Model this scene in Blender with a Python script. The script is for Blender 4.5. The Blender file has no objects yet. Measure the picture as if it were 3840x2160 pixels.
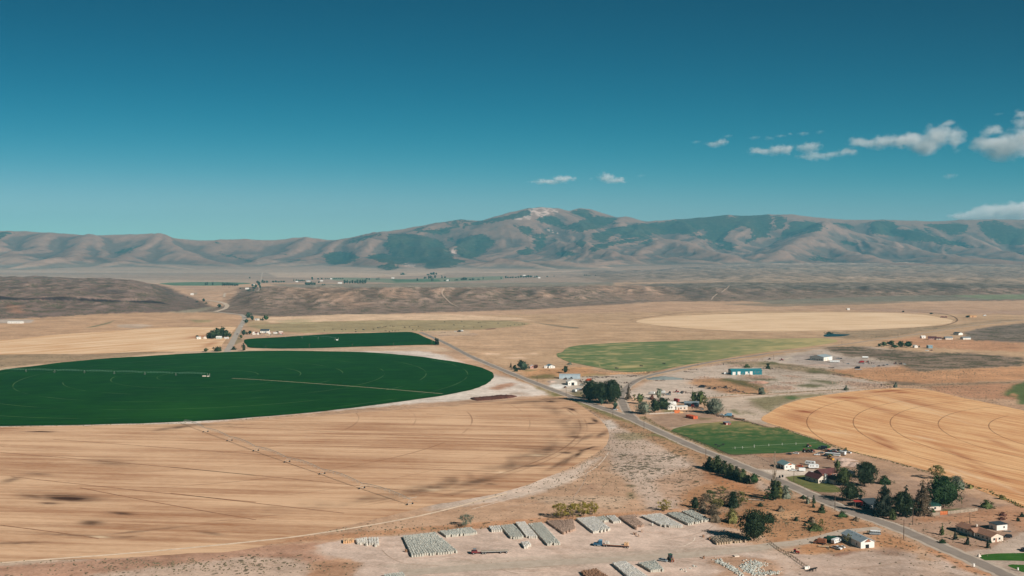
SKY_AIR=1.0;SKY_DUST=0.0;SKY_OZ=3.0;SKY_STR=.10;EXPO=.42
SKY_GRADE=((3.3,3.3),(1.36,1.87),(1.33,1.76))
HAZE_COL=(.17,.58,.78,1);HAZE_D=4.3e-5
ALB=.92
import bpy, math, random
import numpy as np
from mathutils import Vector
R=math.radians
scene=bpy.context.scene
col=scene.collection
# ------------------------------------------------------------------ camera
F=3750.0; CX=1920.0; CY=1080.0; HC=160.0; HZ=950.0
PITCH=math.atan((CY-HZ)/F)
cd=bpy.data.cameras.new('camera'); cam=bpy.data.objects.new('camera',cd); col.objects.link(cam)
cam.location=(0,0,HC); cam.rotation_euler=(R(90)-PITCH,0,0)
cd.sensor_width=36; cd.lens=36*F/3840; cd.clip_start=1; cd.clip_end=150000
scene.camera=cam
cP,sP=math.cos(PITCH),math.sin(PITCH)
def ray(px,py):
    u=(px-CX)/F; v=(py-CY)/F           # v downwards
    return (u, cP-v*sP, -sP-v*cP)
def G(px,py,z=0.0):
    d=ray(px,py); t=(z-HC)/d[2]
    return (d[0]*t,d[1]*t,z)
def GD(px,py,Y):                        # point on the line of sight at forward distance Y
    d=ray(px,py); t=Y/d[1]
    return (d[0]*t,Y,HC+d[2]*t)
def proj(X,Y,Z):
    dz=Z-HC; f=Y*cP-dz*sP; w=Y*sP+dz*cP
    return CX+F*X/f, CY-F*w/f
def mpp(py):                            # metres per photo pixel on the plain at row py
    return math.hypot(G(CX,py)[1],HC)/F
def zc(ox,oy,k): return lambda x,y:(ox+x*k,oy+y*k)
c4=zc(0,840,.3727); c5=zc(960,740,.4037); c6=zc(2000,760,.3494); c7=zc(2900,780,.3649)
c2=zc(500,960,.3106); c3=zc(1200,960,.3882); cS=zc(600,1120,.4503); cR=zc(3100,1100,.2873)
cM=zc(2640,1280,.3106); cQ=zc(2080,1320,.3106); cF=zc(2800,1380,.4037); cB=zc(0,1560,.4141)
cB2=zc(640,1560,.4115); cT=zc(1600,1440,.427); cY=zc(1260,1840,.4658); cY2=zc(2040,1860,.3106)
c1=zc(2640,1640,.4658); cGr=zc(0,1340,.3727); cC=zc(2500,380,.5202)
ZA=zc(2960,1640,.17255); ZB=zc(3200,1800,.17255); ZC=zc(3000,1930,.1708); ZD=zc(3480,1900,.17946)
ZE=zc(2600,1680,.1794); ZF=zc(2460,1850,.17255); ZG=zc(2400,1450,.2002); ZH=zc(2060,1360,.17255)
y1=zc(1260,1960,.20186); y2=zc(1700,1930,.20186); y3=zc(860,1160,.10093); y4=zc(700,1200,.08282)
y5=zc(1820,1320,.15528); y6=zc(2420,1960,.20186)
def PL(f,pts): return [f(*p) for p in pts]
# ------------------------------------------------------------------ numpy noise
def _h(ix,iy,s):
    n=(ix*374761393+iy*668265263+s*1442695041).astype(np.int64)&0xffffffff
    n=((n^(n>>13))*1274126177)&0xffffffff
    n=n^(n>>16)
    return (n&0xffffff)/float(0xffffff)
def vn(x,y,s=0):
    x=np.asarray(x,dtype=np.float64);y=np.asarray(y,dtype=np.float64)
    ix=np.floor(x).astype(np.int64);iy=np.floor(y).astype(np.int64);fx=x-ix;fy=y-iy
    fx=fx*fx*(3-2*fx);fy=fy*fy*(3-2*fy)
    a=_h(ix,iy,s);b=_h(ix+1,iy,s);c=_h(ix,iy+1,s);d=_h(ix+1,iy+1,s)
    return (a*(1-fx)+b*fx)*(1-fy)+(c*(1-fx)+d*fx)*fy
def fbm(x,y,s=0,o=4,g=.5):
    t=0;a=1;n=0
    for i in range(o):
        t=t+a*vn(x,y,s+i*17);n+=a;a*=g;x=x*2.03+11.3;y=y*2.03+5.7
    return t/n
def ridged(x,y,s=0,o=4):
    t=0;a=1;n=0
    for i in range(o):
        t=t+a*(1-np.abs(2*vn(x,y,s+i*13)-1));n+=a;a*=.5;x=x*2.1+3.1;y=y*2.1+7.7
    return t/n
def sstep(a,b,x):
    t=np.clip((x-a)/(b-a),0,1);return t*t*(3-2*t)
def inpoly(px,py,poly):
    m=np.zeros(px.shape,bool);n=len(poly)
    xs=[p[0] for p in poly];ys=[p[1] for p in poly]
    bb=(px>=min(xs)-2)&(px<=max(xs)+2)&(py>=min(ys)-2)&(py<=max(ys)+2)
    idx=np.nonzero(bb.ravel())[0]
    if len(idx)==0:return m
    x=px.ravel()[idx];y=py.ravel()[idx];r=np.zeros(len(idx),bool);j=n-1
    for i in range(n):
        xi,yi=poly[i];xj,yj=poly[j]
        if yi!=yj:
            c=((yi>y)!=(yj>y))&(x<(xj-xi)*(y-yi)/(yj-yi)+xi)
            r^=c
        j=i
    m.ravel()[idx[r]]=True
    return m
# ------------------------------------------------------------------ tags and meshes
def tag(o,label=None,cat=None,group=None,kind=None):
    if label:o['label']=label
    if cat:o['category']=cat
    if group:o['group']=group
    if kind:o['kind']=kind
    return o
def link(name,me,parent=None,loc=None,rz=None):
    o=bpy.data.objects.new(name,me);col.objects.link(o)
    if parent is not None:o.parent=parent
    if loc is not None:o.location=loc
    if rz is not None:o.rotation_euler=(0,0,rz)
    return o
def empty(name,loc,rz=0.0,s=1.0):
    o=link(name,None,None,loc,rz);o.empty_display_size=1;o.scale=(s,s,s);return o
def mesh_np(name,co,faces,mat,smooth=True):
    me=bpy.data.meshes.new(name);nv=len(co);nf=len(faces)
    me.vertices.add(nv);me.vertices.foreach_set('co',np.asarray(co,dtype=np.float32).ravel())
    k=faces.shape[1]
    me.loops.add(nf*k);me.loops.foreach_set('vertex_index',faces.astype(np.int32).ravel())
    me.polygons.add(nf);me.polygons.foreach_set('loop_start',np.arange(0,nf*k,k,dtype=np.int32))
    me.polygons.foreach_set('loop_total',np.full(nf,k,dtype=np.int32))
    me.polygons.foreach_set('use_smooth',np.full(nf,smooth))
    me.update(calc_edges=True)
    if mat:me.materials.append(mat)
    return me
def grid_faces(nr,nc,flip=False):
    i=np.arange((nr-1)*(nc-1));r=i//(nc-1);c=i%(nc-1);a=r*nc+c
    f=np.stack([a,a+1,a+nc+1,a+nc],1)
    return f[:,::-1] if flip else f
def set_attr(me,name,rgba):
    at=me.color_attributes.new(name,'FLOAT_COLOR','POINT')
    at.data.foreach_set('color',rgba.astype(np.float32).ravel())
class MB:
    """collects shapes into one mesh"""
    def __init__(s):s.v=[];s.f=[]
    def add(s,vs,fs):
        n=len(s.v);s.v+=[tuple(v) for v in vs];s.f+=[tuple(i+n for i in f) for f in fs];return s
    def box(s,x0,x1,y0,y1,z0,z1,tx=0,ty=0):
        v=[(x0,y0,z0),(x1,y0,z0),(x1,y1,z0),(x0,y1,z0),(x0+tx,y0+ty,z1),(x1-tx,y0+ty,z1),(x1-tx,y1-ty,z1),(x0+tx,y1-ty,z1)]
        return s.add(v,[(0,3,2,1),(4,5,6,7),(0,1,5,4),(1,2,6,5),(2,3,7,6),(3,0,4,7)])
    def prism(s,prof,x0,x1,axis='x'):
        n=len(prof)
        if axis=='x':v=[(x0,a,b) for a,b in prof]+[(x1,a,b) for a,b in prof]
        else:v=[(a,x0,b) for a,b in prof]+[(a,x1,b) for a,b in prof]
        f=[tuple(range(n))[::-1],tuple(range(n,2*n))]+[(i,(i+1)%n,n+(i+1)%n,n+i) for i in range(n)]
        return s.add(v,f)
    def cyl(s,p,q,r0,r1=None,n=8):
        r1=r0 if r1 is None else r1
        p=Vector(p);q=Vector(q);d=(q-p).normalized()
        a=d.orthogonal().normalized();b=d.cross(a)
        v=[p+(a*math.cos(2*math.pi*i/n)+b*math.sin(2*math.pi*i/n))*r0 for i in range(n)]
        v+=[q+(a*math.cos(2*math.pi*i/n)+b*math.sin(2*math.pi*i/n))*r1 for i in range(n)]
        f=[tuple(range(n))[::-1],tuple(range(n,2*n))]+[(i,(i+1)%n,n+(i+1)%n,n+i) for i in range(n)]
        return s.add(v,f)
    def mesh(s,name,mat=None,smooth=False):
        me=bpy.data.meshes.new(name);me.from_pydata(s.v,[],s.f);me.update()
        if smooth:
            for p in me.polygons:p.use_smooth=True
        if mat:me.materials.append(mat)
        return me
    def build(s,name,mat,parent=None,loc=None,rz=None,smooth=False):
        return link(name,s.mesh(name,mat,smooth),parent,loc,rz)
# ------------------------------------------------------------------ materials
def srgb(r,g,b,k=1.0):
    f=lambda c:((c/255+.055)/1.055)**2.4 if c/255>.04045 else c/255/12.92
    return (f(r)*k,f(g)*k,f(b)*k,1.0)
class N:
    def __init__(s,name):
        s.m=bpy.data.materials.new(name);s.m.use_nodes=True;s.t=s.m.node_tree;s.t.nodes.clear()
        s.out=s.t.nodes.new('ShaderNodeOutputMaterial')
    def n(s,ty,**k):
        x=s.t.nodes.new('ShaderNode'+ty)
        for a,b in k.items():setattr(x,a,b)
        return x
    def l(s,a,b):s.t.links.new(a,b)
    def val(s,sock,v):
        if isinstance(v,bpy.types.NodeSocket):s.l(v,sock)
        else:sock.default_value=v
    def math(s,op,a,b=0.0,c=None,clamp=False):
        x=s.n('Math',operation=op,use_clamp=clamp);s.val(x.inputs[0],a);s.val(x.inputs[1],b)
        if c is not None:s.val(x.inputs[2],c)
        return x.outputs[0]
    def mix(s,f,a,b,blend='MIX'):
        x=s.n('Mix',data_type='RGBA',blend_type=blend);s.val(x.inputs[0],f);s.val(x.inputs[6],a);s.val(x.inputs[7],b)
        return x.outputs[2]
    def map(s,v,a,b,c=0.0,d=1.0):
        x=s.n('MapRange');s.val(x.inputs[0],v);x.inputs[1].default_value=a;x.inputs[2].default_value=b;x.inputs[3].default_value=c;x.inputs[4].default_value=d
        return x.outputs[0]
    def pos(s):return s.n('NewGeometry').outputs['Position']
    def obj(s):return s.n('TexCoord').outputs['Object']
    def xf(s,v,scale=(1,1,1),rot=(0,0,0)):
        # rotate first, then scale
        r=s.n('VectorRotate',rotation_type='EULER_XYZ');s.l(v,r.inputs[0]);r.inputs['Rotation'].default_value=rot
        m=s.n('VectorMath',operation='MULTIPLY');s.l(r.outputs[0],m.inputs[0]);m.inputs[1].default_value=scale
        return m.outputs[0]
    def noise(s,v,scale,detail=4,rough=.55,dist=0.0):
        x=s.n('TexNoise');s.l(v,x.inputs['Vector']);x.inputs['Scale'].default_value=scale
        x.inputs['Detail'].default_value=detail;x.inputs['Roughness'].default_value=rough;x.inputs['Distortion'].default_value=dist
        return x.outputs[0]
    def bsdf(s,colr,rough=.95,spec=.2,metal=0.0,normal=None):
        b=s.n('BsdfPrincipled');s.val(b.inputs['Base Color'],colr);s.val(b.inputs['Roughness'],rough)
        b.inputs['Specular IOR Level'].default_value=spec;b.inputs['Metallic'].default_value=metal
        if normal is not None:s.l(normal,b.inputs['Normal'])
        s.l(b.outputs[0],s.out.inputs[0]);return s.m
    def bump(s,h,strength=.5,dist=.1):
        b=s.n('Bump');s.l(h,b.inputs['Height']);b.inputs['Strength'].default_value=strength;b.inputs['Distance'].default_value=dist
        return b.outputs[0]
_mc={}
def paint(name,rgb,rough=.6,metal=0.0,var=.12,scale=1.3,spec=.35):
    """plain object material with some weathering"""
    if name in _mc:return _mc[name]
    q=N(name);p=q.obj();n1=q.noise(p,scale,4,.6);n2=q.noise(p,scale*.25,2)
    f=q.math('ADD',q.map(n1,.3,.7,1-var,1+var),q.map(n2,.3,.7,-var*.6,var*.6))
    c=q.mix(1.0,rgb,q.n('CombineColor').outputs[0],'MULTIPLY')
    cc=q.t.nodes[-2] if False else None
    comb=[x for x in q.t.nodes if x.bl_idname=='ShaderNodeCombineColor'][0]
    for i in range(3):q.l(f,comb.inputs[i])
    _mc[name]=q.bsdf(c,rough,spec,metal);return _mc[name]
# ------------------------------------------------------------------ light, sky, air
SUN_EL=31.0
sd=Vector((0.72*math.cos(R(SUN_EL)),-0.694*math.cos(R(SUN_EL)),math.sin(R(SUN_EL))))   # towards the sun
ld=bpy.data.lights.new('sun','SUN');ld.energy=4.9;ld.angle=R(.53);ld.color=(1.0,.95,.88)
sun=link('sun',ld);sun.rotation_euler=sd.to_track_quat('Z','Y').to_euler()
w=bpy.data.worlds.new('World');scene.world=w;w.use_nodes=True;nt=w.node_tree;nt.nodes.clear()
sk=nt.nodes.new('ShaderNodeTexSky');sk.sky_type='NISHITA';sk.sun_disc=False;sk.sun_elevation=R(SUN_EL)
sk.sun_rotation=math.atan2(sd.x,sd.y)
# the photograph's sky differs little from left to right, so the lookup direction is narrowed sideways
tc=nt.nodes.new('ShaderNodeTexCoord');vm=nt.nodes.new('ShaderNodeVectorMath');vm.operation='MULTIPLY';vm.inputs[1].default_value=(.45,1,1)
vn_=nt.nodes.new('ShaderNodeVectorMath');vn_.operation='NORMALIZE';nt.links.new(tc.outputs['Generated'],vm.inputs[0]);nt.links.new(vm.outputs[0],vn_.inputs[0]);nt.links.new(vn_.outputs[0],sk.inputs[0])
sk.altitude=1200;sk.air_density=SKY_AIR;sk.dust_density=SKY_DUST;sk.ozone_density=SKY_OZ
# grade of the sky: the photograph's deep teal blue, each channel of the Nishita sky through its own contrast
sep=nt.nodes.new('ShaderNodeSeparateColor');cmb=nt.nodes.new('ShaderNodeCombineColor');nt.links.new(sk.outputs[0],sep.inputs[0])
hb=nt.nodes.new('ShaderNodeMath');hb.operation='ADD';nt.links.new(sep.outputs[1],hb.inputs[0]);nt.links.new(sep.outputs[2],hb.inputs[1])
for i,(gain,gam) in enumerate(SKY_GRADE):
    m0=nt.nodes.new('ShaderNodeMath');m0.operation='MULTIPLY';m0.inputs[1].default_value=.06 if i<2 else .03;nt.links.new(sep.outputs[i] if i<2 else hb.outputs[0],m0.inputs[0])
    m1=nt.nodes.new('ShaderNodeMath');m1.operation='POWER';m1.inputs[1].default_value=gam;nt.links.new(m0.outputs[0],m1.inputs[0])
    m2=nt.nodes.new('ShaderNodeMath');m2.operation='MULTIPLY';m2.inputs[1].default_value=gain/SKY_STR;nt.links.new(m1.outputs[0],m2.inputs[0])
    if i==0:   # red rises late and levels off towards the horizon
        m1.inputs[1].default_value=6.0;ad=nt.nodes.new('ShaderNodeMath');ad.operation='ADD';ad.inputs[1].default_value=.0016;nt.links.new(m1.outputs[0],ad.inputs[0])
        dv=nt.nodes.new('ShaderNodeMath');dv.operation='DIVIDE';nt.links.new(m1.outputs[0],dv.inputs[0]);nt.links.new(ad.outputs[0],dv.inputs[1])
        nt.links.new(dv.outputs[0],m2.inputs[0]);m2.inputs[1].default_value=.30/SKY_STR
    nt.links.new(m2.outputs[0],cmb.inputs[i])
bg=nt.nodes.new('ShaderNodeBackground');bg.inputs[1].default_value=SKY_STR
wo=nt.nodes.new('ShaderNodeOutputWorld');nt.links.new(cmb.outputs[0],bg.inputs[0]);nt.links.new(bg.outputs[0],wo.inputs[0])
vs=scene.view_settings;vs.view_transform='Standard';vs.look='None';vs.exposure=EXPO;vs.gamma=1
scene.cycles.use_denoising=True
scene.cycles.volume_bounces=8;scene.cycles.max_bounces=10;scene.cycles.diffuse_bounces=2
scene.cycles.volume_max_steps=64
# haze box
XW=15000.0;Y0=-1500.0;Y1=17500.0;ZT=820.0
hm=N('air_haze');pv=hm.n('VolumePrincipled');pv.inputs['Color'].default_value=HAZE_COL;pv.inputs['Density'].default_value=HAZE_D
pv.inputs['Anisotropy'].default_value=0.0
hm.l(pv.outputs[0],hm.out.inputs['Volume'])
if HAZE_D>0:
    hz=MB().box(-XW,XW,Y0,Y1,-75.0,ZT).build('haze',hm.m);tag(hz,'thin blue haze filling the air of the valley',None,None,'stuff')
# ------------------------------------------------------------------ terrain of the valley
bpx=[-3000,-900,0,300,560,640,800,850,1000,1200,1500,1800,2000,2400,2900,3400,3840,4700,7000]
bpy_=[1210,1205,1198,1184,1172,1168,1166,1167,1180,1187,1173,1163,1157,1128,1127,1130,1120,1118,1118]
# crest row of the middle hills and its height
cpx=[-3000,560,700,850,930,985,1060,1200,1500,1800,2000,2200,2400,2900,3400,3840,7000]
cht=[0,0,4,18,34,50,58,60,58,58,60,55,52,49,50,50,50]
def GG(px,py):
    return GT(px,py) if py<1186 else G(px,py)
def colpx(X,Y): return CX+F*X/np.maximum(Y,1.0)
def H(X,Y):
    X=np.asarray(X,dtype=np.float64);Y=np.asarray(Y,dtype=np.float64)
    px=colpx(X,Y)
    wob=fbm(X/420,Y/420,5,4)-.5
    yb=HC*F/(np.interp(px,bpx,bpy_)-HZ)+wob*260
    run=760+260*(fbm(X/700+3,Y/2000,9,2)-.5)
    t=(Y-yb)/run
    hc=np.interp(px,cpx,cht)
    gul=ridged(X/300+.8*wob,Y/950,21,4)
    prof=sstep(0,1,t*(.75+.5*gul)+.12*wob)
    left=sstep(640,820,px)
    back=np.interp(Y,[3150,4000,4800,9000,20000],[1.0,.52,.0,.0,.0])
    hill=hc*prof*back
    hill=hill*(1-.75*(1-gul)*np.clip(prof*(1.25-prof)*3,0,1))
    # right-hand plateau climbs slowly to the foot of the range
    rp=sstep(1800,3000,px)*np.interp(Y,[3600,6000,9500],[0,30,62])
    und=(fbm(X/520,Y/1100,47,4)-.5)*34*sstep(3700,4600,Y)*np.interp(Y,[0,8800,10500],[1,1,0])*sstep(1900,2500,px)
    z=hill*left+rp*left+und
    # mesa on the left
    mx=np.interp(px,[-3000,0,112,261,373,484,533,578,634,700,760],[64,66,66,64,60,55,46,30,13,3,0])
    tm=(Y-(HC*F/(np.interp(px,bpx,bpy_)-HZ)+wob*120))/620
    pm=np.interp(tm,[0,.30,.40,.44,.9,1.1,3.4,3.9],[0,.30,.42,.60,.93,1,.97,0])
    gm=ridged(X/210,Y/300,33,4)
    mesa=mx*pm*(1-.34*(1-gm)*np.clip(pm*(1.2-pm)*3,0,1))
    mesa=mesa*np.interp(Y,[0,4300,5100],[1,1,0])
    z=np.maximum(z,mesa)
    # small roughness away from the cultivated plain
    z=z+np.clip(z/20,0,1)*((fbm(X/45,Y/45,41,3)-.5)*7.0+(ridged(X/150,Y/190,43,3)-.7)*16.0)
    return z
def GT(px,py):
    """where the line of sight through a photo pixel meets the terrain"""
    d=ray(px,py)
    ys=np.concatenate([np.arange(400,2400,20.0),np.arange(2400,5200,4.0),np.arange(5200,9800,20.0)])
    t=ys/d[1];xs=d[0]*t;zs=HC+d[2]*t
    h=H(xs,ys);k=np.nonzero(zs<=h)[0]
    if len(k)==0:k=[len(ys)-1]
    k=k[0];return (float(xs[k]),float(ys[k]),float(h[k]))
# paint list for the ground: (polygon in photo pixels, colour as it should look, strength, scrub density, warp px)
def C(r,g,b):return np.array(srgb(r,g,b)[:3])
PAINT=[]
LIM='far'
def P(poly,c,a=1.0,scrub=None,warp=6.0,st=0.0):PAINT.append((poly,C(*c),a,scrub,warp,LIM))
TAN=(198,162,128);DIRT=(212,190,168);SALT=(224,207,192);ORA=(186,130,90);SAGE=(136,120,104);YARD=(199,181,163);GRN=(92,104,62);BRN=(164,128,102)
# distant basin
P([(-900,1060),(700,1060),(1200,1062),(2300,1064),(2300,1052),(4700,1045),(4700,985),(-900,985)],(172,146,128),1,.1,3)
P([(2100,1000),(4700,975),(4700,1040),(2300,1052)],(142,120,106),.9,.3,6)
P([(2500,1012),(3300,1000),(4700,1004),(3300,1012)],(172,146,122),.6,.1,6)
P([(-900,1008),(900,1012),(1500,1018),(900,1030),(-900,1030)],(160,138,122),.6,.1,6)
P(PL(c4,[(-2000,500),(560,525),(1500,560),(2576,565),(2576,600),(1500,600),(500,580),(-2000,580)]),(196,170,148),.6,.05,3)
P(PL(c4,[(400,560),(1070,600),(700,590),(200,575)]),(226,200,176),.9,0,1)
P(PL(c4,[(850,600),(1070,600),(1440,625),(1380,650),(1100,620)]),(222,196,172),.9,0,1)
P(PL(c2,[(280,350),(700,355),(1500,420),(1550,400),(2576,350),(2576,380),(1700,380),(1500,470),(800,440),(400,520),(0,430)]),(192,156,132),.8,.05,4)
P(PL(c2,[(300,335),(420,322),(700,314),(1050,314),(1400,325),(1420,335),(1250,345),(1000,358),(500,358)]),(96,122,96),.95,0,.6)
P(PL(c2,[(300,512),(630,462),(800,440),(1500,460),(1400,520),(1150,600),(1000,700),(300,700),(200,640)]),(152,142,122),.9,.35,5)
P(PL(c2,[(800,500),(1100,440),(1560,440),(1400,500),(1200,530),(900,515)]),(128,118,106),.8,.3,5)
P(PL(c5,[(700,740),(1400,760),(2300,730),(2300,765),(1300,800),(1180,790),(700,770)]),(124,134,108),.8,0,1.5)
P(PL(c5,[(1250,762),(1700,760),(1720,782),(1300,785)]),(84,112,84),.8,0,1)
P(PL(c5,[(100,690),(700,690),(1200,710),(1750,690),(1750,715),(1100,745),(200,745)]),(204,174,150),.75,0,2)
P(PL(c2,[(0,372),(110,360),(90,395),(0,400)]),(222,198,174),.9,0,1)
# middle hills and mesa
LIM='near'
P([(700,1182),(850,1142),(890,1100),(900,1040),(980,1030),(2300,1030),(4700,1020),(4700,1125),(2500,1130),(2000,1160),(1500,1176),(1250,1192),(950,1185),(800,1168)],(145,121,106),1,.7,4)
LIM=None
P([(1000,1066),(2300,1058),(2300,1072),(1700,1078),(1100,1078)],(128,122,108),.75,.3,3)
P([(2300,1066),(3840,1030),(4700,1030),(4700,1075),(3300,1085),(2600,1080)],(118,108,97),.7,.5,4)
P([(2100,1030),(3000,1010),(4700,1000),(4700,1040),(3000,1052),(2300,1060)],(150,128,112),.9,.3,4)
P([(2300,1052),(2900,1036),(3840,1042),(4700,1046),(3840,1056),(2900,1060)],(180,152,128),.5,.1,3)
LIM='near'
P([(-900,1020),(0,1020),(300,1030),(560,1050),(680,1100),(800,1150),(640,1170),(400,1184),(186,1194),(0,1208),(-900,1215)],(128,105,94),1,.7,4)
LIM=None
for q in [[(830,370),(900,350),(880,380),(800,390)],[(500,330),(700,320),(900,400),(600,400)],[(100,380),(300,350),(500,470),(250,520)],[(1050,310),(1250,330),(1330,380),(1100,370)],[(700,300),(880,330),(860,370),(720,340)]]:
    P(PL(c3,q),(180,144,118),.42,.3,9)
for q in [[(560,880),(1000,880),(1250,960),(1500,1050),(1000,1040),(700,950)],[(880,900),(1300,890),(1700,1020),(1500,1050),(1250,960)],[(0,930),(350,1010),(900,1060),(0,1010)],[(2000,1080),(2576,1050),(2576,1090),(2200,1100)],[(600,860),(760,880),(700,900)]]:
    P(PL(c6,q),(178,142,116),.42,.3,9)
for q in [[(1400,620),(2200,600),(2576,700),(1700,700),(1300,640)],[(1750,360),(2200,400),(2576,480),(2400,560),(1900,480)],[(0,270),(400,330),(330,400),(0,390)]]:
    P(PL(c3 if q[0][0]!=1750 else c2,q),(168,136,112),.42,.3,9)
for q in [[(1480,930),(1700,900),(1850,960),(1900,1010),(1750,1040)],[(2250,960),(2440,940),(2480,1010),(2300,990)],[(700,980),(800,940),(830,980)]]:
    P(PL(c6,q),(92,80,74),.7,.6,6)
for q in [[(1530,765),(1750,760),(2000,800),(1900,880),(1700,850)],[(180,860),(230,800),(320,790),(240,840),(220,890)],[(860,800),(1340,850),(1340,870),(900,840)],[(2110,810),(2200,815),(2190,835),(2120,830)],[(2000,330),(2120,300),(2100,380),(2000,390)]]:
    P(PL(c7 if q[0][0]!=2000 else c3,q),(90,80,74),.7,.6,5)
# rock band of the mesa
P(PL(c4,[(-1500,715),(0,722),(150,742),(250,750),(350,742),(600,730),(800,740),(1000,755),(1200,768),(1230,785),(1000,783),(800,772),(600,768),(400,762),(150,768),(0,758),(-1500,750)]),(58,44,44),1,.4,2)
P(PL(c4,[(1290,772),(1500,768),(1620,785),(1710,808),(1500,795),(1300,788)]),(58,46,46),1,.4,1.5)
for q in [[(60,630),(180,625),(200,650),(80,650)],[(600,630),(740,640),(760,655),(620,650)],[(850,650),(900,670),(1000,650),(1200,665),(1240,690),(1000,700),(870,680)],[(1000,640),(1150,650),(1280,700),(1200,690)]]:
    P(PL(c4,q),(90,76,72),.7,.4,7)
P(PL(c4,[(60,800),(220,820),(260,900),(100,890)]),(176,128,98),.6,.3,6)
# plain
P([(-900,1200),(0,1198),(186,1190),(373,1178),(559,1172),(800,1172),(905,1185),(880,1240),(600,1240),(0,1300),(-900,1340)],(200,160,126),1,.12,5)
P([(-900,1188),(0,1198),(128,1199),(120,1210),(0,1212),(-900,1215)],(196,178,164),.9,0,1.5)
P(PL(c4,[(860,1045),(1100,985),(1160,965),(1100,1000),(940,1040)]),(128,122,92),.8,.4,1)
P(PL(c4,[(1180,1010),(1400,1005),(1540,1020),(1400,1050),(1180,1040)]),(196,176,158),.6,0,2)
P(PL(c4,[(1900,960),(2150,965),(2100,990),(1950,990)]),(160,150,106),.6,0,2)
P([(920,1185),(1300,1194),(2000,1178),(2600,1166),(4700,1150),(4700,1400),(3840,1420),(2900,1400),(2100,1450),(1960,1410),(1730,1319),(1560,1245),(920,1250)],TAN,1,.15,5)
P([(2400,1135),(2900,1130),(3500,1140),(4700,1120),(4700,1190),(3400,1175),(2800,1160),(2400,1165)],(198,160,130),.9,.15,6,.5)
P([(2800,1128),(3400,1108),(4700,1090),(4700,1110),(3840,1122),(3300,1133),(2900,1140)],(130,124,108),.8,.3,3)
P([(3560,1108),(4700,1095),(4700,1122),(3700,1122)],(130,136,104),.8,0,2)
P([(2700,1140),(3100,1133),(3450,1132),(3300,1140),(2900,1150)],(126,118,102),.6,.3,2)
P([(3100,1155),(3840,1165),(4700,1160),(4700,1180),(3500,1178)],(184,150,128),.7,.1,4)
# pale strip with the cattle strip below it
P([(930,1212),(1000,1190),(1300,1178),(1700,1178),(1950,1192),(2010,1206),(1960,1200),(1500,1200),(1200,1206)],(228,192,158),.95,0,2)
P([(920,1222),(1100,1208),(1500,1200),(1900,1202),(1990,1212),(1960,1222),(1800,1236),(1500,1244),(1150,1248),(1000,1240)],(168,150,112),.9,.05,2)
P(PL(cS,[(950,190),(1150,165),(1300,180),(1100,215)]),(190,172,132),.6,0,2)
P([(1500,1253),(1560,1243),(1800,1236),(1960,1222),(2010,1212),(2150,1225),(2150,1300),(1800,1330),(1690,1290)],(206,168,134),.9,.1,3)
P([(1600,1255),(1780,1248),(1800,1256),(1650,1262)],(196,164,140),.8,.4,2)
P(PL(c3,[(2050,640),(2500,690),(2500,700),(2420,698),(2200,670)]),(120,112,92),.7,.5,1)
P(PL(c3,[(1590,705),(1700,695),(1700,705),(1610,712)]),(120,84,66),.8,0,1)
for q in [[(0,20),(380,30),(350,60),(0,80)],[(350,140),(840,110),(1080,160),(700,180)],[(600,50),(1200,20),(1300,60),(700,80)]]:
    P(PL(y5,q),(232,196,164),.7,0,3)
# salt flat between the green circle and the road
P([(1330,1314),(1560,1312),(1660,1330),(1800,1392),(1990,1440),(2100,1480),(1900,1490),(1600,1510),(1200,1545),(700,1590),(0,1602),(-900,1590),(-900,1400),(0,1384),(700,1330)],SALT,1,.03,5)
P([(0,1378),(700,1316),(1200,1300),(1660,1302),(1700,1320),(1560,1316),(1200,1318),(700,1330),(0,1392),(-900,1430),(-900,1410)],(218,184,152),.9,0,2)
P([(-900,1330),(0,1320),(300,1330),(560,1316),(700,1316),(300,1352),(0,1378),(-900,1400)],(168,142,112),.9,.4,4)
P(PL(cS,[(150,445),(500,425),(640,430),(900,420),(2300,395),(2400,430),(1600,430),(900,440),(300,455)]),(206,176,148),.9,.1,1.5)
P(PL(y5,[(120,880),(300,800),(600,740),(760,760),(700,830),(500,860),(300,930),(100,890)]),(186,132,98),.8,.3,4)
P(PL(y5,[(700,850),(950,840),(1050,900),(850,890)]),(178,150,128),.7,.6,4)
P(PL(y5,[(550,1000),(900,970),(1130,1030),(600,1040)]),(184,156,134),.7,.5,4)
P(PL(y5,[(0,200),(400,380),(900,640),(1500,940),(1900,1050),(2070,1110),(1600,1040),(1200,830),(900,720),(600,590),(200,420),(0,330)]),(178,136,98),.95,.5,3)
P(PL(y5,[(1130,760),(1500,900),(1900,1040),(1700,1030),(1300,900)]),(146,132,84),.8,.5,4)
P(PL(y5,[(0,230),(300,350),(900,620),(1350,780),(1300,740),(900,570),(400,350),(0,170)]),(184,150,120),.7,.3,2)
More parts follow.
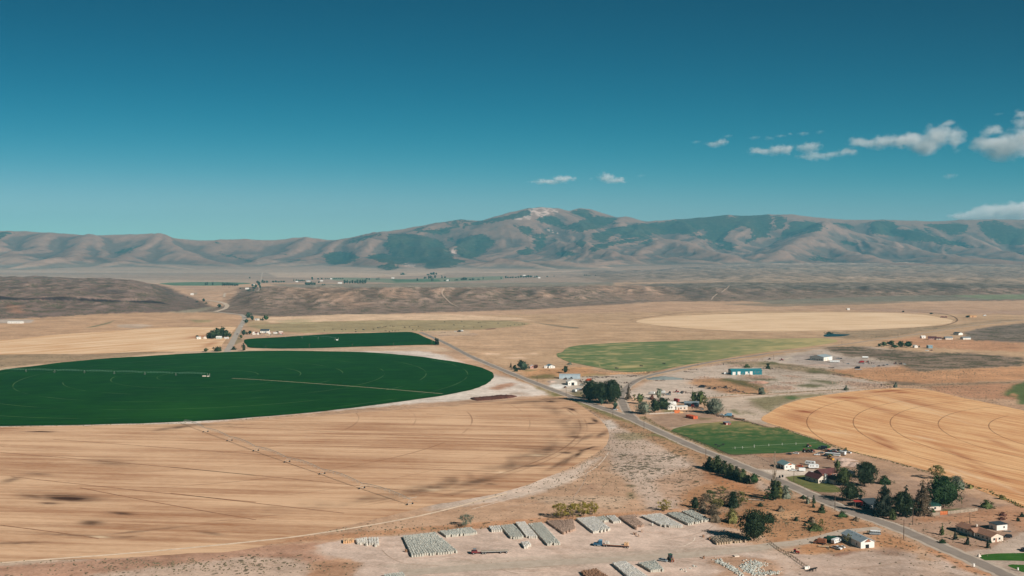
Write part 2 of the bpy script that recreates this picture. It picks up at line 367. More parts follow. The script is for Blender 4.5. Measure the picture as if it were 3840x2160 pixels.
# around the arched barn
P(PL(y5,[(800,420),(1700,400),(2576,340),(2576,640),(1700,600),(1300,640),(1000,600)]),(208,156,112),.9,.45,5)
P(PL(y5,[(1050,600),(1350,540),(1700,540),(1650,640),(1300,645),(1080,645)]),(112,106,66),.85,.4,5)
P(PL(y5,[(950,430),(1280,425),(1100,470),(900,470)]),(144,132,92),.8,.2,3)
P(PL(ZH,[(0,380),(150,350),(250,350),(680,320),(800,290),(1500,260),(2100,250),(1900,380),(1600,560),(1500,640),(760,680),(560,700),(350,640),(0,520)]),YARD,1,.1,4)
P(PL(ZH,[(0,470),(380,470),(500,500),(350,530),(180,590),(60,560),(0,530)]),(240,232,222),.95,0,3)
P(PL(ZH,[(450,650),(750,600),(760,760),(520,740)]),(120,112,76),.8,.3,4)
P(PL(ZH,[(900,160),(1300,210),(2100,200),(2100,250),(1300,260),(900,240)]),(206,156,118),.8,.3,4)
P(PL(ZH,[(1000,220),(1300,250),(1200,290),(700,310),(700,250)]),(140,128,82),.5,.3,4)
P(PL(ZH,[(1900,170),(2576,60),(2576,180),(2300,230),(2000,260)]),(168,130,98),.8,.6,4)
# central yard
P([(2330,1480),(2500,1400),(2700,1365),(2900,1335),(3100,1305),(3260,1300),(3350,1310),(3430,1360),(3300,1400),(3330,1440),(3200,1460),(2900,1480),(2640,1492),(2560,1510),(2420,1500)],(205,184,166),1,.1,6)
P(PL(cM,[(900,190),(1300,150),(1600,180),(2300,260),(2440,290),(2000,320),(1500,310),(1000,260)]),(186,168,156),.95,.03,5)
P(PL(cM,[(1000,180),(1090,190),(1000,220),(1100,235),(960,235)]),(214,196,176),.9,0,2)
P(PL(cM,[(200,250),(700,240),(1300,310),(2000,400),(1600,400),(1200,370),(800,320),(400,300)]),(166,142,112),.9,.6,5)
P(PL(cM,[(2000,320),(2576,270),(2576,480),(2100,480),(1700,430),(1500,340)]),(198,146,106),.9,.3,6)
P(PL(cM,[(1600,380),(1850,410),(1900,450),(1600,400)]),(110,100,84),.7,.6,3)
P(PL(cM,[(-100,450),(200,440),(600,500),(800,570),(780,640),(300,640),(0,560),(-200,500)]),(188,140,100),.9,.4,5)
for q in [[(160,460),(300,440),(480,470),(560,500),(700,560),(650,580),(400,520)],[(600,440),(680,250),(860,250),(960,290),(700,280)],[(1200,330),(1480,370),(1560,390),(1300,380)],[(1240,470),(1400,462),(1660,500),(1600,525),(1400,500)],[(1090,530),(1300,500),(1480,540),(1300,560),(1130,550)],[(480,290),(540,280),(570,310),(500,315)],[(590,500),(700,490),(810,515),(700,530)],[(560,460),(700,440),(930,460),(800,480)],[(760,560),(900,590),(840,600)]]:
    P(PL(cM,q),(96,98,58),.85,.5,5)
for q in [[(450,420),(700,420),(700,450),(500,450)],[(600,490),(700,490),(730,520),(620,510)],[(780,540),(1050,550),(1080,590),(900,590)],[(1700,480),(2200,520),(2250,560),(1800,560)],[(280,290),(460,280),(460,320),(300,310)]]:
    P(PL(cM,q),(186,152,126),.8,.7,5)
P(PL(cM,[(1400,60),(1900,80),(2576,120),(2576,230),(2100,210),(1700,180),(1500,110)]),(152,128,108),.9,.9,5)
P(PL(cR,[(50,690),(550,700),(700,760),(1300,770),(1900,780),(2576,840),(2576,950),(1700,985),(1150,1030),(1050,980),(980,930),(820,880),(450,820),(120,760)]),(146,124,106),.95,1.0,6)
P(PL(cR,[(1780,510),(2100,440),(2576,390),(3800,330),(3800,700),(2576,640),(2100,640),(1870,610)]),(134,118,106),.95,.8,4)
P(PL(cR,[(0,500),(600,480),(1600,420),(2100,360),(2300,340),(2576,340),(2000,400),(1300,490),(600,600),(200,600)]),(160,138,112),.7,.6,4)
P(PL(cR,[(650,630),(1250,560),(1900,610),(2576,650),(2576,760),(1900,740),(1300,700)]),(200,148,112),.9,.35,6)
P(PL(cR,[(700,1000),(1150,1035),(1700,990),(2576,955),(3800,900),(3800,1100),(2576,1130),(1300,1180),(700,1150),(400,1100),(250,1080)]),(204,152,112),.95,.2,6)
P(PL(cR,[(780,1140),(1100,1155),(1300,1190),(1000,1200),(800,1180)]),(124,104,86),.8,.8,4)
P(PL(cR,[(1100,1200),(1900,1170),(3800,1080),(3800,1130),(1900,1190),(1300,1215)]),(158,132,104),.7,.7,3)
P(PL(cR,[(1300,1215),(2576,1170),(3800,1100),(3800,1900),(2576,1392),(1900,1370),(1400,1290)]),(188,140,108),.95,.3,5)
P(PL(cR,[(2310,1310),(2440,1200),(2600,1150),(3600,1100),(3600,1450),(2500,1450),(2470,1350),(2330,1340)]),(78,104,58),.9,.1,4)
P(PL(cR,[(2440,1300),(2500,1330),(2490,1350),(2380,1330)]),(190,142,104),.8,.2,2)
P(PL(cM,[(100,690),(600,650),(1400,600),(1900,570),(2300,560),(2300,580),(1700,640),(1100,700),(800,860),(700,960),(690,1010),(500,960),(300,900),(0,720)]),(204,182,162),.95,.15,5)
P(PL(cM,[(540,700),(700,670),(1080,650),(1400,630),(1500,650),(1150,700),(900,780),(820,860),(760,850),(600,780)]),(134,124,86),.85,.4,6)
P(PL(cM,[(960,680),(1060,650),(1140,680),(1120,700),(1000,700)]),(84,102,60),.9,.2,3)
P(PL(cM,[(320,820),(380,820),(440,880),(420,890),(340,860)]),(110,114,66),.85,.2,3)
P(PL(cM,[(470,830),(640,880),(620,895),(500,870),(430,890),(450,880)]),(150,136,104),.6,.4,3)
P(PL(cM,[(690,960),(780,880),(800,960),(760,1000),(700,1000)]),(206,190,172),.9,.4,3)
# paddock with the orange container
P(PL(ZG,[(100,560),(700,500),(1200,480),(1600,590),(2000,660),(1600,700),(1000,720),(600,790),(300,680)]),(178,146,122),1,.1,5)
P(PL(ZG,[(400,440),(1200,440),(1200,470),(400,500)]),(174,140,112),.9,.3,4)
P(PL(ZG,[(1050,570),(1350,590),(1350,620),(1150,630)]),(118,112,72),.7,.2,4)
P(PL(ZG,[(550,770),(950,700),(900,730),(640,780)]),(208,184,160),.8,0,2)
P(PL(ZG,[(430,430),(640,430),(640,470),(440,480)]),(118,122,76),.8,.2,4)
P(PL(ZG,[(0,540),(100,600),(300,720),(600,830),(1200,1060),(1700,1270),(1600,1290),(1100,1080),(600,880),(200,700),(0,600)]),(112,110,76),.9,.6,3)
P(PL(ZG,[(1400,500),(2000,640),(2500,780),(2500,810),(1990,665),(1500,540),(1220,490)]),(98,80,64),.9,.6,2)
P(PL(ZG,[(0,590),(300,720),(700,900),(1500,1230),(2300,1290),(2400,1449),(1300,1449),(0,700)]),(192,160,132),.9,.3,4)
# triangle between the brown field and the road
P([(2130,1490),(2290,1545),(2420,1605),(2650,1705),(2760,1760),(2900,1830),(2900,2000),(2300,1960),(1750,1990),(1200,2060),(0,2110),(-900,2150),(-900,2400),(4700,2400),(4700,2160),(3000,2080),(2500,2000),(2200,1600)],(205,178,158),1,.35,6)
P([(2130,1490),(2420,1600),(2700,1722),(2700,1760),(2600,1745),(2450,1660),(2300,1590),(2230,1560)],(178,136,100),.9,.5,5)
P(PL(ZH,[(0,620),(350,730),(700,830),(1200,1020),(1700,1250),(2100,1420),(1700,1300),(1300,1180),(800,960),(300,800),(0,720)]),(128,124,80),.8,.4,4)
P(PL(ZG,[(150,870),(350,880),(700,990),(1000,1100),(1100,1200),(800,1110),(400,960),(160,910)]),(96,108,62),.7,.4,4)
P(PL(cT,[(1550,330),(1620,310),(1680,380),(1600,400)]),(226,210,196),.8,0,4)
P(PL(cT,[(1650,430),(1900,430),(1950,480),(1750,500),(1650,470)]),(150,136,98),.7,.6,6)
P(PL(cT,[(1750,880),(1830,890),(1830,910),(1750,900)]),(108,104,72),.8,.6,4)
P(PL(cT,[(1760,950),(1820,950),(1830,1010),(1780,1010)]),(122,116,82),.7,.8,4)
P(PL(cT,[(1380,880),(1500,880),(1470,940),(1400,930)]),(176,138,114),.6,.5,5)
P(PL(cT,[(400,960),(1000,830),(1300,740),(1500,640),(1550,640),(1300,840),(1000,960),(700,1020),(0,1120),(0,1060)]),(222,200,182),.85,.1,6)
P(PL(cT,[(900,1000),(1400,980),(1800,1000),(1700,1100),(1100,1060)]),(204,176,150),.6,.7,6)
P(PL(cT,[(1700,560),(2300,640),(2400,800),(2000,900),(1600,760)]),(206,182,164),.6,.6,8)
# strip of orange soil above the stone yard
P([(1260,2002),(1600,1975),(1800,1958),(2060,1940),(2450,1915),(2560,1905),(2560,1925),(2100,1962),(1760,1985),(1500,2000),(1260,2022),(0,2110),(0,2100)],(196,146,110),.85,.3,4)
P([(-900,2110),(0,2106),(500,2070),(960,2026),(960,2044),(500,2090),(0,2126),(-900,2140)],(212,186,162),.8,.3,3)
P([(-900,2140),(0,2124),(500,2088),(1000,2046),(1250,2030),(1170,2070),(1300,2110),(1330,2300),(-900,2400)],(192,148,122),.9,.22,8)
P([(-900,2250),(300,2160),(900,2090),(1100,2090),(1200,2130),(1100,2200),(-900,2400)],(212,188,168),.7,.3,8)
P([(1170,2110),(1300,2090),(1360,2110),(1340,2160),(1340,2300),(1100,2300)],(190,146,114),.8,.4,6)
# stone yard
P([(1180,2045),(1300,2022),(1600,2000),(2000,1965),(2480,1925),(2640,1935),(2700,1990),(2720,2010),(2800,2040),(2860,2050),(2860,2075),(3000,2160),(3300,2400),(1350,2400),(1330,2150),(1370,2110),(1240,2080)],(210,184,166),1,.0,4)
P([(1400,2120),(1900,2090),(2500,2060),(2860,2040),(3000,2030),(3000,2045),(2860,2072),(2500,2095),(2000,2135),(1600,2150)],(190,170,152),.75,0,4)
P(PL(y6,[(1150,650),(1700,620),(2400,700),(2576,900),(2576,991),(1200,991),(1500,880),(1200,760)]),(194,154,124),.85,.3,6)
P(PL(y6,[(1500,530),(1700,520),(2500,640),(2400,670),(1700,600)]),(218,194,176),.7,0,4)
# scrub land right of the yard
P([(2600,1790),(2700,1790),(2900,1850),(3060,1890),(3200,1945),(3290,1975),(3280,1985),(3150,1990),(2990,2020),(2900,2036),(2850,2000),(2700,1975),(2640,1930),(2540,1900),(2550,1850)],(180,134,98),1,.35,6)
P([(2600,1745),(2760,1770),(2700,1800),(2600,1830),(2550,1860),(2500,1880),(2450,1800)],(198,160,132),.8,.5,6)
P(PL(c1,[(500,600),(780,590),(750,640),(620,660)]),(208,164,124),.7,.2,4)
P(PL(c1,[(0,250),(300,330),(430,380),(400,440),(200,420),(0,330)]),(180,126,88),.8,.3,5)
P(PL(c1,[(0,420),(300,430),(340,500),(300,600),(0,620)]),(170,138,112),.7,.5,5)
P(PL(ZC,[(0,690),(500,560),(930,440),(940,730),(1300,760),(1600,740),(1650,560),(1500,350),(1800,380),(2300,560),(2576,680),(2576,800),(1700,700),(1300,800),(600,830),(0,880)]),(198,146,106),.95,.35,5)
P(PL(ZC,[(-400,950),(0,880),(600,880),(1300,800),(1900,760),(2576,860),(2576,2500),(0,2500),(0,1150)]),(196,170,152),1,.15,6)
P(PL(ZC,[(700,880),(900,830),(1250,800),(1200,830),(950,890),(750,930)]),(140,92,66),.8,.2,6)
P(PL(ZC,[(1600,760),(2100,690),(2400,760),(2100,920),(1700,880)]),(158,124,102),.7,.2,8)
P(PL(ZC,[(1000,1200),(2200,1050),(2230,1060),(1050,1215)]),(164,132,110),.5,.2,2)
P(PL(ZD,[(0,830),(500,1050),(1000,1290),(1500,1449),(1200,1449),(700,1330),(300,1090),(0,960)]),(198,144,106),.9,.4,4)
P(PL(ZD,[(0,960),(400,1130),(900,1449),(600,1449),(0,1000)]),(206,182,166),.7,.3,6)
# far side of the road, near houses
P([(2720,1700),(2830,1712),(2960,1690),(3120,1712),(3300,1760),(3420,1800),(3560,1830),(3700,1880),(3840,1900),(4700,2000),(4700,2300),(3840,2160),(3600,2080),(3400,2000),(3200,1925),(3050,1870),(2900,1800),(2760,1740)],(172,140,118),1,.2,5)
P(PL(ZE,[(1000,160),(1400,150),(1720,400),(1740,700),(2100,800),(1300,440),(700,220),(600,170)]),(196,166,142),.8,.3,5)
P(PL(ZE,[(1100,440),(1700,460),(2560,440),(2560,560),(1930,600),(1900,640),(2100,760),(1700,640),(1400,520)]),(220,202,184),.95,0,3)
P(PL(ZE,[(1740,100),(2560,80),(2560,440),(2300,420),(1750,240)]),(170,138,114),.9,.1,5)
P([(2826,1702),(3060,1698),(3150,1720),(3100,1712),(2900,1716),(2840,1712)],(186,140,108),.8,.4,3)
P(PL(ZA,[(1100,600),(2600,900),(2600,1200),(1600,1200),(1400,1000)]),(178,146,122),.9,.1,8)
P(PL(ZB,[(1300,800),(2576,780),(2576,1000),(2300,1050),(1900,960),(1400,960)]),(188,138,104),.8,.3,6)
P(PL(ZB,[(2050,640),(2576,600),(2576,640),(2080,680)]),(206,184,160),.8,0,3)
P(PL(ZB,[(1900,640),(2350,620),(2300,650),(2000,690)]),(92,106,58),.8,.2,3)
P(PL(ZD,[(600,130),(2006,-60),(3500,-60),(3500,700),(2006,520),(1700,300),(900,300)]),(196,146,112),.8,.3,8)
P(PL(ZD,[(-300,330),(500,300),(700,400),(1350,760),(1300,880),(850,930),(400,780),(0,560),(-700,380)]),(186,152,128),.9,.3,7)
P(PL(ZD,[(650,950),(1300,880),(1600,700),(2006,540),(3500,500),(3500,1449),(1900,1449),(1400,1300),(1100,1200),(800,1020)]),(198,176,158),1,.05,4)
P(PL(ZD,[(600,560),(700,560),(900,620),(800,660),(620,660)]),(126,122,72),.8,.1,4)
P(PL(ZD,[(360,490),(520,520),(600,600),(440,600)]),(130,116,72),.6,.1,4)
# farmsteads far left
P(PL(y4,[(250,900),(420,760),(900,700),(2000,760),(1900,860),(1500,900),(600,930)]),(140,128,92),.9,.2,1.5)
P(PL(y3,[(400,500),(900,430),(1450,430),(1500,520),(800,600)]),(182,156,116),.7,.3,2)
P(PL(y3,[(380,1010),(600,950),(1200,930),(1300,820),(2000,800),(2050,960),(1400,1010),(700,1040)]),(196,164,140),.9,.1,1.5)
P(PL(y3,[(-300,560),(200,640),(380,700),(150,900),(30,1000),(-50,1300),(-400,1300)]),(198,160,124),.8,.3,2)
P(PL(y3,[(300,1010),(500,1100),(420,1240),(150,1340),(100,1288)]),(150,132,100),.85,.5,3)
P(PL(cS,[(2170,280),(2300,270),(2576,265),(2576,300),(2300,300),(2200,295)]),(206,176,146),.8,.2,2)
def paint_ground(X,Y,Z,px,py):
    n=X.shape
    colr=np.empty(n+(3,));base=C(200,162,132);colr[:]=base;scr=np.full(n,.15)
    wx=(fbm(px/23,py/9,101,4)-.5)*2;wy=(fbm(px/23+50,py/9+9,102,4)-.5)*2
    fx=(fbm(px/5,py/2.2,103,2)-.5)*2
    for poly,c,a,s,wp,st in PAINT:
        ww=wp*2.2
        xs=[p_[0] for p_ in poly];ys=[p_[1] for p_ in poly];g=wp*7+4
        bb=(px>min(xs)-g)&(px<max(xs)+g)&(py>min(ys)-g)&(py<max(ys)+g)
        ii=np.nonzero(bb.ravel())[0]
        if len(ii)==0:continue
        x=px.ravel()[ii]+wx.ravel()[ii]*ww+fx.ravel()[ii]*wp*.6;y=py.ravel()[ii]+(wy.ravel()[ii]*ww+fx.ravel()[ii]*wp*.6)*.32
        cov=np.zeros(len(ii))
        for dx_,dy_ in ((0,0),(1,.1),(-1,-.1),(.35,1),(-.35,-1),(1.6,-.7),(-1.6,.7),(2.6,.5),(-2.6,-.5),(.8,-1.7),(-.8,1.7)):
            cov+=inpoly(x+dx_*wp*1.5,y+dy_*wp*.42,poly)
        cov=cov/11*a
        if st=='far':cov=cov*((Y.ravel()[ii]>4500)|(Z.ravel()[ii]<1.5))
        elif st=='near':cov=cov*((Y.ravel()[ii]<4700)&((Z.ravel()[ii]>2.0)|(y>1085)))
        CR=colr.reshape(-1,3);SR=scr.reshape(-1)
        CR[ii]=CR[ii]*(1-cov[:,None])+c*cov[:,None]
        if s is not None:SR[ii]=SR[ii]*(1-cov)+s*cov
    return colr,scr
print('part2 ok')
# ------------------------------------------------------------------ ground material
def ground_mat(name,fine=1.0,big=1.0):
    q=N(name);p=q.pos();at=q.n('Attribute',attribute_name='tint')
    a=q.noise(q.xf(p,(1,1,0)),1/55,5,.6);b=q.noise(q.xf(p,(1,1,0)),1/7,5,.65);c=q.noise(q.xf(p,(1,1,0)),1/1.6,3,.6)
    st=q.noise(q.xf(p,(1,5,0),(0,0,R(12))),1/60,4,.6)
    f=q.math('ADD',q.map(a,.3,.7,1-.20*big,1+.15*big),q.map(b,.3,.7,-.17*fine,.16*fine))
    f=q.math('ADD',f,q.map(c,.3,.7,-.15*fine,.14*fine));f=q.math('ADD',f,q.map(st,.3,.7,-.12,.11))
    g1=q.noise(q.xf(p,(1,2.2,0),(0,0,R(-8))),1/420,5,.6);f=q.math('ADD',f,q.map(g1,.35,.65,-.10,.09))
    cb=q.n('CombineColor')
    q.l(f,cb.inputs[0]);q.l(q.math('MULTIPLY_ADD',f,1.02,-.02),cb.inputs[1]);q.l(q.math('MULTIPLY_ADD',f,1.06,-.06),cb.inputs[2])
    cc=q.mix(1.0,at.outputs['Color'],cb.outputs[0],'MULTIPLY')
    bp=q.noise(q.xf(p,(1,1.6,0),(0,0,R(20))),1/34,6,.7,.6)
    cc=q.mix(q.map(bp,.50,.66,0,.62),cc,q.mix(1.0,cc,(.80,.73,.68,1),'MULTIPLY'));cc=q.mix(q.map(bp,.34,.46,.45,0),cc,q.mix(1.0,cc,(1.13,1.13,1.14,1),'MULTIPLY'))
    # tufts of dry brush
    v=q.n('TexVoronoi');q.l(q.xf(p,(1,1,0)),v.inputs['Vector']);v.inputs['Scale'].default_value=1/4.6
    w2=q.n('TexVoronoi');q.l(q.xf(p,(1,1,0)),w2.inputs['Vector']);w2.inputs['Scale'].default_value=1/2.1
    clump=q.noise(q.xf(p,(1,1,0)),1/38,4,.65)
    dens=q.math('MULTIPLY_ADD',at.outputs['Alpha'],q.map(clump,.40,.60,.35,1.9),.10)
    m1=q.math('LESS_THAN',v.outputs['Distance'],q.math('MULTIPLY',dens,.42))
    m2=q.math('LESS_THAN',w2.outputs['Distance'],q.math('MULTIPLY',dens,.30))
    w3=q.n('TexVoronoi');q.l(q.xf(p,(1,1,0)),w3.inputs['Vector']);w3.inputs['Scale'].default_value=1/12
    m3=q.math('LESS_THAN',w3.outputs['Distance'],q.math('MULTIPLY',q.math('SUBTRACT',dens,.55),.42))
    m=q.math('MAXIMUM',q.math('MAXIMUM',m1,m2),m3)
    bc=q.mix(q.map(clump,.4,.6),srgb(96,84,66,.8),srgb(84,80,56,.8))
    cc=q.mix(q.math('MULTIPLY',m,.80),cc,bc)
    return q.bsdf(cc,1.0,.05)
mg=ground_mat('dry_ground')
K=ALB
def A(r,g,b):return srgb(r,g,b,K)
# ------------------------------------------------------------------ ground sheet
def ground():
    pxs=np.concatenate([np.arange(-2600,-60,40.0),np.arange(-60,3905,4.2),np.arange(3920,6500,40.0)])
    rows=np.concatenate([HC*F/(np.array([3300,2900,2600,2450,2330])-HZ),HC*F/(np.arange(2250,1330,-2.1)-HZ),HC*F/(np.arange(1330,1180,-1.3)-HZ),np.arange(2625,4400,9.0),HC*F/(np.arange(1086,1003,-.55)-HZ)])
    rows=np.unique(np.round(rows,2))
    T,Y=np.meshgrid((pxs-CX)/F,rows);X=T*Y
    Z=H(X,Y)
    px,py=proj(X,Y,Z)
    c,s=paint_ground(X,Y,Z,px,py)
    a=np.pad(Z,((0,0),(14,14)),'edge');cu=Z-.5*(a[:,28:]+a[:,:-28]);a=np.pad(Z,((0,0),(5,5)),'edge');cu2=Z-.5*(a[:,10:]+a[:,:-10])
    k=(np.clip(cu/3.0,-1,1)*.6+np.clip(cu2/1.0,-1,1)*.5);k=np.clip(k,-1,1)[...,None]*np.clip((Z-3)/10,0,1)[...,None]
    c=np.where(k<0,c*(1+.38*k),c*(1+.20*k))  # painted relief shading on the hills: hollows darker, rises paler
    nr,nc=X.shape
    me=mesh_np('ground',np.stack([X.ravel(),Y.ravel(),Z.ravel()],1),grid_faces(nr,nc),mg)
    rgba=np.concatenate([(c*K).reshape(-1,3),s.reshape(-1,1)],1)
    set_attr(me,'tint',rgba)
    o=link('ground',me);tag(o,None,None,None,'structure');print('ground',nr,nc);return o
ground()
# ------------------------------------------------------------------ mountain range
S15=lambda pts:[(x*1.4907,y*1.4907) for x,y in pts]
SKY=S15([(0,582),(60,582),(130,586),(220,592),(330,590),(385,588),(440,600),(520,606),(560,603),(620,602),(680,605),(710,603),(740,599),(770,597),(800,601),(835,605),(870,600),(930,588),(965,583),(1000,579),(1050,570),(1100,560),(1160,552),(1210,556),(1250,545),(1290,533),(1330,524),(1360,521),(1400,524),(1430,531),(1460,524),(1480,526),(1510,538),(1540,548),(1575,545),(1605,558),(1650,556),(1700,552),(1760,547),(1830,541),(1880,543),(1930,540),(1990,540),(2060,548),(2140,553),(2220,553),(2300,555),(2350,557),(2420,553),(2500,552),(2576,553)])
SKY=[(-1600,890),(-700,872)]+SKY+[(4300,815),(5200,840)]
skY=lambda x:float(np.interp(x,[-1600,850,1300,2000,2200,2400,3000,5200],[11600,11600,12100,12800,13600,13300,13600,13400]))
def ZL(f,pts,Ys):
    ys=np.linspace(Ys[0],Ys[1],len(pts));return [f(*p)+(float(y),) for p,y in zip(pts,ys)]
SPUR=[[(x,y,skY(x)) for x,y in SKY],
 ZL(c4,[(870,100),(790,190),(700,255),(500,335),(250,420)],(11500,9000)),
 ZL(c4,[(880,110),(1000,220),(1100,310),(1150,350)],(11400,9900)),
 ZL(c4,[(1600,92),(1500,215),(1300,300),(1000,385),(850,470)],(11600,9100)),
 ZL(c4,[(1650,110),(1900,245),(2200,365),(2450,440)],(11600,9300)),
 ZL(c4,[(430,85),(300,190),(0,300)],(11500,9900)),
 ZL(c4,[(60,70),(-200,190),(-500,300)],(11500,9900)),
 ZL(c4,[(1200,385),(1600,400),(2100,470)],(9900,8900)),
 ZL(c5,[(850,385),(500,500),(200,590)],(12000,9600)),
 ZL(c5,[(470,370),(300,480),(150,520)],(11800,10400)),
 ZL(c5,[(1150,320),(1500,345),(1700,400),(1800,485),(1790,600)],(12000,9600)),
 ZL(c5,[(1000,540),(1240,560),(1460,640)],(10000,9000)),
 ZL(c5,[(1100,350),(900,520),(880,600)],(11500,9700)),
 ZL(c5,[(2180,235),(2300,330),(2550,420),(2300,520),(2000,600)],(12600,9700)),
 ZL(c5,[(2180,235),(1950,330),(1850,380)],(12500,11000)),
 ZL(c5,[(1900,203),(1500,300),(1480,345)],(12500,11500)),
 ZL(c6,[(60,60),(0,240),(250,325),(430,425),(530,480)],(12900,10200)),
 ZL(c6,[(150,60),(340,120),(560,180)],(13000,12000)),
 ZL(c6,[(200,200),(300,280),(380,330)],(12200,11200)),
 ZL(c6,[(930,156),(660,290),(520,345)],(13300,11000)),
 ZL(c6,[(500,340),(600,400),(730,450)],(11000,10100)),
 ZL(c6,[(1430,340),(1270,435),(1000,520),(600,600)],(11600,9400)),
 ZL(c6,[(1300,320),(1050,390),(700,500),(560,560)],(12000,9900)),
 ZL(c6,[(1480,340),(1750,420),(2150,540)],(11600,10000)),
 ZL(c6,[(1250,445),(1500,540),(1950,620)],(11000,9600)),
 ZL(c6,[(2300,150),(2250,270),(2080,420),(1990,470)],(13400,11200)),
 ZL(c6,[(1100,215),(900,350),(800,430)],(13000,11200)),
 ZL(c6,[(1600,190),(1900,290),(1700,360)],(13100,11600)),
 ZL(c6,[(0,600),(400,590),(760,660)],(9300,8800)),
 ZL(c6,[(-300,560),(0,640),(200,690)],(9300,8700)),
 ZL(c7,[(470,110),(380,235),(180,300),(0,375)],(12600,10300)),
 ZL(c7,[(380,235),(620,350),(900,465)],(12200,10000)),
 ZL(c7,[(460,140),(850,240),(1300,340),(1700,425),(2100,490)],(12900,9800)),
 ZL(c7,[(1380,170),(1750,270),(2050,330),(2500,450)],(13100,10900)),
 ZL(c7,[(2030,240),(2340,380)],(13000,11600)),
 ZL(c7,[(1000,130),(1040,260),(1200,310)],(13300,12000)),
 ZL(c7,[(1650,490),(2000,470),(2400,470),(2800,560)],(9800,9200)),
 ZL(c7,[(900,560),(1200,530),(1500,560)],(9300,8900)),
 ZL(c7,[(2576,250),(3000,420)],(13000,10500))]
def mountains():
    pxs=np.arange(-1500,5300,5.0);ys=np.concatenate([np.arange(7900,13800,24.0),np.arange(13800,16500,90.0)])
    T,Y=np.meshgrid((pxs-CX)/F,ys);X=T*Y
    wx=(fbm(X/900,Y/900,61,4)-.5)*420;wy=(fbm(X/900+9,Y/900+4,62,4)-.5)*420
    foot=np.interp(CX+F*T,[-1500,900,1800,2600,5200],[0,0,5,28,45])
    best=foot+np.clip((Y-8300)/2200,0,1)*60-np.clip((8250-Y)/350,0,1)*60
    ex=np.zeros_like(X)
    for si,sp in enumerate(SPUR):
        pts=[GD(*p) for p in sp]
        for a,b in zip(pts[:-1],pts[1:]):
            ax,ay,az=a;bx,by,bz=b;dx=bx-ax;dy=by-ay;L2=dx*dx+dy*dy
            k=1.0 if si else .55
            xx=X+wx*k*(0 if si==0 else 1);yy=Y+wy*k
            t=np.clip(((xx-ax)*dx+(yy-ay)*dy)/L2,0,1)
            d=np.hypot(xx-ax-t*dx,yy-ay-t*dy);zz=az+t*(bz-az)
            d=np.sqrt(d*d+55.0**2)-55.0
            z=zz-(.17*d+125*(1-np.exp(-d/420))) if si else zz-(.26*d+40*(1-np.exp(-d/300)))
            # soft maximum keeps valleys rounded
            hh=np.clip(.5+.5*(best-z)/16.0,0,1);best=z*(1-hh)+best*hh+16.0*hh*(1-hh)*(0.9)
    wq=(fbm(X/1300,Y/1300,91,3)-.5)*1.6
    g=ridged(X/760+wq,Y/2600+wq*.6,71,4);g2=ridged(X/210+wq*2,Y/620,72,3);g3=ridged(X/1500+wq,Y/1900,75,3)
    rel=np.clip((best-28)/190,0,1);cr=np.interp(CX+F*T,[-1600,850,1300,2000,2200,2400,3000,5200],[11600,11600,12100,12800,13600,13300,13600,13400]);front=np.clip((cr-150-Y)/1100,.04,1)
    Z=best-rel*front*(1-g)*135-rel*front*(1-g2)*36-rel*front*(1-g3)*40
    Z=Z+fbm(X/70,Y/70,73,3)*5*rel
    px,py=proj(X,Y,Z)
    return X,Y,Z,px,py
X,Y,Z,px,py=mountains()
nr,nc=X.shape
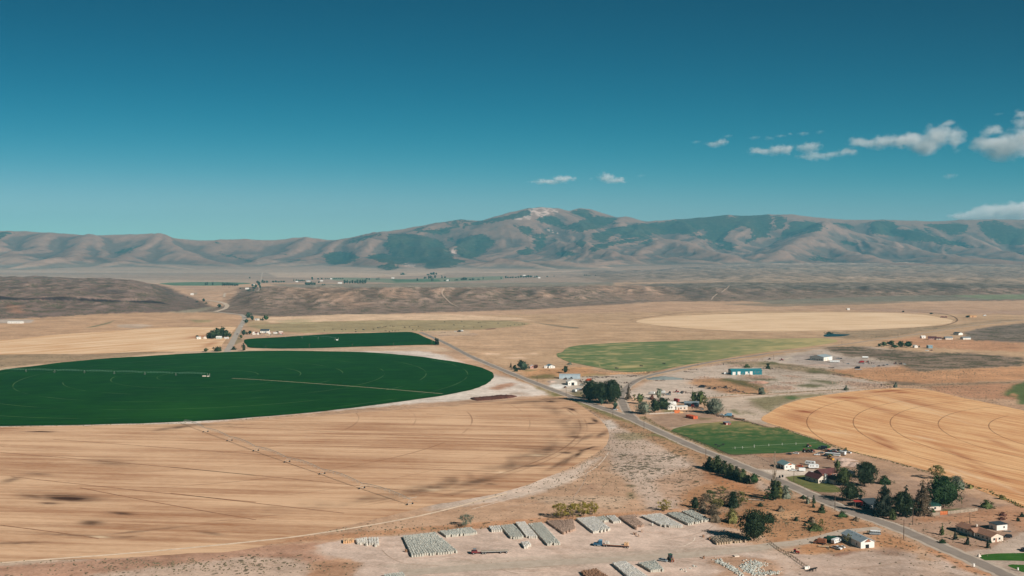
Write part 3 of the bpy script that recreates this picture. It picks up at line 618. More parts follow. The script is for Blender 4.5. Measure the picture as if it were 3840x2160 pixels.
# vegetation and painted relief shading of the range
FOR=[PL(c6,[(1110,225),(1500,175),(2100,125),(2576,125),(2576,380),(2400,400),(2200,470),(2100,480),(1900,420),(1700,370),(1500,340),(1300,350),(1100,380),(950,400),(820,430),(740,445),(560,350),(800,280)]),
 PL(c6,[(340,100),(540,50),(740,150),(900,150),(940,200),(650,290),(500,330),(420,335),(330,230),(580,190)]),
 PL(c6,[(-20,320),(180,330),(140,450),(60,560),(0,560)]),PL(c6,[(350,360),(560,390),(580,500),(520,500),(450,450)]),PL(c6,[(890,490),(1230,390),(1340,390),(1260,435),(1000,480),(900,520)]),
 PL(c6,[(560,470),(900,400),(1250,360),(1300,345),(1350,370),(1100,420),(800,480),(560,540)]),
 PL(c6,[(0,150),(200,130),(330,200),(420,335),(360,340),(250,240),(60,200)]),PL(c6,[(200,520),(380,510),(540,530),(450,570),(230,600)]),
 PL(c6,[(180,460),(280,470),(290,500),(200,500)]),PL(c6,[(2050,390),(2200,470),(2150,550),(2000,480)]),
 PL(c5,[(1220,330),(1500,345),(1730,380),(1790,470),(1830,560),(2000,600),(1800,650),(1600,660),(1480,620),(1300,560),(1230,520),(1180,440),(1200,380)]),
 PL(c5,[(1430,290),(1700,235),(1900,250),(2050,228),(2250,180),(2576,95),(2576,175),(2300,220),(1850,290),(1780,350),(1500,330),(1420,310)]),
 PL(c5,[(580,520),(850,490),(1000,560),(870,620),(700,640)]),PL(c5,[(1080,650),(1250,590),(1340,640),(1290,680)]),
 PL(c5,[(1830,390),(2100,330),(2250,400),(2200,460),(2000,600),(1850,540)]),PL(c5,[(2380,260),(2576,280),(2576,560),(2400,520),(2560,420)]),
 PL(c5,[(830,400),(1100,318),(1230,320),(1080,380),(900,430)]),PL(c5,[(1180,500),(1500,600),(1300,640),(1000,560)]),PL(c5,[(440,450),(640,410),(560,440),(450,470)]),
 PL(c7,[(0,55),(180,95),(130,200),(0,260)]),PL(c7,[(180,130),(430,130),(550,210),(440,245),(260,270),(0,350),(0,260),(140,210)]),PL(c7,[(450,120),(800,160),(840,230),(700,200)]),
 PL(c7,[(950,160),(1080,115),(1300,140),(1230,190),(1500,220),(1700,290),(1900,350),(1960,395),(1850,395),(1600,350),(1440,350),(1200,290),(1040,260),(1000,220)]),
 PL(c7,[(1400,160),(1700,150),(2000,150),(2010,260),(1850,290),(1600,200)]),PL(c7,[(2060,130),(2330,125),(2560,220),(3000,300),(2900,380),(2450,390),(2330,370),(2150,260)]),
 PL(c7,[(640,330),(740,330),(960,370),(850,400),(740,380)]),PL(c7,[(1120,330),(1190,330),(1180,440),(1110,430)]),PL(c7,[(2450,115),(3400,125),(3400,150),(2576,150)]),
 PL(c7,[(590,240),(650,250),(660,275),(600,270)]),PL(c7,[(2180,590),(2500,565),(2480,580),(2200,610)]),PL(c7,[(800,165),(1040,260),(1200,310),(1000,250),(840,190)]),
 PL(c7,[(1560,300),(1960,330),(2100,420),(1900,400)]),
 PL(c4,[(-300,60),(0,75),(230,66),(160,120),(0,160),(-300,200)]),PL(c4,[(0,215),(150,190),(370,105),(350,135),(180,205),(0,222)]),
 PL(c4,[(350,360),(560,280),(870,150),(860,172),(560,305),(380,378)]),PL(c4,[(1090,310),(1300,240),(1640,185),(1400,250),(1200,310)]),PL(c4,[(2100,255),(2400,320),(2576,380),(2576,420),(2350,350),(2200,300)]),
 PL(c4,[(140,285),(280,290),(290,310),(200,310)]),PL(c4,[(2130,185),(2300,185),(2250,205),(2140,205)]),PL(c4,[(1440,95),(1580,85),(1560,105),(1450,106)])]
CLR=[PL(c6,[(2330,265),(2340,350),(2220,450),(2050,420),(2100,320),(2220,270)]),PL(c6,[(1640,350),(1900,280),(1850,330),(1720,370)]),PL(c6,[(2576,270),(2540,330),(2576,400),(2700,330)]),PL(c6,[(880,340),(960,350),(900,400),(810,430)]),PL(c6,[(2050,130),(2200,130),(2200,150),(2130,165)]),
 PL(c6,[(580,110),(680,110),(740,148),(640,150)]),PL(c6,[(2576,360),(2400,400),(2250,460),(2300,480),(2576,430)]),PL(c7,[(1200,280),(1280,285),(1270,305),(1220,305)]),PL(c5,[(1470,310),(1800,205),(2030,225),(1800,270),(1560,300)])]
ROCK=[PL(c6,[(-60,90),(0,62),(130,40),(250,80),(270,110),(230,120),(60,150),(0,140),(-60,150)]),PL(c5,[(2360,200),(2460,140),(2576,100),(2576,210),(2420,215)]),PL(c5,[(1810,500),(1840,490),(1850,520),(1820,525)]),PL(c5,[(1300,590),(1360,590),(1470,640),(1380,640)]),PL(c6,[(130,280),(230,290),(290,340),(180,310)])]
DUN=[PL(c4,[(-400,320),(240,330),(900,380),(1400,380),(2100,440),(2576,470),(2576,700),(-400,700)]),PL(c5,[(0,560),(900,640),(1700,670),(2576,580),(2576,800),(0,800)]),PL(c6,[(0,600),(1000,620),(2576,620),(2576,800),(0,800)])]
wx=(fbm(X/260,Y/260,81,4)-.5)*46;wy=(fbm(X/260+4,Y/260+7,82,4)-.5)*22
fz=(fbm(X/60,Y/60,83,2)-.5)
bx=px+wx*.6+fz*8;by=py+wy*.6+fz*4
c=np.empty(X.shape+(3,));c[:]=C(150,116,98)*.76
v=fbm(X/500,Y/500,85,4)[...,None];c*=(.82+.36*v)
for q in DUN:
    m=inpoly(bx,by,q);c[m]=c[m]*.5+C(172,140,120)*.5*.8
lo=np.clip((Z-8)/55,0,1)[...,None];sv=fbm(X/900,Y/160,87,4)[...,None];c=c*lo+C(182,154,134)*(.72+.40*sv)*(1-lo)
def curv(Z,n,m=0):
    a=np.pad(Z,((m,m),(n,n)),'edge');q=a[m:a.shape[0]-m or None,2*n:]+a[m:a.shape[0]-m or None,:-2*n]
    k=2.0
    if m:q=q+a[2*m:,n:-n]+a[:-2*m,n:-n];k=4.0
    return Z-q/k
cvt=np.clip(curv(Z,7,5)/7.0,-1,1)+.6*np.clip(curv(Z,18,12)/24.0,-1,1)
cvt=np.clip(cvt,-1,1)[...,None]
c=np.where(cvt<0,c*(1+.42*cvt*np.array([1,.80,.72])),c*(1+.16*cvt*np.array([1,.96,.94])))  # relief shading put into the colour, with gully shrubs and pale ridge grass
f=np.zeros(X.shape);JIT=((0,0),(7,1),(-7,-1),(2,4),(-2,-4),(12,-3),(-12,3),(4,7),(-4,-7),(20,2),(-20,-2),(14,8),(-14,-8),(28,-4),(-28,4),(8,-10),(-8,10))
for q in FOR:
    cv=sum(inpoly(bx+a_,by+b_,q)*1.0 for a_,b_ in JIT)/len(JIT);f=np.maximum(f,cv)
for q in CLR:
    cv=sum(inpoly(bx+a_,by+b_,q)*1.0 for a_,b_ in JIT)/len(JIT);f=np.minimum(f,1-cv)
spk=fbm(X/34,Y/34,86,2)
# scattered trees in gullies and near the woods
gl=ridged(X/760+(fbm(X/1300,Y/1300,91,3)-.5)*1.6,Y/2600+(fbm(X/1300,Y/1300,91,3)-.5)*.96,71,4)
big=fbm(X/420,Y/420,88,3)
f=np.clip(f,0,1);f=np.where(f>0,np.clip(f*1.02+(big-.5)*.5*(1-np.abs(2*f-1)+.25),0,1),0)
f=np.maximum(f,np.clip((.62-gl)*4,0,1)*((py<985)&(px>860))*.62*np.clip((big-.3)*4,0,1))
f=np.maximum(f,.16*((py<990)&(px>1200)))
rk=np.zeros(X.shape)
for q in ROCK: rk[inpoly(bx,by,q)]=1
rk*=(spk>.50)
c=c*(1-rk[...,None])+C(190,162,148)*rk[...,None]
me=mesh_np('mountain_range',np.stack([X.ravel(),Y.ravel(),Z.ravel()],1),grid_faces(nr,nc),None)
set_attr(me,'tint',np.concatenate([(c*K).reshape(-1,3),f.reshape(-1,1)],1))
q=N('mountain_slopes');p=q.pos();at=q.n('Attribute',attribute_name='tint')
n1=q.noise(p,1/60,5,.65)
cb=q.n('CombineColor')
for i in range(3):q.l(q.map(n1,.3,.7,.82,1.18),cb.inputs[i])
sl=q.mix(1.0,at.outputs['Color'],cb.outputs[0],'MULTIPLY')
t1=q.noise(q.xf(p,(1,1,0)),1/46,3,.7);t2=q.noise(q.xf(p,(1,1,0)),1/200,4,.6)
th=q.math('ADD',q.math('MULTIPLY',t1,.75),q.math('MULTIPLY',t2,.45))
fm=q.map(q.math('SUBTRACT',at.outputs['Alpha'],q.map(th,.34,.82,.06,1.08)),-.03,.06)
fc=q.mix(q.map(t1,.35,.65),A(20,36,28),A(62,76,54))
me.materials.append(q.bsdf(q.mix(q.math('MULTIPLY',fm,.88),sl,fc),1.0,.03))
tag(link('mountain_range',me),None,None,None,'structure')
# ------------------------------------------------------------------ fields and roads
def interp_rows(poly,ys):
    """left and right edge of a polygon (photo pixels) on every row"""
    L=[];Rr=[]
    n=len(poly)
    for y in ys:
        xs=[]
        for i in range(n):
            (x0,a),(x1,b)=poly[i],poly[(i+1)%n]
            if (a<=y<b) or (b<=y<a):xs.append(x0+(y-a)/(b-a)*(x1-x0))
        if len(xs)<2:L.append(None);Rr.append(None)
        else:L.append(min(xs));Rr.append(max(xs))
    return L,Rr
def curve(pts,n=12,closed=False):
    """Catmull-Rom"""
    out=[];m=len(pts)
    for i in range(m if closed else m-1):
        p0=pts[(i-1)%m] if closed or i>0 else pts[0];p1=pts[i];p2=pts[(i+1)%m];p3=pts[(i+2)%m] if closed or i+2<m else pts[-1]
        for k in range(n):
            t=k/n
            out.append(tuple(.5*((2*b)+(-a+c)*t+(2*a-5*b+4*c-d)*t*t+(-a+3*b-3*c+d)*t**3) for a,b,c,d in zip(p0,p1,p2,p3)))
    if not closed:out.append(tuple(pts[-1]))
    return out
def field(name,poly,z,mat,dx=6.0,dy=2.2,rag=1.2,seed=0,attr=None,smooth=True,label=None):
    if smooth:poly=curve(poly,6,True)
    y0=min(p[1] for p in poly)+.05;y1=max(p[1] for p in poly)-.05
    ys=np.arange(y0,y1,dy);ys=np.append(ys,y1)
    L,Rr=interp_rows(poly,ys);k=[i for i in range(len(ys)) if L[i] is not None]
    ys=ys[k];L=np.array([L[i] for i in k]);Rr=np.array([Rr[i] for i in k])
    L=L+(fbm(ys/6.0,ys*0+1,seed+200,3)-.5)*rag*8;Rr=Rr+(fbm(ys/6.0,ys*0+7,seed+201,3)-.5)*rag*8
    nc=max(4,int((Rr-L).max()/dx)+1)
    s=np.linspace(0,1,nc)[None,:];px=L[:,None]*(1-s)+Rr[:,None]*s;py=np.repeat(ys[:,None],nc,1)
    # ragged long edges too
    e=np.minimum(np.arange(len(ys)),4)[:,None]/4.0;e2=np.minimum(np.arange(len(ys))[::-1],4)[:,None]/4.0
    py=py+(fbm(px/60,py*0+3,seed+202,4)-.5)*min(rag,1.0)*3.0
    u=(px-CX)/F;v=(py-CY)/F
    t=(z-HC)/(-sP-v*cP);X=u*t;Y=(cP-v*sP)*t
    co=np.stack([X.ravel(),Y.ravel(),np.full(X.size,z)],1)
    me=mesh_np(name,co,grid_faces(len(ys),nc,True),mat)
    if attr is not None:set_attr(me,'tint',attr(px,py,X,Y).reshape(-1,4))
    o=link(name,me);tag(o,label,None,None,'structure');return o
def soil_mat(name,ca,cb_,cd_,ang,stretch,rings=None,rb=(.42,.6),center=None,dark=True,scale=1/26,contrast=1.0,lines=0.0,lcol=None):
    """field surface: streaks along the rows, dark patches from the tint attribute's alpha"""
    q=N(name);p=q.pos()
    s1=q.noise(q.xf(p,(1/stretch,1,0),(0,0,-ang)),scale,5,.6,.2)
    s2=q.noise(q.xf(p,(1/(stretch*1.6),1,0),(0,0,-ang)),scale*4,4,.6)
    s3=q.noise(q.xf(p,(1,1,0)),1/90,3,.5)
    s4=q.noise(q.xf(p,(1/3,1,0),(0,0,-ang)),1/2.2,3,.6)
    f=q.math('ADD',q.map(s1,.36,.64,-.1,.62*contrast),q.map(s2,.38,.62,-.22*contrast,.42*contrast));f=q.math('ADD',f,q.map(s3,.35,.65,-.12,.22));f=q.math('ADD',f,q.map(s4,.3,.7,-.14,.17),clamp=True)
    cc=q.mix(f,ca,cb_)
    if dark:
        at=q.n('Attribute',attribute_name='tint')
        d=q.math('MULTIPLY',at.outputs['Alpha'],q.map(q.noise(q.xf(p,(1/8,1,0),(0,0,-ang)),1/7,4,.6),.3,.62,.65,1.6),clamp=True)
        cc=q.mix(d,cc,cd_)
        cc=q.mix(at.outputs['Color'],cc,(cb_[0]*0+srgb(238,208,172)[0]*K,srgb(238,208,172)[1]*K,srgb(238,208,172)[2]*K,1))
    if rings:
        # wheel ruts of the pivot: thin circles about its centre
        sub=q.n('VectorMath',operation='SUBTRACT');q.l(p,sub.inputs[0]);sub.inputs[1].default_value=(center[0],center[1],0)
        mul=q.n('VectorMath',operation='MULTIPLY');q.l(sub.outputs[0],mul.inputs[0]);mul.inputs[1].default_value=(1,1,0)
        ln=q.n('VectorMath',operation='LENGTH');q.l(mul.outputs[0],ln.inputs[0])
        tot=None
        brk=q.map(q.noise(q.xf(p,(1,1,0)),1/60,2,.5),rb[0],rb[1],.0,1.0)
        for r,wd,st in rings:
            a=q.math('LESS_THAN',q.math('ABSOLUTE',q.math('SUBTRACT',ln.outputs[1],r)),wd)
            a=q.math('MULTIPLY',a,st);tot=a if tot is None else q.math('MAXIMUM',tot,a)
        tot=q.math('MULTIPLY',tot,brk)
        cc=q.mix(tot,cc,lcol if lcol else cd_)
    if lines:
        wv=q.n('TexWave',wave_type='BANDS',bands_direction='Y',wave_profile='SIN');q.l(q.xf(p,(1,1,0),(0,0,-ang)),wv.inputs['Vector'])
        wv.inputs['Scale'].default_value=.314*1/ (lines*1.0);wv.inputs['Distortion'].default_value=1.2;wv.inputs['Detail'].default_value=2;wv.inputs['Detail Scale'].default_value=.3
        l=q.map(wv.outputs['Fac'],.93,1.0,0,.55);l=q.math('MULTIPLY',l,q.map(q.noise(q.xf(p,(1/12,1,0),(0,0,-ang)),1/9,3),.4,.62,0,1))
        cc=q.mix(l,cc,cd_)
    return q.bsdf(cc,1.0,.04)
def ell(px,py,cx,cy,rx,ry,deg,s):
    a=R(deg);dx=px-cx;dy=py-cy
    u=(dx*math.cos(a)+dy*math.sin(a))/rx;v=(-dx*math.sin(a)+dy*math.cos(a))/ry
    return s*np.exp(-(u*u+v*v)*1.1)
# --- brown stubble field
BROWN=PL(cT,[(1180,108),(1240,130),(1330,175),(1440,250),(1530,320),(1590,400),(1600,470),(1570,540),(1500,600),(1400,660),(1250,740),(1100,800),(900,880),(700,940),(500,985),(200,1040),(0,1075)])+PL(cB,[(2318,1190),(1700,1245),(1000,1290),(500,1300),(0,1320)])+[(-300,2125),(-520,2040),(-620,1900),(-560,1740),(-300,1640),(0,1602)]+PL(cB,[(600,92),(1000,80),(1400,72)])+[(690,1592),(1000,1574),(1300,1552),(1600,1528),(1900,1502)]
DK=[cB(620,740)+(112,13,2,.95),cB(300,730)+(62,10,5,.5),cB(450,790)+(40,5,0,.8),cB(830,965)+(46,11,0,.6),cB(1100,880)+(50,5,3,.6),cB(100,580)+(50,9,-12,.5),cB(1000,420)+(80,12,3,.35),cB(350,530)+(60,6,3,.35),cB(1650,95)+(50,6,-8,.85),cB(1850,80)+(28,4,3,1.0),cB(1500,115)+(42,6,-6,.55),cB(360,143)+(60,2.5,0,.85),cB(700,1080)+(220,5,3,.4),cB(150,1150)+(110,5,-2,.45),cB(1150,1095)+(42,6,-4,.45),cB(1900,1060)+(46,6,8,.5),cB(1300,1040)+(170,4,-6,.4),
 cT(430,860)+(100,13,-12,.5),cT(900,720)+(60,5,-3,.6),cT(1220,605)+(26,3.5,0,.9),cT(1340,610)+(30,9,-38,.85),cT(1430,565)+(30,3,-12,.95),cT(1300,465)+(32,5,2,.85),cT(1400,470)+(40,8,-20,.45),cT(1330,370)+(34,24,0,.4),cT(1540,440)+(28,8,-25,.6),cT(1270,225)+(18,5,10,.95),cT(1220,205)+(26,3,-5,.6),cT(1480,320)+(18,7,20,.85),cT(1440,345)+(34,3,-2,.7),cT(1090,155)+(24,3,0,.95),cT(1000,150)+(130,5,-2,.55),cT(1120,130)+(60,4,-3,.6),cT(220,190)+(24,2,0,.85),cT(800,165)+(90,4,-3,.4),cT(1200,560)+(170,4,3,.35),cT(1000,570)+(120,3,3,.3),cT(560,880)+(26,3,0,.6),cT(300,950)+(70,6,-12,.35),cT(1180,690)+(60,8,-30,.5),cT(1250,660)+(44,8,-38,.6)]
LT=[cT(960,625)+(30,2.5,2,.8),cT(640,775)+(26,3,3,.9),cT(60,930)+(30,3.5,2,.8),cB(900,1095)+(34,4,3,.9),cT(1250,520)+(60,2.5,2,.4),cT(1270,260)+(24,5,5,.35)]
def brown_attr(px,py,X,Y):
    w1=(fbm(px/30,py/8,301,3)-.5)*14;w2=(fbm(px/30+5,py/8,302,3)-.5)*5
    d=np.zeros(px.shape)
    for e in DK:d=np.maximum(d,ell(px+w1,py+w2,*e))
    # darker turning strip inside the rim
    r=np.hypot(X+310,Y-942)
    d=np.maximum(d,.45*np.exp(-((r-(362+24*(fbm(X/60,Y/60,5)-.5)))/11)**2)*np.clip((px-700)/900,.1,1)*np.clip(fbm(px/60,py/24,303,3)*2.2-.5,0,1.1))
    l=np.zeros(px.shape)
    for e in LT:l=np.maximum(l,ell(px+w1*.4,py+w2*.4,*e))
    return np.stack([l,l,l,np.clip(d,0,1)],-1)
mb=soil_mat('brown_stubble',A(225,184,147),A(170,122,89),A(72,48,36),R(-6),13,rings=[(272,.7,.55),(163,.7,.5),(218,.6,.35),(374,.9,.5),(380,.7,.4),(327,.6,.3)],center=(-310,942),contrast=.82,lines=2.2,lcol=A(120,82,60))
field('stubble_field',BROWN,.10,mb,7,2.2,.7,11,brown_attr)
# tractor ruts across the brown field
def ribbon(name,pts,width,z,mat,smooth=8,terrain=False,kind='structure',label=None,taper=False):
    if terrain: W=[GT(*p) for p in pts]
    else: W=[G(p[0],p[1],0) for p in pts]
    W=[(a[0],a[1]) for a in W]
    W=curve(W,smooth) if smooth else W
    # even spacing
    D=[W[0]]
    for a in W[1:]:
        while math.dist(D[-1],a)>12:
            t=10/math.dist(D[-1],a);D.append((D[-1][0]+(a[0]-D[-1][0])*t,D[-1][1]+(a[1]-D[-1][1])*t))
        if math.dist(D[-1],a)>.8:D.append(a)
    W=D;v=[];f=[];n=len(W);na=5
    for i,(x,y) in enumerate(W):
        a=W[max(i-1,0)];b=W[min(i+1,n-1)];dx=b[0]-a[0];dy=b[1]-a[1];l=math.hypot(dx,dy) or 1
        nx,ny=-dy/l,dx/l;ww=(width(i/(n-1)) if callable(width) else width)/2
        ww*=1+.06*math.sin(i*1.7)+.05*math.sin(i*.61)
        for k in range(na):
            s=-1+2*k/(na-1);X_=x+nx*ww*s;Y_=y+ny*ww*s
            v.append((X_,Y_,z))
    v=np.array(v)
    if terrain:v[:,2]=H(v[:,0],v[:,1])+z
    me=mesh_np(name,v,grid_faces(n,na),mat)
    return tag(link(name,me),label,None,None,kind)
mrut=paint('rutted_soil',A(150,108,80),1,0,.3,1/3,.05)
# --- dark green alfalfa circle
GREEN=[(-260,1440),(-100,1404),(0,1388),(300,1352),(700,1326),(1000,1315),(1200,1316),(1400,1322),(1600,1340),(1750,1365),(1830,1388),(1852,1405),(1835,1432),(1780,1458),(1650,1484),(1450,1512),(1200,1542),(900,1568),(700,1580),(400,1590),(100,1596),(-100,1596),(-300,1580),(-400,1520)]
def green_attr(px,py,X,Y):
    l=ell(px,py,650,1540,300,40,-4,.35)+ell(px,py,1000,1350,300,30,0,.25)
    return np.stack([l*0,l*0,l*0,np.clip(l,0,1)],-1)
mgr=soil_mat('alfalfa',A(12,54,11),A(24,72,16),A(38,88,20),R(10),3,rings=[(55*k+8,.55,.42) for k in range(1,7)],center=(-396,1299),scale=1/18,contrast=1.0,lines=7,lcol=A(120,150,100))
field('alfalfa_field',GREEN,.45,mgr,8,2.0,1.3,23,green_attr)
ribbon('farm_track',[(870,1420),(1000,1427),(1200,1441),(1400,1456),(1660,1478)],1.6,.50,paint('track_dirt',A(186,170,140),1,0,.2,1/4,.05))
# --- small dark green field
field('alfalfa_field',PL(cS,[(700,350),(740,335),(1000,320),(1400,295),(1700,286),(2000,278),(2110,282),(2200,318),(2330,378),(2200,384),(1700,398),(1300,412),(1000,415),(760,408),(720,385)]),.45,mgr,6,1.0,.5,31,lambda px,py,X,Y:np.zeros(px.shape+(4,)))
# --- light green pivot field
def lg_attr(px,py,X,Y):
    d=fbm(px/46,py/3.6,401,5,.62);d=np.clip((d-.50)*4,0,1)*.6
    edge=np.clip((px-2550)/450,0,1)*.9
    d=np.maximum(d,edge*fbm(px/40,py/5,402,3)*1.5);d=np.maximum(d,ell(px,py,2360,1375,60,6,-3,.9))
    return np.stack([d*0,d*0,d*0,np.clip(d,0,1)],-1)
mlg=soil_mat('grazed_green',A(94,114,68),A(122,128,86),A(186,166,116),R(8),5,rings=[(60,.9,.7),(115,.9,.7),(170,.9,.7),(225,.9,.7),(280,.9,.6)],center=(240,1420),scale=1/30,lcol=A(178,160,110))
field('green_field',PL(y5,[(1710,60),(1760,20),(1840,0)])+[(2140,1300),(2240,1290),(2400,1282),(2600,1275),(2900,1270),(3080,1268),(3140,1277),(3100,1290),(2960,1308),(2800,1330),(2640,1358),(2540,1374),(2440,1392),(2330,1394),(2240,1378),(2140,1358),(2100,1342)],.25,mlg,7,1.3,.8,41,lg_attr)
# --- pale ellipse on the right
mpe=soil_mat('pale_stubble',A(238,204,168),A(214,176,136),A(180,146,106),R(4),7,scale=1/30,contrast=.9)
field('stubble_field',[(2386,1205),(2420,1196),(2540,1184),(2750,1177),(3000,1172),(3250,1172),(3450,1180),(3555,1196),(3572,1206),(3540,1216),(3450,1226),(3300,1234),(3100,1240),(2900,1243),(2700,1238),(2520,1226),(2420,1214)],.25,mpe,7,1.0,.6,51,lambda px,py,X,Y:np.zeros(px.shape+(4,)))
ribbon('farm_track',[(2360,1200),(2600,1171),(3000,1165),(3300,1168),(3480,1172),(3560,1182),(3590,1200),(3560,1216),(3500,1228)],4.0,.2,paint('weedy_bank',A(128,100,76),1,0,.3,1/6,.05))
# --- left stubble field
mls=soil_mat('left_stubble',A(240,204,166),A(214,166,122),A(184,128,92),R(51),9,scale=1/24,contrast=1.15)
def ls_attr(px,py,X,Y):
    d=ell(px,py,750,1262,60,5,-6,.8)+ell(px,py,790,1290,40,8,-20,.5)
    return np.stack([d*0,d*0,d*0,np.clip(d,0,1)],-1)
field('stubble_field',[(-500,1330),(-400,1290),(0,1276),(200,1256),(447,1240),(600,1229),(860,1226),(884,1228),(872,1245),(855,1262),(835,1290),(815,1312),(700,1318),(560,1319),(300,1328),(0,1330),(-300,1345)],.20,mls,7,1.1,.5,61,ls_attr)
# --- big orange field on the right
BIGR=PL(cF,[(150,490),(140,460),(200,420),(350,340),(560,280),(800,240),(1000,215),(1300,190),(1500,190),(1700,205),(2000,275),(2300,335),(2576,395),(3400,600)])+[(4300,1800),(4300,2040)]+PL(cF,[(2576,1290),(2400,1230),(2150,1130),(2040,1070),(1900,1020),(1700,960),(1300,850),(1000,780),(850,730),(700,680),(500,610),(300,545)])
def bigr_attr(px,py,X,Y):
    d=np.zeros(px.shape)
    for e in [cF(540,405)+(40,5,5,.8),cF(480,460)+(60,12,12,.45),cF(900,275)+(50,4,2,.8),cF(1300,215)+(80,4,-4,.8),cF(1440,228)+(26,2.5,0,.9),cF(1250,660)+(60,8,22,.5),cF(1300,720)+(60,8,22,.45),cF(1600,330)+(160,10,14,.4),cF(1300,400)+(160,9,16,.4),cF(2000,820)+(120,8,24,.4),cF(2350,700)+(80,8,22,.4),cF(2200,960)+(120,7,22,.4)]:d=np.maximum(d,ell(px,py,*e))
    l=np.zeros(px.shape)
    for e in [cF(850,600)+(60,3,8,.5),cF(1650,650)+(50,3,12,.6),cF(2100,1000)+(100,6,20,.45),cF(1950,980)+(60,5,22,.5),cF(2400,1100)+(90,6,22,.45),cF(1500,330)+(200,2,15,.4),cF(1700,410)+(240,2,16,.4)]:l=np.maximum(l,ell(px,py,*e)*(.5+fbm(px/12,py/4,77,3)))
    return np.stack([l,l,l,np.clip(d,0,1)],-1)
mbr=soil_mat('orange_stubble',A(236,190,140),A(206,148,102),A(160,94,62),R(-63),14,rb=(.30,.42),rings=[(r_,.5,.62) for r_ in (318,276,243,201,158,110)],center=(585,855),scale=1/9,contrast=1.2,lines=5,lcol=A(100,60,38))
field('stubble_field',BIGR,.12,mbr,8,2.2,.6,71,bigr_attr)
# --- pasture
def pa_attr(px,py,X,Y):
    d=np.clip((fbm(px/26,py/4,501,5,.62)-.47)*3.5,0,1)*np.clip((1660-py)/60,0,.8)
    d=np.maximum(d,np.clip((1612-py)/26,0,1)*.8*fbm(px/20,py/5,502,3)*1.5)
    return np.stack([d*0,d*0,d*0,np.clip(d,0,1)],-1)
mpa=soil_mat('pasture_grass',A(58,90,46),A(86,106,60),A(158,140,94),R(0),3,scale=1/14,contrast=.9)
field('pasture',PL(ZG,[(600,800),(1000,700),(1400,670),(1720,640),(1990,662),(2100,690),(2498,800)])+PL(cF,[(300,550),(500,620),(700,690),(780,738),(600,760),(300,790),(100,795)])+PL(ZG,[(1900,1275),(1700,1270),(1500,1195),(1200,1065),(900,950),(700,870)]),.25,mpa,6,1.8,.6,81,pa_attr)
# --- lawns
mlw=soil_mat('lawn_grass',A(92,98,54),A(126,120,76),A(150,130,84),R(0),2,scale=1/6,contrast=.9)
z4=lambda px,py,X,Y:np.zeros(px.shape+(4,))
field('lawn',PL(ZE,[(1910,610),(2100,580),(2400,565),(2560,560)])+PL(ZA,[(400,830),(900,1000),(1100,1100),(1120,1190),(900,1200),(640,1190),(400,1110),(150,1000),(0,940),(-60,880)]),.06,mlw,5,2,.4,91,z4,smooth=False)
mlv=soil_mat('watered_lawn',A(52,92,34),A(70,108,42),A(150,130,84),R(0),2,scale=1/5,contrast=.8)
field('lawn',PL(ZD,[(1080,1050),(1110,1010),(1300,985),(1700,965),(2006,965),(2500,980),(2500,1150),(2006,1135),(1700,1120),(1250,1125),(1130,1090)]),.06,mlv,5,2,.3,92,z4)
field('lawn',PL(ZD,[(1675,1225),(1750,1205),(2006,1215),(2400,1250),(2400,1400),(2006,1370),(1850,1310),(1700,1250)]),.06,mlv,5,2,.3,93,z4)
# --- pond
mw=N('pond_water');mw=mw.bsdf(A(26,62,64),.45,.15)
field('pond',PL(cR,[(-40,545),(0,530),(60,520),(120,530),(300,535),(240,555),(100,565),(-20,565)]),.10,mw,5,.8,.2,95)
# --- roads
q=N('asphalt');p=q.pos();n1=q.noise(q.xf(p,(1,1,0)),1/12,4,.6);n2=q.noise(q.xf(p,(1,1,0)),1.2,3,.6)
masp=q.bsdf(q.mix(q.map(n1,.35,.65),q.mix(n2,A(132,118,108),A(146,132,120)),q.mix(n2,A(150,136,124),A(160,146,132))),.9,.2)
q=N('gravel');p=q.pos();n1=q.noise(q.xf(p,(1,1,0)),1/5,5,.65)
mgv=q.bsdf(q.mix(q.map(n1,.3,.7),A(200,182,164),A(176,158,140)),1,.05)
MAIN=[(5000,2780),(4500,2510),(4100,2305),(3900,2212)]+[(3785,2163),(3749,2146),(3660,2106),(3570,2068),(3479,2028),(3373,1983),(3286,1951),(3200,1923),(3130,1894),(3059,1863),(2977,1827),(2905,1796),(2869,1781),(2779,1746),(2708,1717),(2625,1686),(2500,1631),(2412,1591),(2371,1572),(2319,1552),(2267,1534),(2215,1515),(2163,1496),(2112,1476),(2060,1457),(1938,1409),(1819,1360),(1760,1334),(1681,1292),(1636,1271),(1577,1246)]
ribbon('road_verge',MAIN,lambda t:13.0 if t<.8 else 10,.05,mgv,6)
ribbon('road',MAIN,8.2,.10,masp,6)
BR=[(2378,1571),(2352,1545),(2336,1515),(2330,1488),(2341,1465),(2362,1443),(2396,1423),(2448,1405),(2500,1393),(2577,1376),(2686,1354),(2794,1339),(2880,1326),(3100,1301),(3258,1278),(3445,1252),(3588,1229),(3703,1215),(3840,1200),(4100,1178)]
ribbon('road_verge',BR[:10],11,.055,mgv,6)
ribbon('road',BR[:13],7.4,.105,masp,6)
ribbon('road',BR[12:],9,.105,paint('far_road',A(176,152,130),1,0,.1,1/9,.05),6)
LR=[(845,1330),(857,1309),(872,1282),(888,1251),(900,1228),(911,1210),(917,1192),(906,1181),(886,1178),(860,1175),(816,1170)]
mlr=paint('left_road_asphalt',A(176,162,148),1,0,.08,1/9,.1)
ribbon('road',LR,11,.10,mlr,8)
ribbon('road',[(807,1170),(826,1164),(845,1157),(852,1147),(842,1139),(826,1134),(811,1131),(790,1129),(773,1128)],13,.6,paint('pale_track',A(202,180,158),1,0,.1,1/9,.05),8,True)
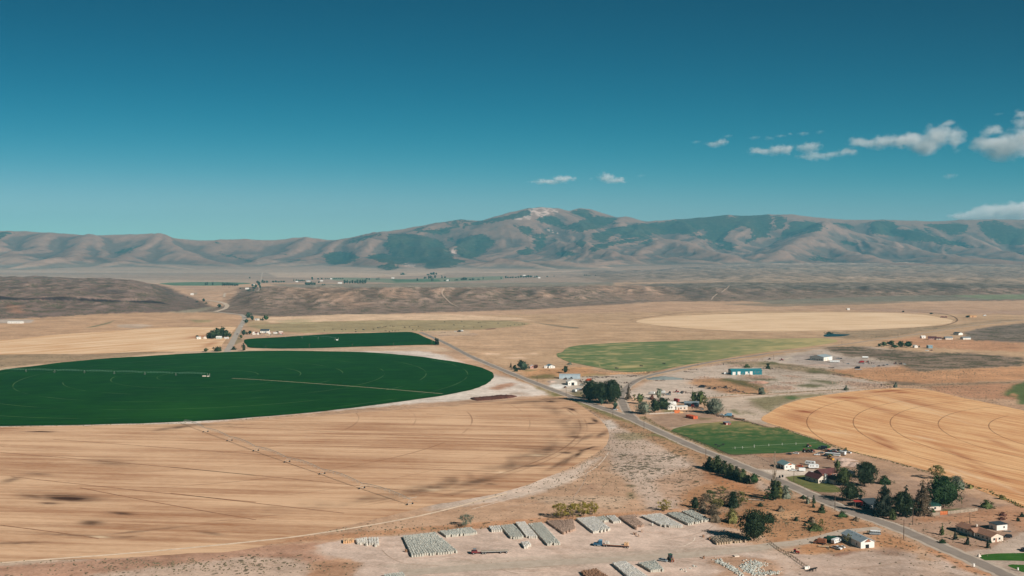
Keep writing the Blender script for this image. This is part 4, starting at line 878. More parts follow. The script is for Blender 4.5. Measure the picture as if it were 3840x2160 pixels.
ribbon('road',PL(c2,[(1500,430),(1525,400),(1530,360),(1540,320),(1545,270),(1552,230),(1562,200)]),9,.6,paint('village_road',A(184,162,144),1,0,.1,1/9,.05),6,True)
ribbon('farm_track',PL(c3,[(1195,320),(1178,350),(1190,385),(1225,425),(1250,450),(1280,470),(1330,490)]),5,1.0,paint('hill_track',A(180,152,130)),6,True)
ribbon('farm_track',PL(c6,[(2100,895),(2080,920),(2040,950),(1960,990),(1910,1045)]),5,1.0,paint('hill_track',A(180,152,130)),6,True)
ribbon('farm_track',PL(c2,[(1105,455),(1098,475),(1097,500)]),8,1.0,paint('pale_track',A(202,180,158)),4,True)
ribbon('farm_track',[(2560,1512),(2640,1494),(2826,1482),(2960,1474),(3075,1465),(3261,1457),(3340,1460),(3480,1485),(3600,1510)],5,.06,paint('dirt_track',A(176,142,116),1,0,.2,1/5,.05),6)
ribbon('gravel_road',PL(ZC,[(1750,300),(1400,330),(1000,370),(500,500),(0,610)])+[(2900,2044),(2800,2060),(2600,2080),(2300,2098),(1900,2120),(1500,2150)],lambda t:6.5+4*t,.07,mgv,6)
ribbon('farm_track',[(2640,1660),(2100,1780),(1900,1850),(1700,1905),(1500,1950),(1200,2000),(960,2030),(500,2074),(0,2112),(-400,2150)][2:],2.2,.14,paint('pale_rut',A(226,200,172),1,0,.15,1/4,.05),8)
# tyre arcs worn into the stone yard and the open ground
mtt=paint('tyre_track_pale',A(228,208,188),1,0,.12,1/3,.05);mtd=paint('tyre_track_dark',A(184,158,138),1,0,.12,1/3,.05)
for k,(pts,m_) in enumerate([([y2(900,900),y2(1100,960),y2(1400,1000),y2(1800,980)],mtt),([y2(980,860),y2(1150,900),y2(1500,930),y2(2100,880)],mtd),([y2(1000,1050),y2(1300,1080),y2(1700,1060)],mtt),([y2(700,880),y2(820,1000),y2(1200,1100)],mtd),([y1(1300,700),y1(1700,680),y1(2200,640)],mtt),([y1(850,500),y1(1000,640),y1(1300,760),y1(1900,800)],mtd),([ZF(200,1000),ZF(700,930),ZF(1100,800),ZF(1250,700)],mtd),([ZF(600,1150),ZF(800,1050),ZF(850,950)],mtt),([y6(300,300),y6(700,360),y6(1100,330)],mtd),([y6(100,420),y6(700,440),y6(1300,400),y6(2000,380)],mtt),
 (PL(cT,[(400,1100),(900,960),(1300,830),(1500,720),(1600,600)]),mtt),(PL(cT,[(1290,1000),(1380,860),(1430,720),(1540,640)]),mtd),(PL(cT,[(700,1080),(1200,1020),(1700,1040)]),mtd),(PL(cT,[(1560,420),(1640,520),(1900,600)]),mtd),(PL(ZC,[(1200,1200),(1700,1140),(2230,1050)]),mtd),(PL(ZH,[(1330,620),(1600,600),(2000,600),(2300,650)]),mtd),(PL(cM,[(700,560),(900,600),(1300,560),(1700,540)]),mtt),(PL(cM,[(1000,235),(1200,220),(1300,250)]),mtt)]):
    ribbon('tyre_track',pts,.6,.045+.0007*k,m_,8)
# fields of ruts laid by tractors
for k,(a,b) in enumerate([((41,1788),(960,1884)),((0,1697),(960,1783)),((300,1830),(960,1950)),((640,1752),(1700,1859)),((0,1970),(370,2020)),((640,1850),(1290,1925)),((1180,1672),(2180,1695)),((830,1600),(2220,1668)),((1300,1750),(1870,1770)),((200,1648),(1200,1722)),((1600,1552),(2200,1580))]):
    ribbon('tractor_rut',[a,((a[0]+b[0])/2,(a[1]+b[1])/2+random.Random(k).uniform(-3,3)),b],1.1,.14,mrut,6)
print('part3 ok')
# ------------------------------------------------------------------ vegetation
def leaf_mat(name,a,b,k=1.0):
    if name in _mc:return _mc[name]
    q=N(name);g=q.n('NewGeometry');p=q.obj()
    n1=q.noise(p,.5,3,.6)
    f=q.math('ADD',q.math('MULTIPLY',g.outputs['Random Per Island'],.7),q.map(n1,.3,.7,-.1,.4),clamp=True)
    c=q.mix(f,A(*a),A(*b))
    bs=q.n('BsdfPrincipled');q.l(c,bs.inputs['Base Color']);bs.inputs['Roughness'].default_value=.7;bs.inputs['Specular IOR Level'].default_value=.2
    tr=q.n('BsdfTranslucent');q.l(c,tr.inputs[0]);mx=q.n('MixShader');mx.inputs[0].default_value=.18
    q.l(bs.outputs[0],mx.inputs[1]);q.l(tr.outputs[0],mx.inputs[2]);q.l(mx.outputs[0],q.out.inputs[0])
    _mc[name]=q.m;return q.m
LM={'dark':leaf_mat('foliage_dark',(26,38,22),(58,72,38)),'deep':leaf_mat('foliage_deep_green',(28,50,24),(58,84,40)),
 'mid':leaf_mat('foliage_mid',(54,66,36),(98,108,60)),'olive':leaf_mat('foliage_olive',(86,84,46),(140,134,76)),
 'yellow':leaf_mat('foliage_yellow',(116,104,42),(176,156,72)),'gray':leaf_mat('foliage_gray',(86,92,76),(142,146,124)),
 'brown':leaf_mat('foliage_brown',(84,70,54),(136,118,94)),'rust':leaf_mat('foliage_rust',(80,48,40),(128,84,68)),
 'spruce':leaf_mat('foliage_spruce',(34,42,32),(66,74,56)),'bluegreen':leaf_mat('foliage_far',(40,58,46),(74,92,70)),'scrub':leaf_mat('foliage_scrub',(92,86,64),(138,124,98)),'straw':leaf_mat('foliage_straw',(130,112,80),(176,154,116))}
bark=paint('bark',A(112,92,74),1,0,.25,2,.1);deadwood=paint('dead_wood',A(176,158,138),1,0,.2,2,.1)
def leaves(rng,pts,size,flat=.0):
    n=len(pts);a=rng.normal(size=(n,3));a[:,2]+=flat;a/=np.linalg.norm(a,axis=1)[:,None]
    b=rng.normal(size=(n,3));b-=a*(a*b).sum(1)[:,None];b/=np.linalg.norm(b,axis=1)[:,None];c=np.cross(a,b)
    s=size*rng.uniform(.6,1.3,(n,1));t=s*rng.uniform(.5,.9,(n,1))
    v=np.stack([pts-b*s,pts-c*t+a*s*.15,pts+b*s,pts+c*t-a*s*.1],1).reshape(-1,3)
    return v,np.arange(n*4).reshape(n,4)
def crown(kind,h,w,n,seed):
    """leaf faces gathered in clumps through the volume of a crown; base at z=0"""
    r=np.random.default_rng(seed);R_=w/2
    if kind=='bare':return None
    lo={'broad':.14,'tall':.08,'willow':.04,'cone':.05,'column':.06,'shrub':.0,'open':.2}[kind]
    nc=max(14,int(n/26));u=r.uniform(0,1,nc);th=r.uniform(0,2*math.pi,nc)
    if kind=='cone':
        z=1-np.sqrt(u)*.98;rad=(1-z)**.85*(.78+.22*r.random(nc));rr=rad*R_*np.where(r.random(nc)<.7,1,r.random(nc))
        z=lo+z*(1-lo);cs=w*.07
    elif kind=='column':
        z=u;rad=np.sin(np.pi*np.clip(z*.86+.12,0,1))**.6;rr=rad*R_*np.sqrt(r.uniform(.2,1,nc));z=lo+z*(1-lo);cs=w*.11
    else:
        z=u**.85;pw={'broad':.62,'tall':.5,'willow':.55,'shrub':.75,'open':.6}[kind]
        zz={'shrub':.08+.46*0+z*.92}.get(kind,z*.94+.05)
        rad=np.sin(np.pi*np.clip(zz if kind!='shrub' else .5+.5*z,0,1))**pw
        lump=1+.22*np.sin(th*3+seed)+.16*np.sin(th*5+seed*2+z*6)
        rr=rad*R_*lump*np.where(r.random(nc)<.66,r.uniform(.75,1,nc),np.sqrt(r.random(nc))*.8)
        z=lo+z*(1-lo);cs=w*(.10 if kind!='open' else .085)
    cen=np.stack([rr*np.cos(th),rr*np.sin(th),z*h],1)
    k=r.integers(0,nc,n);sc=np.array([cs,cs,cs*(.8 if kind!='willow' else 1.5)])
    csz=r.uniform(.6,1.25,nc)
    pts=cen[k]+r.normal(size=(n,3))*sc*.62*csz[k][:,None]
    if kind=='cone':pts[:,2]-=np.hypot(pts[:,0],pts[:,1])*.22
    pts[:,2]=np.clip(pts[:,2],.05,h*1.02)
    size=max(.12,(w*h)**.5*.036*(900/n)**.38)
    v,f=leaves(r,pts,size*1.1)
    V=[v];Fc=[f];off=len(v)
    # inner mass so a dense crown does not show daylight everywhere
    if kind in('broad','tall','willow','shrub','column','cone'):
        m=10;q=7;g=[]
        for i in range(q+1):
            tt=i/q;zc_=lo+tt*(1-lo)
            if kind=='cone':ra=(1-tt)**.9*.62
            elif kind=='shrub':ra=math.cos(tt*math.pi/2*.98)*.72
            elif kind=='column':ra=math.sin(math.pi*min(1,max(0,tt*.86+.12)))**.6*.62
            else:ra=math.sin(math.pi*min(.97,tt*.94+.04))**.6*.70
            for j in range(m):
                a=2*math.pi*j/m;x=ra*R_*(1+.22*math.sin(a*3+seed)+.16*math.sin(a*5+seed*2+tt*6))*r.uniform(.8,1.0)
                g.append((x*math.cos(a),x*math.sin(a),zc_*h*.93))
        V.append(np.array(g))
        ff=[(off+i*m+j,off+i*m+(j+1)%m,off+(i+1)*m+(j+1)%m,off+(i+1)*m+j) for i in range(q) for j in range(m)]
        Fc.append(np.array(ff))
    return np.concatenate(V),np.concatenate(Fc)
def branches(h,w,seed,r0,n=9,lean=0,bare=False):
    rr=random.Random(seed);m=MB();top=(rr.uniform(-.04,.04)*w,rr.uniform(-.04,.04)*w,h*.72 if not bare else h*.95)
    m.cyl((0,0,-.2),(top[0]*.5,top[1]*.5,top[2]*.5),r0,r0*.68,7);m.cyl((top[0]*.5,top[1]*.5,top[2]*.5),top,r0*.68,r0*.2,6)
    for i in range(n):
        t=rr.uniform(.22,.9);z=top[2]*t;a=rr.uniform(0,6.28);L=w*.42*(1.1-t*.5)*rr.uniform(.6,1);x0=top[0]*t;y0=top[1]*t
        e=(x0+math.cos(a)*L,y0+math.sin(a)*L,z+L*rr.uniform(.4,1.3) if not bare else z+h*.2)
        m.cyl((x0,y0,z),e,r0*(.35 if not bare else .6)*(1-t*.5),r0*(.07 if not bare else .2),5)
        if bare:
            for k in range(3):
                b=rr.uniform(0,6.28);p=[x0+(e[0]-x0)*.6,y0+(e[1]-y0)*.6,z+(e[2]-z)*.6]
                m.cyl(p,(p[0]+math.cos(b)*L*.35,p[1]+math.sin(b)*L*.35,p[2]+h*.12),r0*.3,r0*.12,4)
    return m
TREES=[]
_tn=[0]
def tree(pt,hp,wp,kind,mat,label,name=None,cat=None,group=None,n=None,Y=None,terrain=False,trunk=True,bare=False):
    px,py=pt;_tn[0]+=1;seed=_tn[0]*7+3
    x,y,z=GG(px,py)
    m=math.hypot(y,HC)/F;h=hp*m*1.06;w=wp*m*(1.2 if kind!='cone' else 1.1)
    shrub=kind=='shrub'
    name=name or ('shrub' if shrub else 'tree');cat=cat or ('shrub' if shrub else 'tree')
    o=empty(name,(x,y,z),random.Random(seed).uniform(0,6.28));tag(o,label,cat,group)
    if n is None:
        area=hp*wp;n=int(min(4600,max(240,area*.75)))
    if not bare:
        v,f=crown(kind,h,w,n,seed);link('crown' if not shrub else 'foliage',mesh_np('crown',v,f,LM[mat],False),o)
    if trunk or bare:
        b=branches(h,w,seed,max(.12,h*.022)*(.62 if bare else 1),(16 if bare else 9) if not shrub else 5,bare=bare) if (hp>26 or bare) else MB().cyl((0,0,-.2),(0,0,h*.5),max(.1,h*.025),h*.012,6)
        b.build('trunk' if not shrub else 'stem',deadwood if bare else bark,o)
    TREES.append(o);return o
def sc(f,k):return lambda p:f(*p)
def T(f,k,p,h,w,kind,mat,label,**kw):return tree(f(*p),h*k,w*k,kind,mat,label,**kw)
kH=.17255;kG=.2002;k5=.15528;kM=.3106;kR=.2873;kA=.17255;kB=.17255;kD=.17946;kE=.1794;kF=.17255;kC=.1708
cg='cottonwoods in the dark grove by the road junction'
T(ZH,kH,(880,850),440,300,'tall','dark','tall dark cottonwood at the left end of the grove by the junction',group=cg)
T(ZH,kH,(1010,800),350,240,'tall','dark','dark cottonwood behind the front trees of the junction grove',group=cg)
T(ZH,kH,(1130,890),440,270,'tall','dark','lower dark cottonwood in the middle of the junction grove',group=cg)
T(ZH,kH,(1340,890),480,340,'tall','dark','widest and tallest dark cottonwood in the junction grove',group=cg)
T(ZH,kH,(1480,800),330,170,'tall','dark','dark cottonwood at the right end of the junction grove by the side road',group=cg)
T(ZH,kH,(1135,925),140,90,'broad','bluegreen','small grey-green tree in front of the dark cottonwood grove')
T(ZH,kH,(1430,1010),160,110,'broad','bluegreen','small tree in the wedge between the two roads beside parked cars')
T(ZH,kH,(1720,795),315,155,'cone','brown','brownish spruce standing alone right of the side road')
T(ZH,kH,(1965,895),205,160,'broad','mid','round green tree in the yard below the brownish spruce')
T(ZH,kH,(1860,835),130,130,'open','olive','thin pale olive tree touching the round green tree')
T(ZH,kH,(2060,1115),245,290,'willow','gray','wide grey-green willow by the rail fence near the junction')
T(ZG,kG,(280,485),235,180,'broad','dark','dark tree right of the grey willow left of the white house')
T(ZG,kG,(430,430),205,230,'broad','dark','dark wide tree shading the left wall of the white house')
T(ZG,kG,(350,235),185,120,'broad','gray','grey-green tree in front of the old tractor yard')
T(ZG,kG,(225,245),90,110,'shrub','rust','reddish brown bush left of the grey-green tree by the tractor yard')
T(ZG,kG,(1010,330),230,115,'tall','mid','left of two tall cottonwoods behind the blue shed')
T(ZG,kG,(1130,335),240,165,'tall','mid','right of two tall cottonwoods behind the blue shed')
T(ZG,kG,(1210,400),190,150,'open','olive','thin olive tree between the two cottonwoods and the big willow')
T(ZG,kG,(1400,505),255,300,'willow','gray','big rounded grey willow above the row of old cars')
T(ZG,kG,(2285,145),115,130,'shrub','gray','round grey bush beside the dirt track right of the machine rows')
T(ZH,kH,(350,225),145,130,'broad','dark','dark tree rising behind the arched barn')
T(ZH,kH,(440,42),45,110,'shrub','gray','low grey shrub at the edge of the light green field')
f_='trees round the farmhouse by the green circle'
T(y5,k5,(620,368),105,80,'cone','brown','small brown conifer at the left of the pink farmhouse trees',group=f_)
T(y5,k5,(705,425),110,90,'broad','dark','small dark tree second from left near the pink farmhouse',group=f_)
T(y5,k5,(745,468),85,110,'shrub','dark','low dark round bush nearest the road by the pink farmhouse',group=f_)
T(y5,k5,(865,405),205,160,'broad','dark','tallest dark tree beside the pink farmhouse',group=f_)
T(y5,k5,(925,428),170,240,'willow','bluegreen','broad blue-green willow left of the pink farmhouse',group=f_)
T(y5,k5,(1225,395),80,130,'broad','rust','dark reddish round tree right of the pink farmhouse',group=f_)
T(cM,kM,(775,332),58,70,'shrub','dark','dark round bush on the bank above the stone rubble yard')
T(cM,kM,(520,317),36,90,'shrub','mid','low green bush behind the blue metal building')
T(cM,kM,(695,642),78,82,'broad','gray','grey round tree on the verge below the rubble yard')
T(cM,kM,(1715,592),56,62,'shrub','gray','grey bush where the dirt track meets the orange field')
T(cM,kM,(2312,556),56,62,'shrub','gray','grey bush beside dark brush at the top of the orange field')
g_='trees of the lone homestead on the sage plain'
for p,h,w,l in [((750,692),60,75,'leftmost full green tree of the lone homestead on the plain'),((842,684),66,95,'second tree of the lone homestead, joined to the leftmost'),((890,716),45,90,'lowest dark tree in the middle of the lone homestead'),((965,702),75,90,'lighter green tree right of the gap in the lone homestead'),((1065,706),72,110,'darkest tree at the right of the lone homestead'),((690,694),36,50,'small pale tree at the far left of the lone homestead')]:
    T(cR,kR,p,h,w,'broad','deep' if 'dark' in l else 'mid',l,group=g_)
T(cR,kR,(1000,247),18,34,'broad','dark','left of two dark far trees above the pale ellipse field')
T(cR,kR,(1365,272),18,46,'broad','dark','right of two dark far trees above the pale ellipse field')
T(cR,kR,(30,524),22,110,'shrub','dark','dark reeds and bushes on the far shore of the pond',name='reed_bed',cat='reeds')
T(cR,kR,(1842,316),26,50,'broad','dark','dark tree against the tan box shed on the plain')
# homestead with the maroon roofs
T(ZA,kA,(1045,695),190,130,'tall','mid','slim bright green tree left of the gravel heap')
T(ZA,kA,(1640,1065),480,420,'broad','dark','largest dark tree behind the maroon-roofed house',n=4000)
T(ZA,kA,(1730,900),320,220,'broad','deep','bright green tree joined to the right of the largest dark tree')
T(ZA,kA,(1190,1045),350,320,'broad','mid','brownish green tree in front of the maroon-roofed house')
T(ZA,kA,(2070,1015),165,280,'shrub','deep','wide dark green bush right of the largest tree at the maroon house')
T(ZA,kA,(1330,1385),345,400,'broad','dark','dark spreading tree by the road above the red stand')
T(ZA,kA,(1225,300),70,90,'shrub','olive','olive shrub at the corner of the orange field by the scrapped cars')
T(ZB,kB,(680,770),710,500,'cone','spruce','broad dark spruce right of the red roadside stand',n=4200)
T(ZB,kB,(1135,790),690,250,'cone','spruce','narrow pointed spruce in the middle of the dark road grove',n=2600)
T(ZB,kB,(1090,790),470,420,'broad','dark','round dark tree at the foot of the narrow spruce',n=3200)
T(ZB,kB,(1500,750),720,420,'cone','brown','tall brownish spruce beside the lamp post',n=4200)
T(ZB,kB,(1950,600),600,660,'broad','deep','huge deep green broad tree at the end of the plank fence',n=4200)
T(ZB,kB,(850,860),210,150,'shrub','mid','green bush at the road edge below the broad spruce')
T(ZB,kB,(600,720),140,160,'shrub','dark','dark bush left of the broad spruce by the stone border')
T(ZB,kB,(1730,740),110,130,'shrub','deep','round green bush at the left end of the plank fence')
j_='young junipers on the lawn of the long low house'
T(ZB,kB,(1930,1195),240,120,'cone','mid','tallest young juniper, farthest from the long low house',group=j_)
T(ZB,kB,(2210,1295),195,125,'cone','spruce','second young juniper before the long low house',group=j_)
T(ZB,kB,(2480,1402),190,135,'cone','spruce','third young juniper before the long low house',group=j_)
T(ZD,kD,(1248,862),175,110,'cone','spruce','young juniper nearest the driveway of the long low house',group=j_)
T(ZD,kD,(1495,712),100,100,'shrub','deep','green bush against the white gable of the long low house')
T(ZD,kD,(1300,760),70,60,'shrub','deep','small bush at the left corner of the long low house')
T(ZD,kD,(1560,190),70,160,'shrub','rust','upper of two dark red bushes behind the small white outbuilding')
T(ZD,kD,(1545,268),56,160,'shrub','rust','lower of two dark red bushes behind the small white outbuilding')
T(ZD,kD,(1875,304),75,85,'shrub','dark','small dark bush right of the two red bushes')
T(ZD,kD,(1960,210),80,120,'shrub','dark','dark bush near the right frame edge above the houses')
T(cF,.4037,(1770,1032),115,125,'open','olive','thin half-bare tree on the edge of the orange field')
T(cF,.4037,(1950,1112),95,170,'shrub','gray','grey-green thicket bush on the edge of the orange field')
T(cF,.4037,(2075,1118),36,62,'shrub','olive','small olive bush right of the grey-green thicket bush')
T(c1,.4658,(2275,565),54,100,'shrub','mid','dark green bush in dry ground below the orange field')
T(c1,.4658,(2400,498),34,60,'shrub','olive','pale small bush on the field bank at the right')
# hedge left of the road
hg='bushy trees in the thick green hedge left of the road'
for i,(x,y,h,w,m) in enumerate([(330,430,230,210,'dark'),(500,480,300,240,'mid'),(650,540,250,220,'dark'),(770,610,260,230,'mid'),(900,650,240,220,'dark'),(1030,700,240,230,'mid'),(1130,735,160,160,'dark')]):
    T(ZE,kE,(x,y),h,w,'shrub',m,'bushy dark green tree merged into the thick hedge left of the road',name='tree',cat='tree',group=hg)
T(ZE,kE,(1270,755),200,195,'broad','deep','round green tree closing the lower end of the thick hedge')
T(ZE,kE,(1690,1092),880,120,'bare','mid','tall dead poplar with bare grey tops beside the road',bare=True,name='dead_poplar')
T(ZE,kE,(1700,1090),430,200,'column','dark','dark leafy poplar at the foot of the tall dead poplar')
T(ZE,kE,(1790,1060),340,130,'column','olive','olive leaning poplar right of the tall dead poplar')
T(ZE,kE,(1560,1115),240,170,'open','deep','bright green bush at the left foot of the dead poplar')
T(ZE,kE,(1920,1040),230,280,'shrub','gray','pale grey-green bush between the dead poplar and the road')
for p,h,w,m,l in [((2300,1060),80,140,'dark','low dark bush nearest the road below the grey-green bush'),((2390,1160),140,95,'gray','small grey bush right of the dead poplar on red soil'),((2520,1155),150,80,'dark','slim dark bush beside the road, first of a close pair'),((2512,1245),76,80,'dark','short dark bush below the slim dark bush')]:
    T(ZE,kE,p,h,w,'shrub',m,l)
tk='bushes in the dry thicket above the dark stone stacks'
for p,h,w,kd,m,l in [((350,1105),200,200,'open','mid','green bush at the top left of the dry thicket'),((610,965),160,150,'open','olive','yellowish bush topmost in the dry thicket'),((830,1235),290,280,'shrub','dark','darkest dense bush in the middle of the dry thicket'),((990,1205),260,240,'open','olive','olive leafy bush right of the darkest thicket bush'),((40,1245),200,190,'shrub','dark','dark bush at the left end of the dry thicket'),((230,1185),190,210,'open','brown','brown bare bush left in the dry thicket'),((500,1275),190,240,'open','olive','olive bush below the brown bare bush of the thicket'),((420,1400),200,260,'shrub','brown','brown tangled bush at the bottom of the dry thicket'),((640,1180),180,200,'open','straw','straw coloured dry bush in the heart of the thicket'),((200,1330),170,230,'shrub','brown','brown dry bush above the stone stacks at the thicket edge')]:
    T(ZE,kE,p,h,w,kd,m,l,group=tk)
T(ZF,kF,(190,385),225,235,'open','yellow','single yellow bush above the pale stone stacks')
T(ZF,kF,(1650,635),280,270,'shrub','olive','olive green bush at the right end of the thicket above the dark tree')
T(ZF,kF,(1290,610),210,280,'shrub','brown','purplish brown bush right of the last pale stone stack')
T(ZF,kF,(2130,1040),610,550,'broad','dark','big solitary dark green tree beside the dark stone stack',n=4200)
yh='yellow-green bushes in the row above the stone stacks'
for x,y,h,w,l in [(200,272,160,165,'leftmost yellow-green bush of the row above the stone stacks'),(350,272,165,160,'second yellow-green bush of the row above the stone stacks'),(480,245,155,160,'third yellow-green bush of the row above the stone stacks'),(585,220,135,135,'rightmost yellow-green bush of the row above the stone stacks')]:
    T(cY2,.3106,(x,y),h,w,'open','yellow',l,group=yh,n=1400)
T(y2,.20186,(225,215),190,230,'open','gray','lone round grey bush above the second stone stack')
T(ZC,kC,(220,182),95,150,'shrub','dark','dark bush on red soil left of the steel shed drive')
T(ZC,kC,(105,242),52,95,'shrub','dark','small dark bush below the dark bush on red soil')
T(ZC,kC,(330,335),130,330,'shrub','mid','long low green bush above the gravel drive')
T(ZC,kC,(480,262),150,130,'open','olive','olive bush at the right of the long low bush')
T(ZC,kC,(1065,648),205,130,'open','olive','small olive tree against the shaded side of the steel shed')
for p,h,w,l in [((950,608),66,56,'dark round bush alone on red soil left of the utility pole'),((870,690),44,64,'low bush on red soil above the long low bush'),((740,672),30,44,'tiny dark bush on red soil near the solitary tree'),((618,595),38,60,'brown tuft on red soil above the solitary tree'),((530,682),66,100,'dark thin bush right of the solitary dark green tree'),((455,555),26,50,'brown tuft on red soil above the solitary dark tree'),((1225,672),30,60,'brown tuft at the road edge across from the spruces'),((1110,640),40,80,'green tuft at the road edge by the utility pole'),((1920,850),26,60,'green tuft in the ditch across from the junipers')]:
    T(c1,.4658,p,h,w,'shrub','dark' if 'dark' in l else ('deep' if 'green' in l else 'brown'),l)
# farms by the left road
q_='trees round the white farm by the left road'
for p,h,w,kd,m,l in [((715,322),190,220,'broad','bluegreen','biggest round tree at the bend of the left road'),((850,412),170,140,'broad','bluegreen','dark tree between the bend and the white bungalow'),((630,515),140,170,'broad','bluegreen','round tree nearest the left road below the bend'),((1365,405),170,190,'broad','deep','wide tree right of the white bungalow by the left road'),((1240,415),125,100,'cone','dark','small conifer right of the white bungalow'),((1170,405),85,80,'cone','dark','smallest conifer touching the white bungalow')]:
    T(y3,.10093,p,h,w,kd,m,l,group='trees round the white bungalow by the left road')
for p,h,w,kd,m,l in [((530,962),195,170,'tall','bluegreen','tall tree nearest the road at the white farm'),((760,932),130,145,'broad','dark','second tree at the white farm left of its house'),((440,1085),130,120,'broad','mid','tree at the road edge below the white farm'),((650,925),75,95,'shrub','dark','low bush between the two tall trees of the white farm'),((1790,885),70,80,'broad','dark','round dark tree beside the red barn'),((1130,922),50,95,'shrub','dark','dark hedge bush before the big barn of the white farm')]:
    T(y3,.10093,p,h,w,kd,m,l,group=q_)
gr='trees of the dark grove left of the left road'
for p,h,w,kd,l in [((1050,830),250,300,'broad','left shoulder tree of the dark grove in the pale field'),((1200,855),350,320,'broad','second tree of the dark grove in the pale field'),((1370,825),430,340,'broad','tall middle tree of the dark grove in the pale field'),((1600,805),465,300,'tall','pointed tallest tree of the dark grove in the pale field'),((1790,805),330,280,'broad','right shoulder tree of the dark grove in the pale field'),((1950,800),200,140,'broad','small last tree of the dark grove towards the road')]:
    T(y4,.08282,p,h,w,kd,'dark',l,group=gr,n=900)
for p,h,w,l in [((480,805),105,150,'small dark tree beside the white shed left of the grove'),((960,850),170,150,'low tree between the two pale sheds and the grove'),((870,1435),150,220,'single round tree between pale field and green circle'),((1400,1415),200,440,'wide dark bush clump at the near corner of the pale field'),((2130,1348),135,280,'dark bush at the lower end of the left road')]:
    T(y4,.08282,p,h,w,'broad' if 'bush' not in l else 'shrub','dark' if 'dark' in l else 'mid',l)
T(cS,.4503,(697,432),56,30,'column','dark','slim dark poplar at the left corner of the small green field')
T(cS,.4503,(2298,386),64,20,'column','dark','left of a close pair of poplars at the right corner of the small green field')
T(cS,.4503,(2314,388),60,20,'column','dark','right of a close pair of poplars at the right corner of the small green field')

T(c2,.3106,(850,552),36,40,'broad','bluegreen','round tree left of the winding road in the gap')
T(c2,.3106,(880,575),14,44,'shrub','bluegreen','low bush under the round tree by the winding road')
T(c2,.3106,(1042,622),40,46,'broad','bluegreen','tree inside the bend of the winding road')
T(c2,.3106,(770,558),12,40,'shrub','bluegreen','low bush left of the winding road')
# far village trees
def far(f,k,lst,label,group):
    for p,h,w,kd in lst:T(f,k,p,h,w,kd,'bluegreen',label,group=group,n=160)
rr=random.Random(5)
far(c2,.3106,[((872,355),34,18,'column'),((892,353),40,22,'column'),((960,350),36,20,'column')],'dark poplar standing against the far thin green field','poplars against the far green field')
far(c2,.3106,[((1076,362),48,16,'column')]+[((1098+i*26,362+rr.uniform(-2,2)),rr.uniform(26,40),34,'broad') for i in range(7)],'tree in the dense clump at the right end of the far green field','clump of trees at the far green field')
far(c2,.3106,[((1440,372),30,34,'broad'),((1480,382),36,36,'broad'),((1520,362),52,32,'tall'),((1500,332),30,30,'broad'),((1532,402),50,24,'tall'),((1460,398),26,50,'broad'),((1556,328),40,26,'tall'),((1580,328),26,30,'broad'),((1610,326),26,30,'broad'),((1400,416),14,60,'shrub'),((1450,416),12,50,'shrub')],'tree along the far village street','trees along the far village street')
far(c2,.3106,[((1690+i*32,322-i*.6),rr.uniform(16,30),30,'broad') for i in range(5)]+[((1938,308),32,12,'column')]+[((1968+i*24,306),rr.uniform(14,22),26,'broad') for i in range(5)],'small tree in the far row right of the village','far row of trees right of the village')
far(c2,.3106,[((2160,290),36,26,'broad'),((2232,286),20,24,'broad'),((2275,284),18,22,'broad')]+[((2320+i*26,280-i*.6),11,26,'shrub') for i in range(9)],'tree of the thin far tree line before the mountains','thin far tree line')
far(c2,.3106,[((2085+i*21,352),rr.uniform(30,42),26,'tall') for i in range(6)]+[((2240,332),26,22,'broad'),((2285,352),16,24,'shrub'),((2308,350),14,20,'shrub')],'tree in the compact far grove before the dark hill','compact far grove')
far(c3,.3882,[((238+i*25,266),rr.uniform(20,32) if i<5 else rr.uniform(34,40),26,'broad' if i<5 else 'column') for i in range(9)],'tree in the long far windbreak left of centre','long far windbreak')
far(c3,.3882,[((452,230),16,20,'broad'),((478,232),18,22,'broad'),((545,232),18,10,'column'),((558,232),22,9,'column'),((570,231),24,9,'column')],'little tree in the thin far row behind the windbreak','thin far row behind the windbreak')
far(c3,.3882,[((800,181),18,52,'shrub')],'single low dark clump at the foot of the mountain',None)
far(c3,.3882,[((940,244),30,15,'column'),((1008,222),22,14,'column'),((1022,220),20,12,'column'),((1052,222),28,20,'tall'),((1070,222),32,18,'tall'),((1076,247),48,12,'column'),((1090,247),44,12,'column'),((1112,216),28,20,'tall')],'poplar in the central far farm group','poplars of the central far farm')
far(c3,.3882,[((1045,188),14,26,'broad'),((1075,184),22,28,'broad'),((1098,184),26,30,'broad'),((1124,183),20,18,'broad')],'tree in the upper far clump above the central poplars','upper far clump')
far(c3,.3882,[((1178,217),27,14,'column'),((1208,215),18,22,'broad'),((1206,244),14,22,'broad'),((1248,243),14,18,'broad')],'tree beside the far white house right of the poplars','trees by the far white house')
far(c3,.3882,[((1320,236),10,40,'shrub'),((1370,236),20,26,'broad'),((1392,236),28,34,'broad'),((1412,236),22,24,'broad'),((1450,234),14,26,'broad'),((1478,234),18,30,'broad'),((1530,230),10,34,'shrub'),((1576,229),30,11,'column')],'tree in the dark far clump right of centre','dark far clump right of centre')
far(c3,.3882,[((1792+i*25+rr.uniform(-4,4),216-i*.7),rr.uniform(12,24),24,'broad') for i in range(13)]+[((1750,220),12,16,'broad'),((2195,201),8,24,'shrub'),((2262,198),8,14,'shrub')],'tree in the long far tree line at the foot of the plateau','long far tree line')
far(c6,.3494,[((552,786),14,12,'broad'),((570,786),13,12,'broad'),((588,787),10,10,'broad'),((606,788),9,10,'broad'),((668,788),9,9,'broad')],'tiny dark tree on the far plateau','tiny trees on the far plateau')
far(c2,.3106,[((1405,273),20,16,'broad'),((1290,396),13,22,'broad'),((1156,383),9,10,'broad'),((655,503),10,14,'broad')],'scattered far tree standing alone in the basin','lone far trees in the basin')
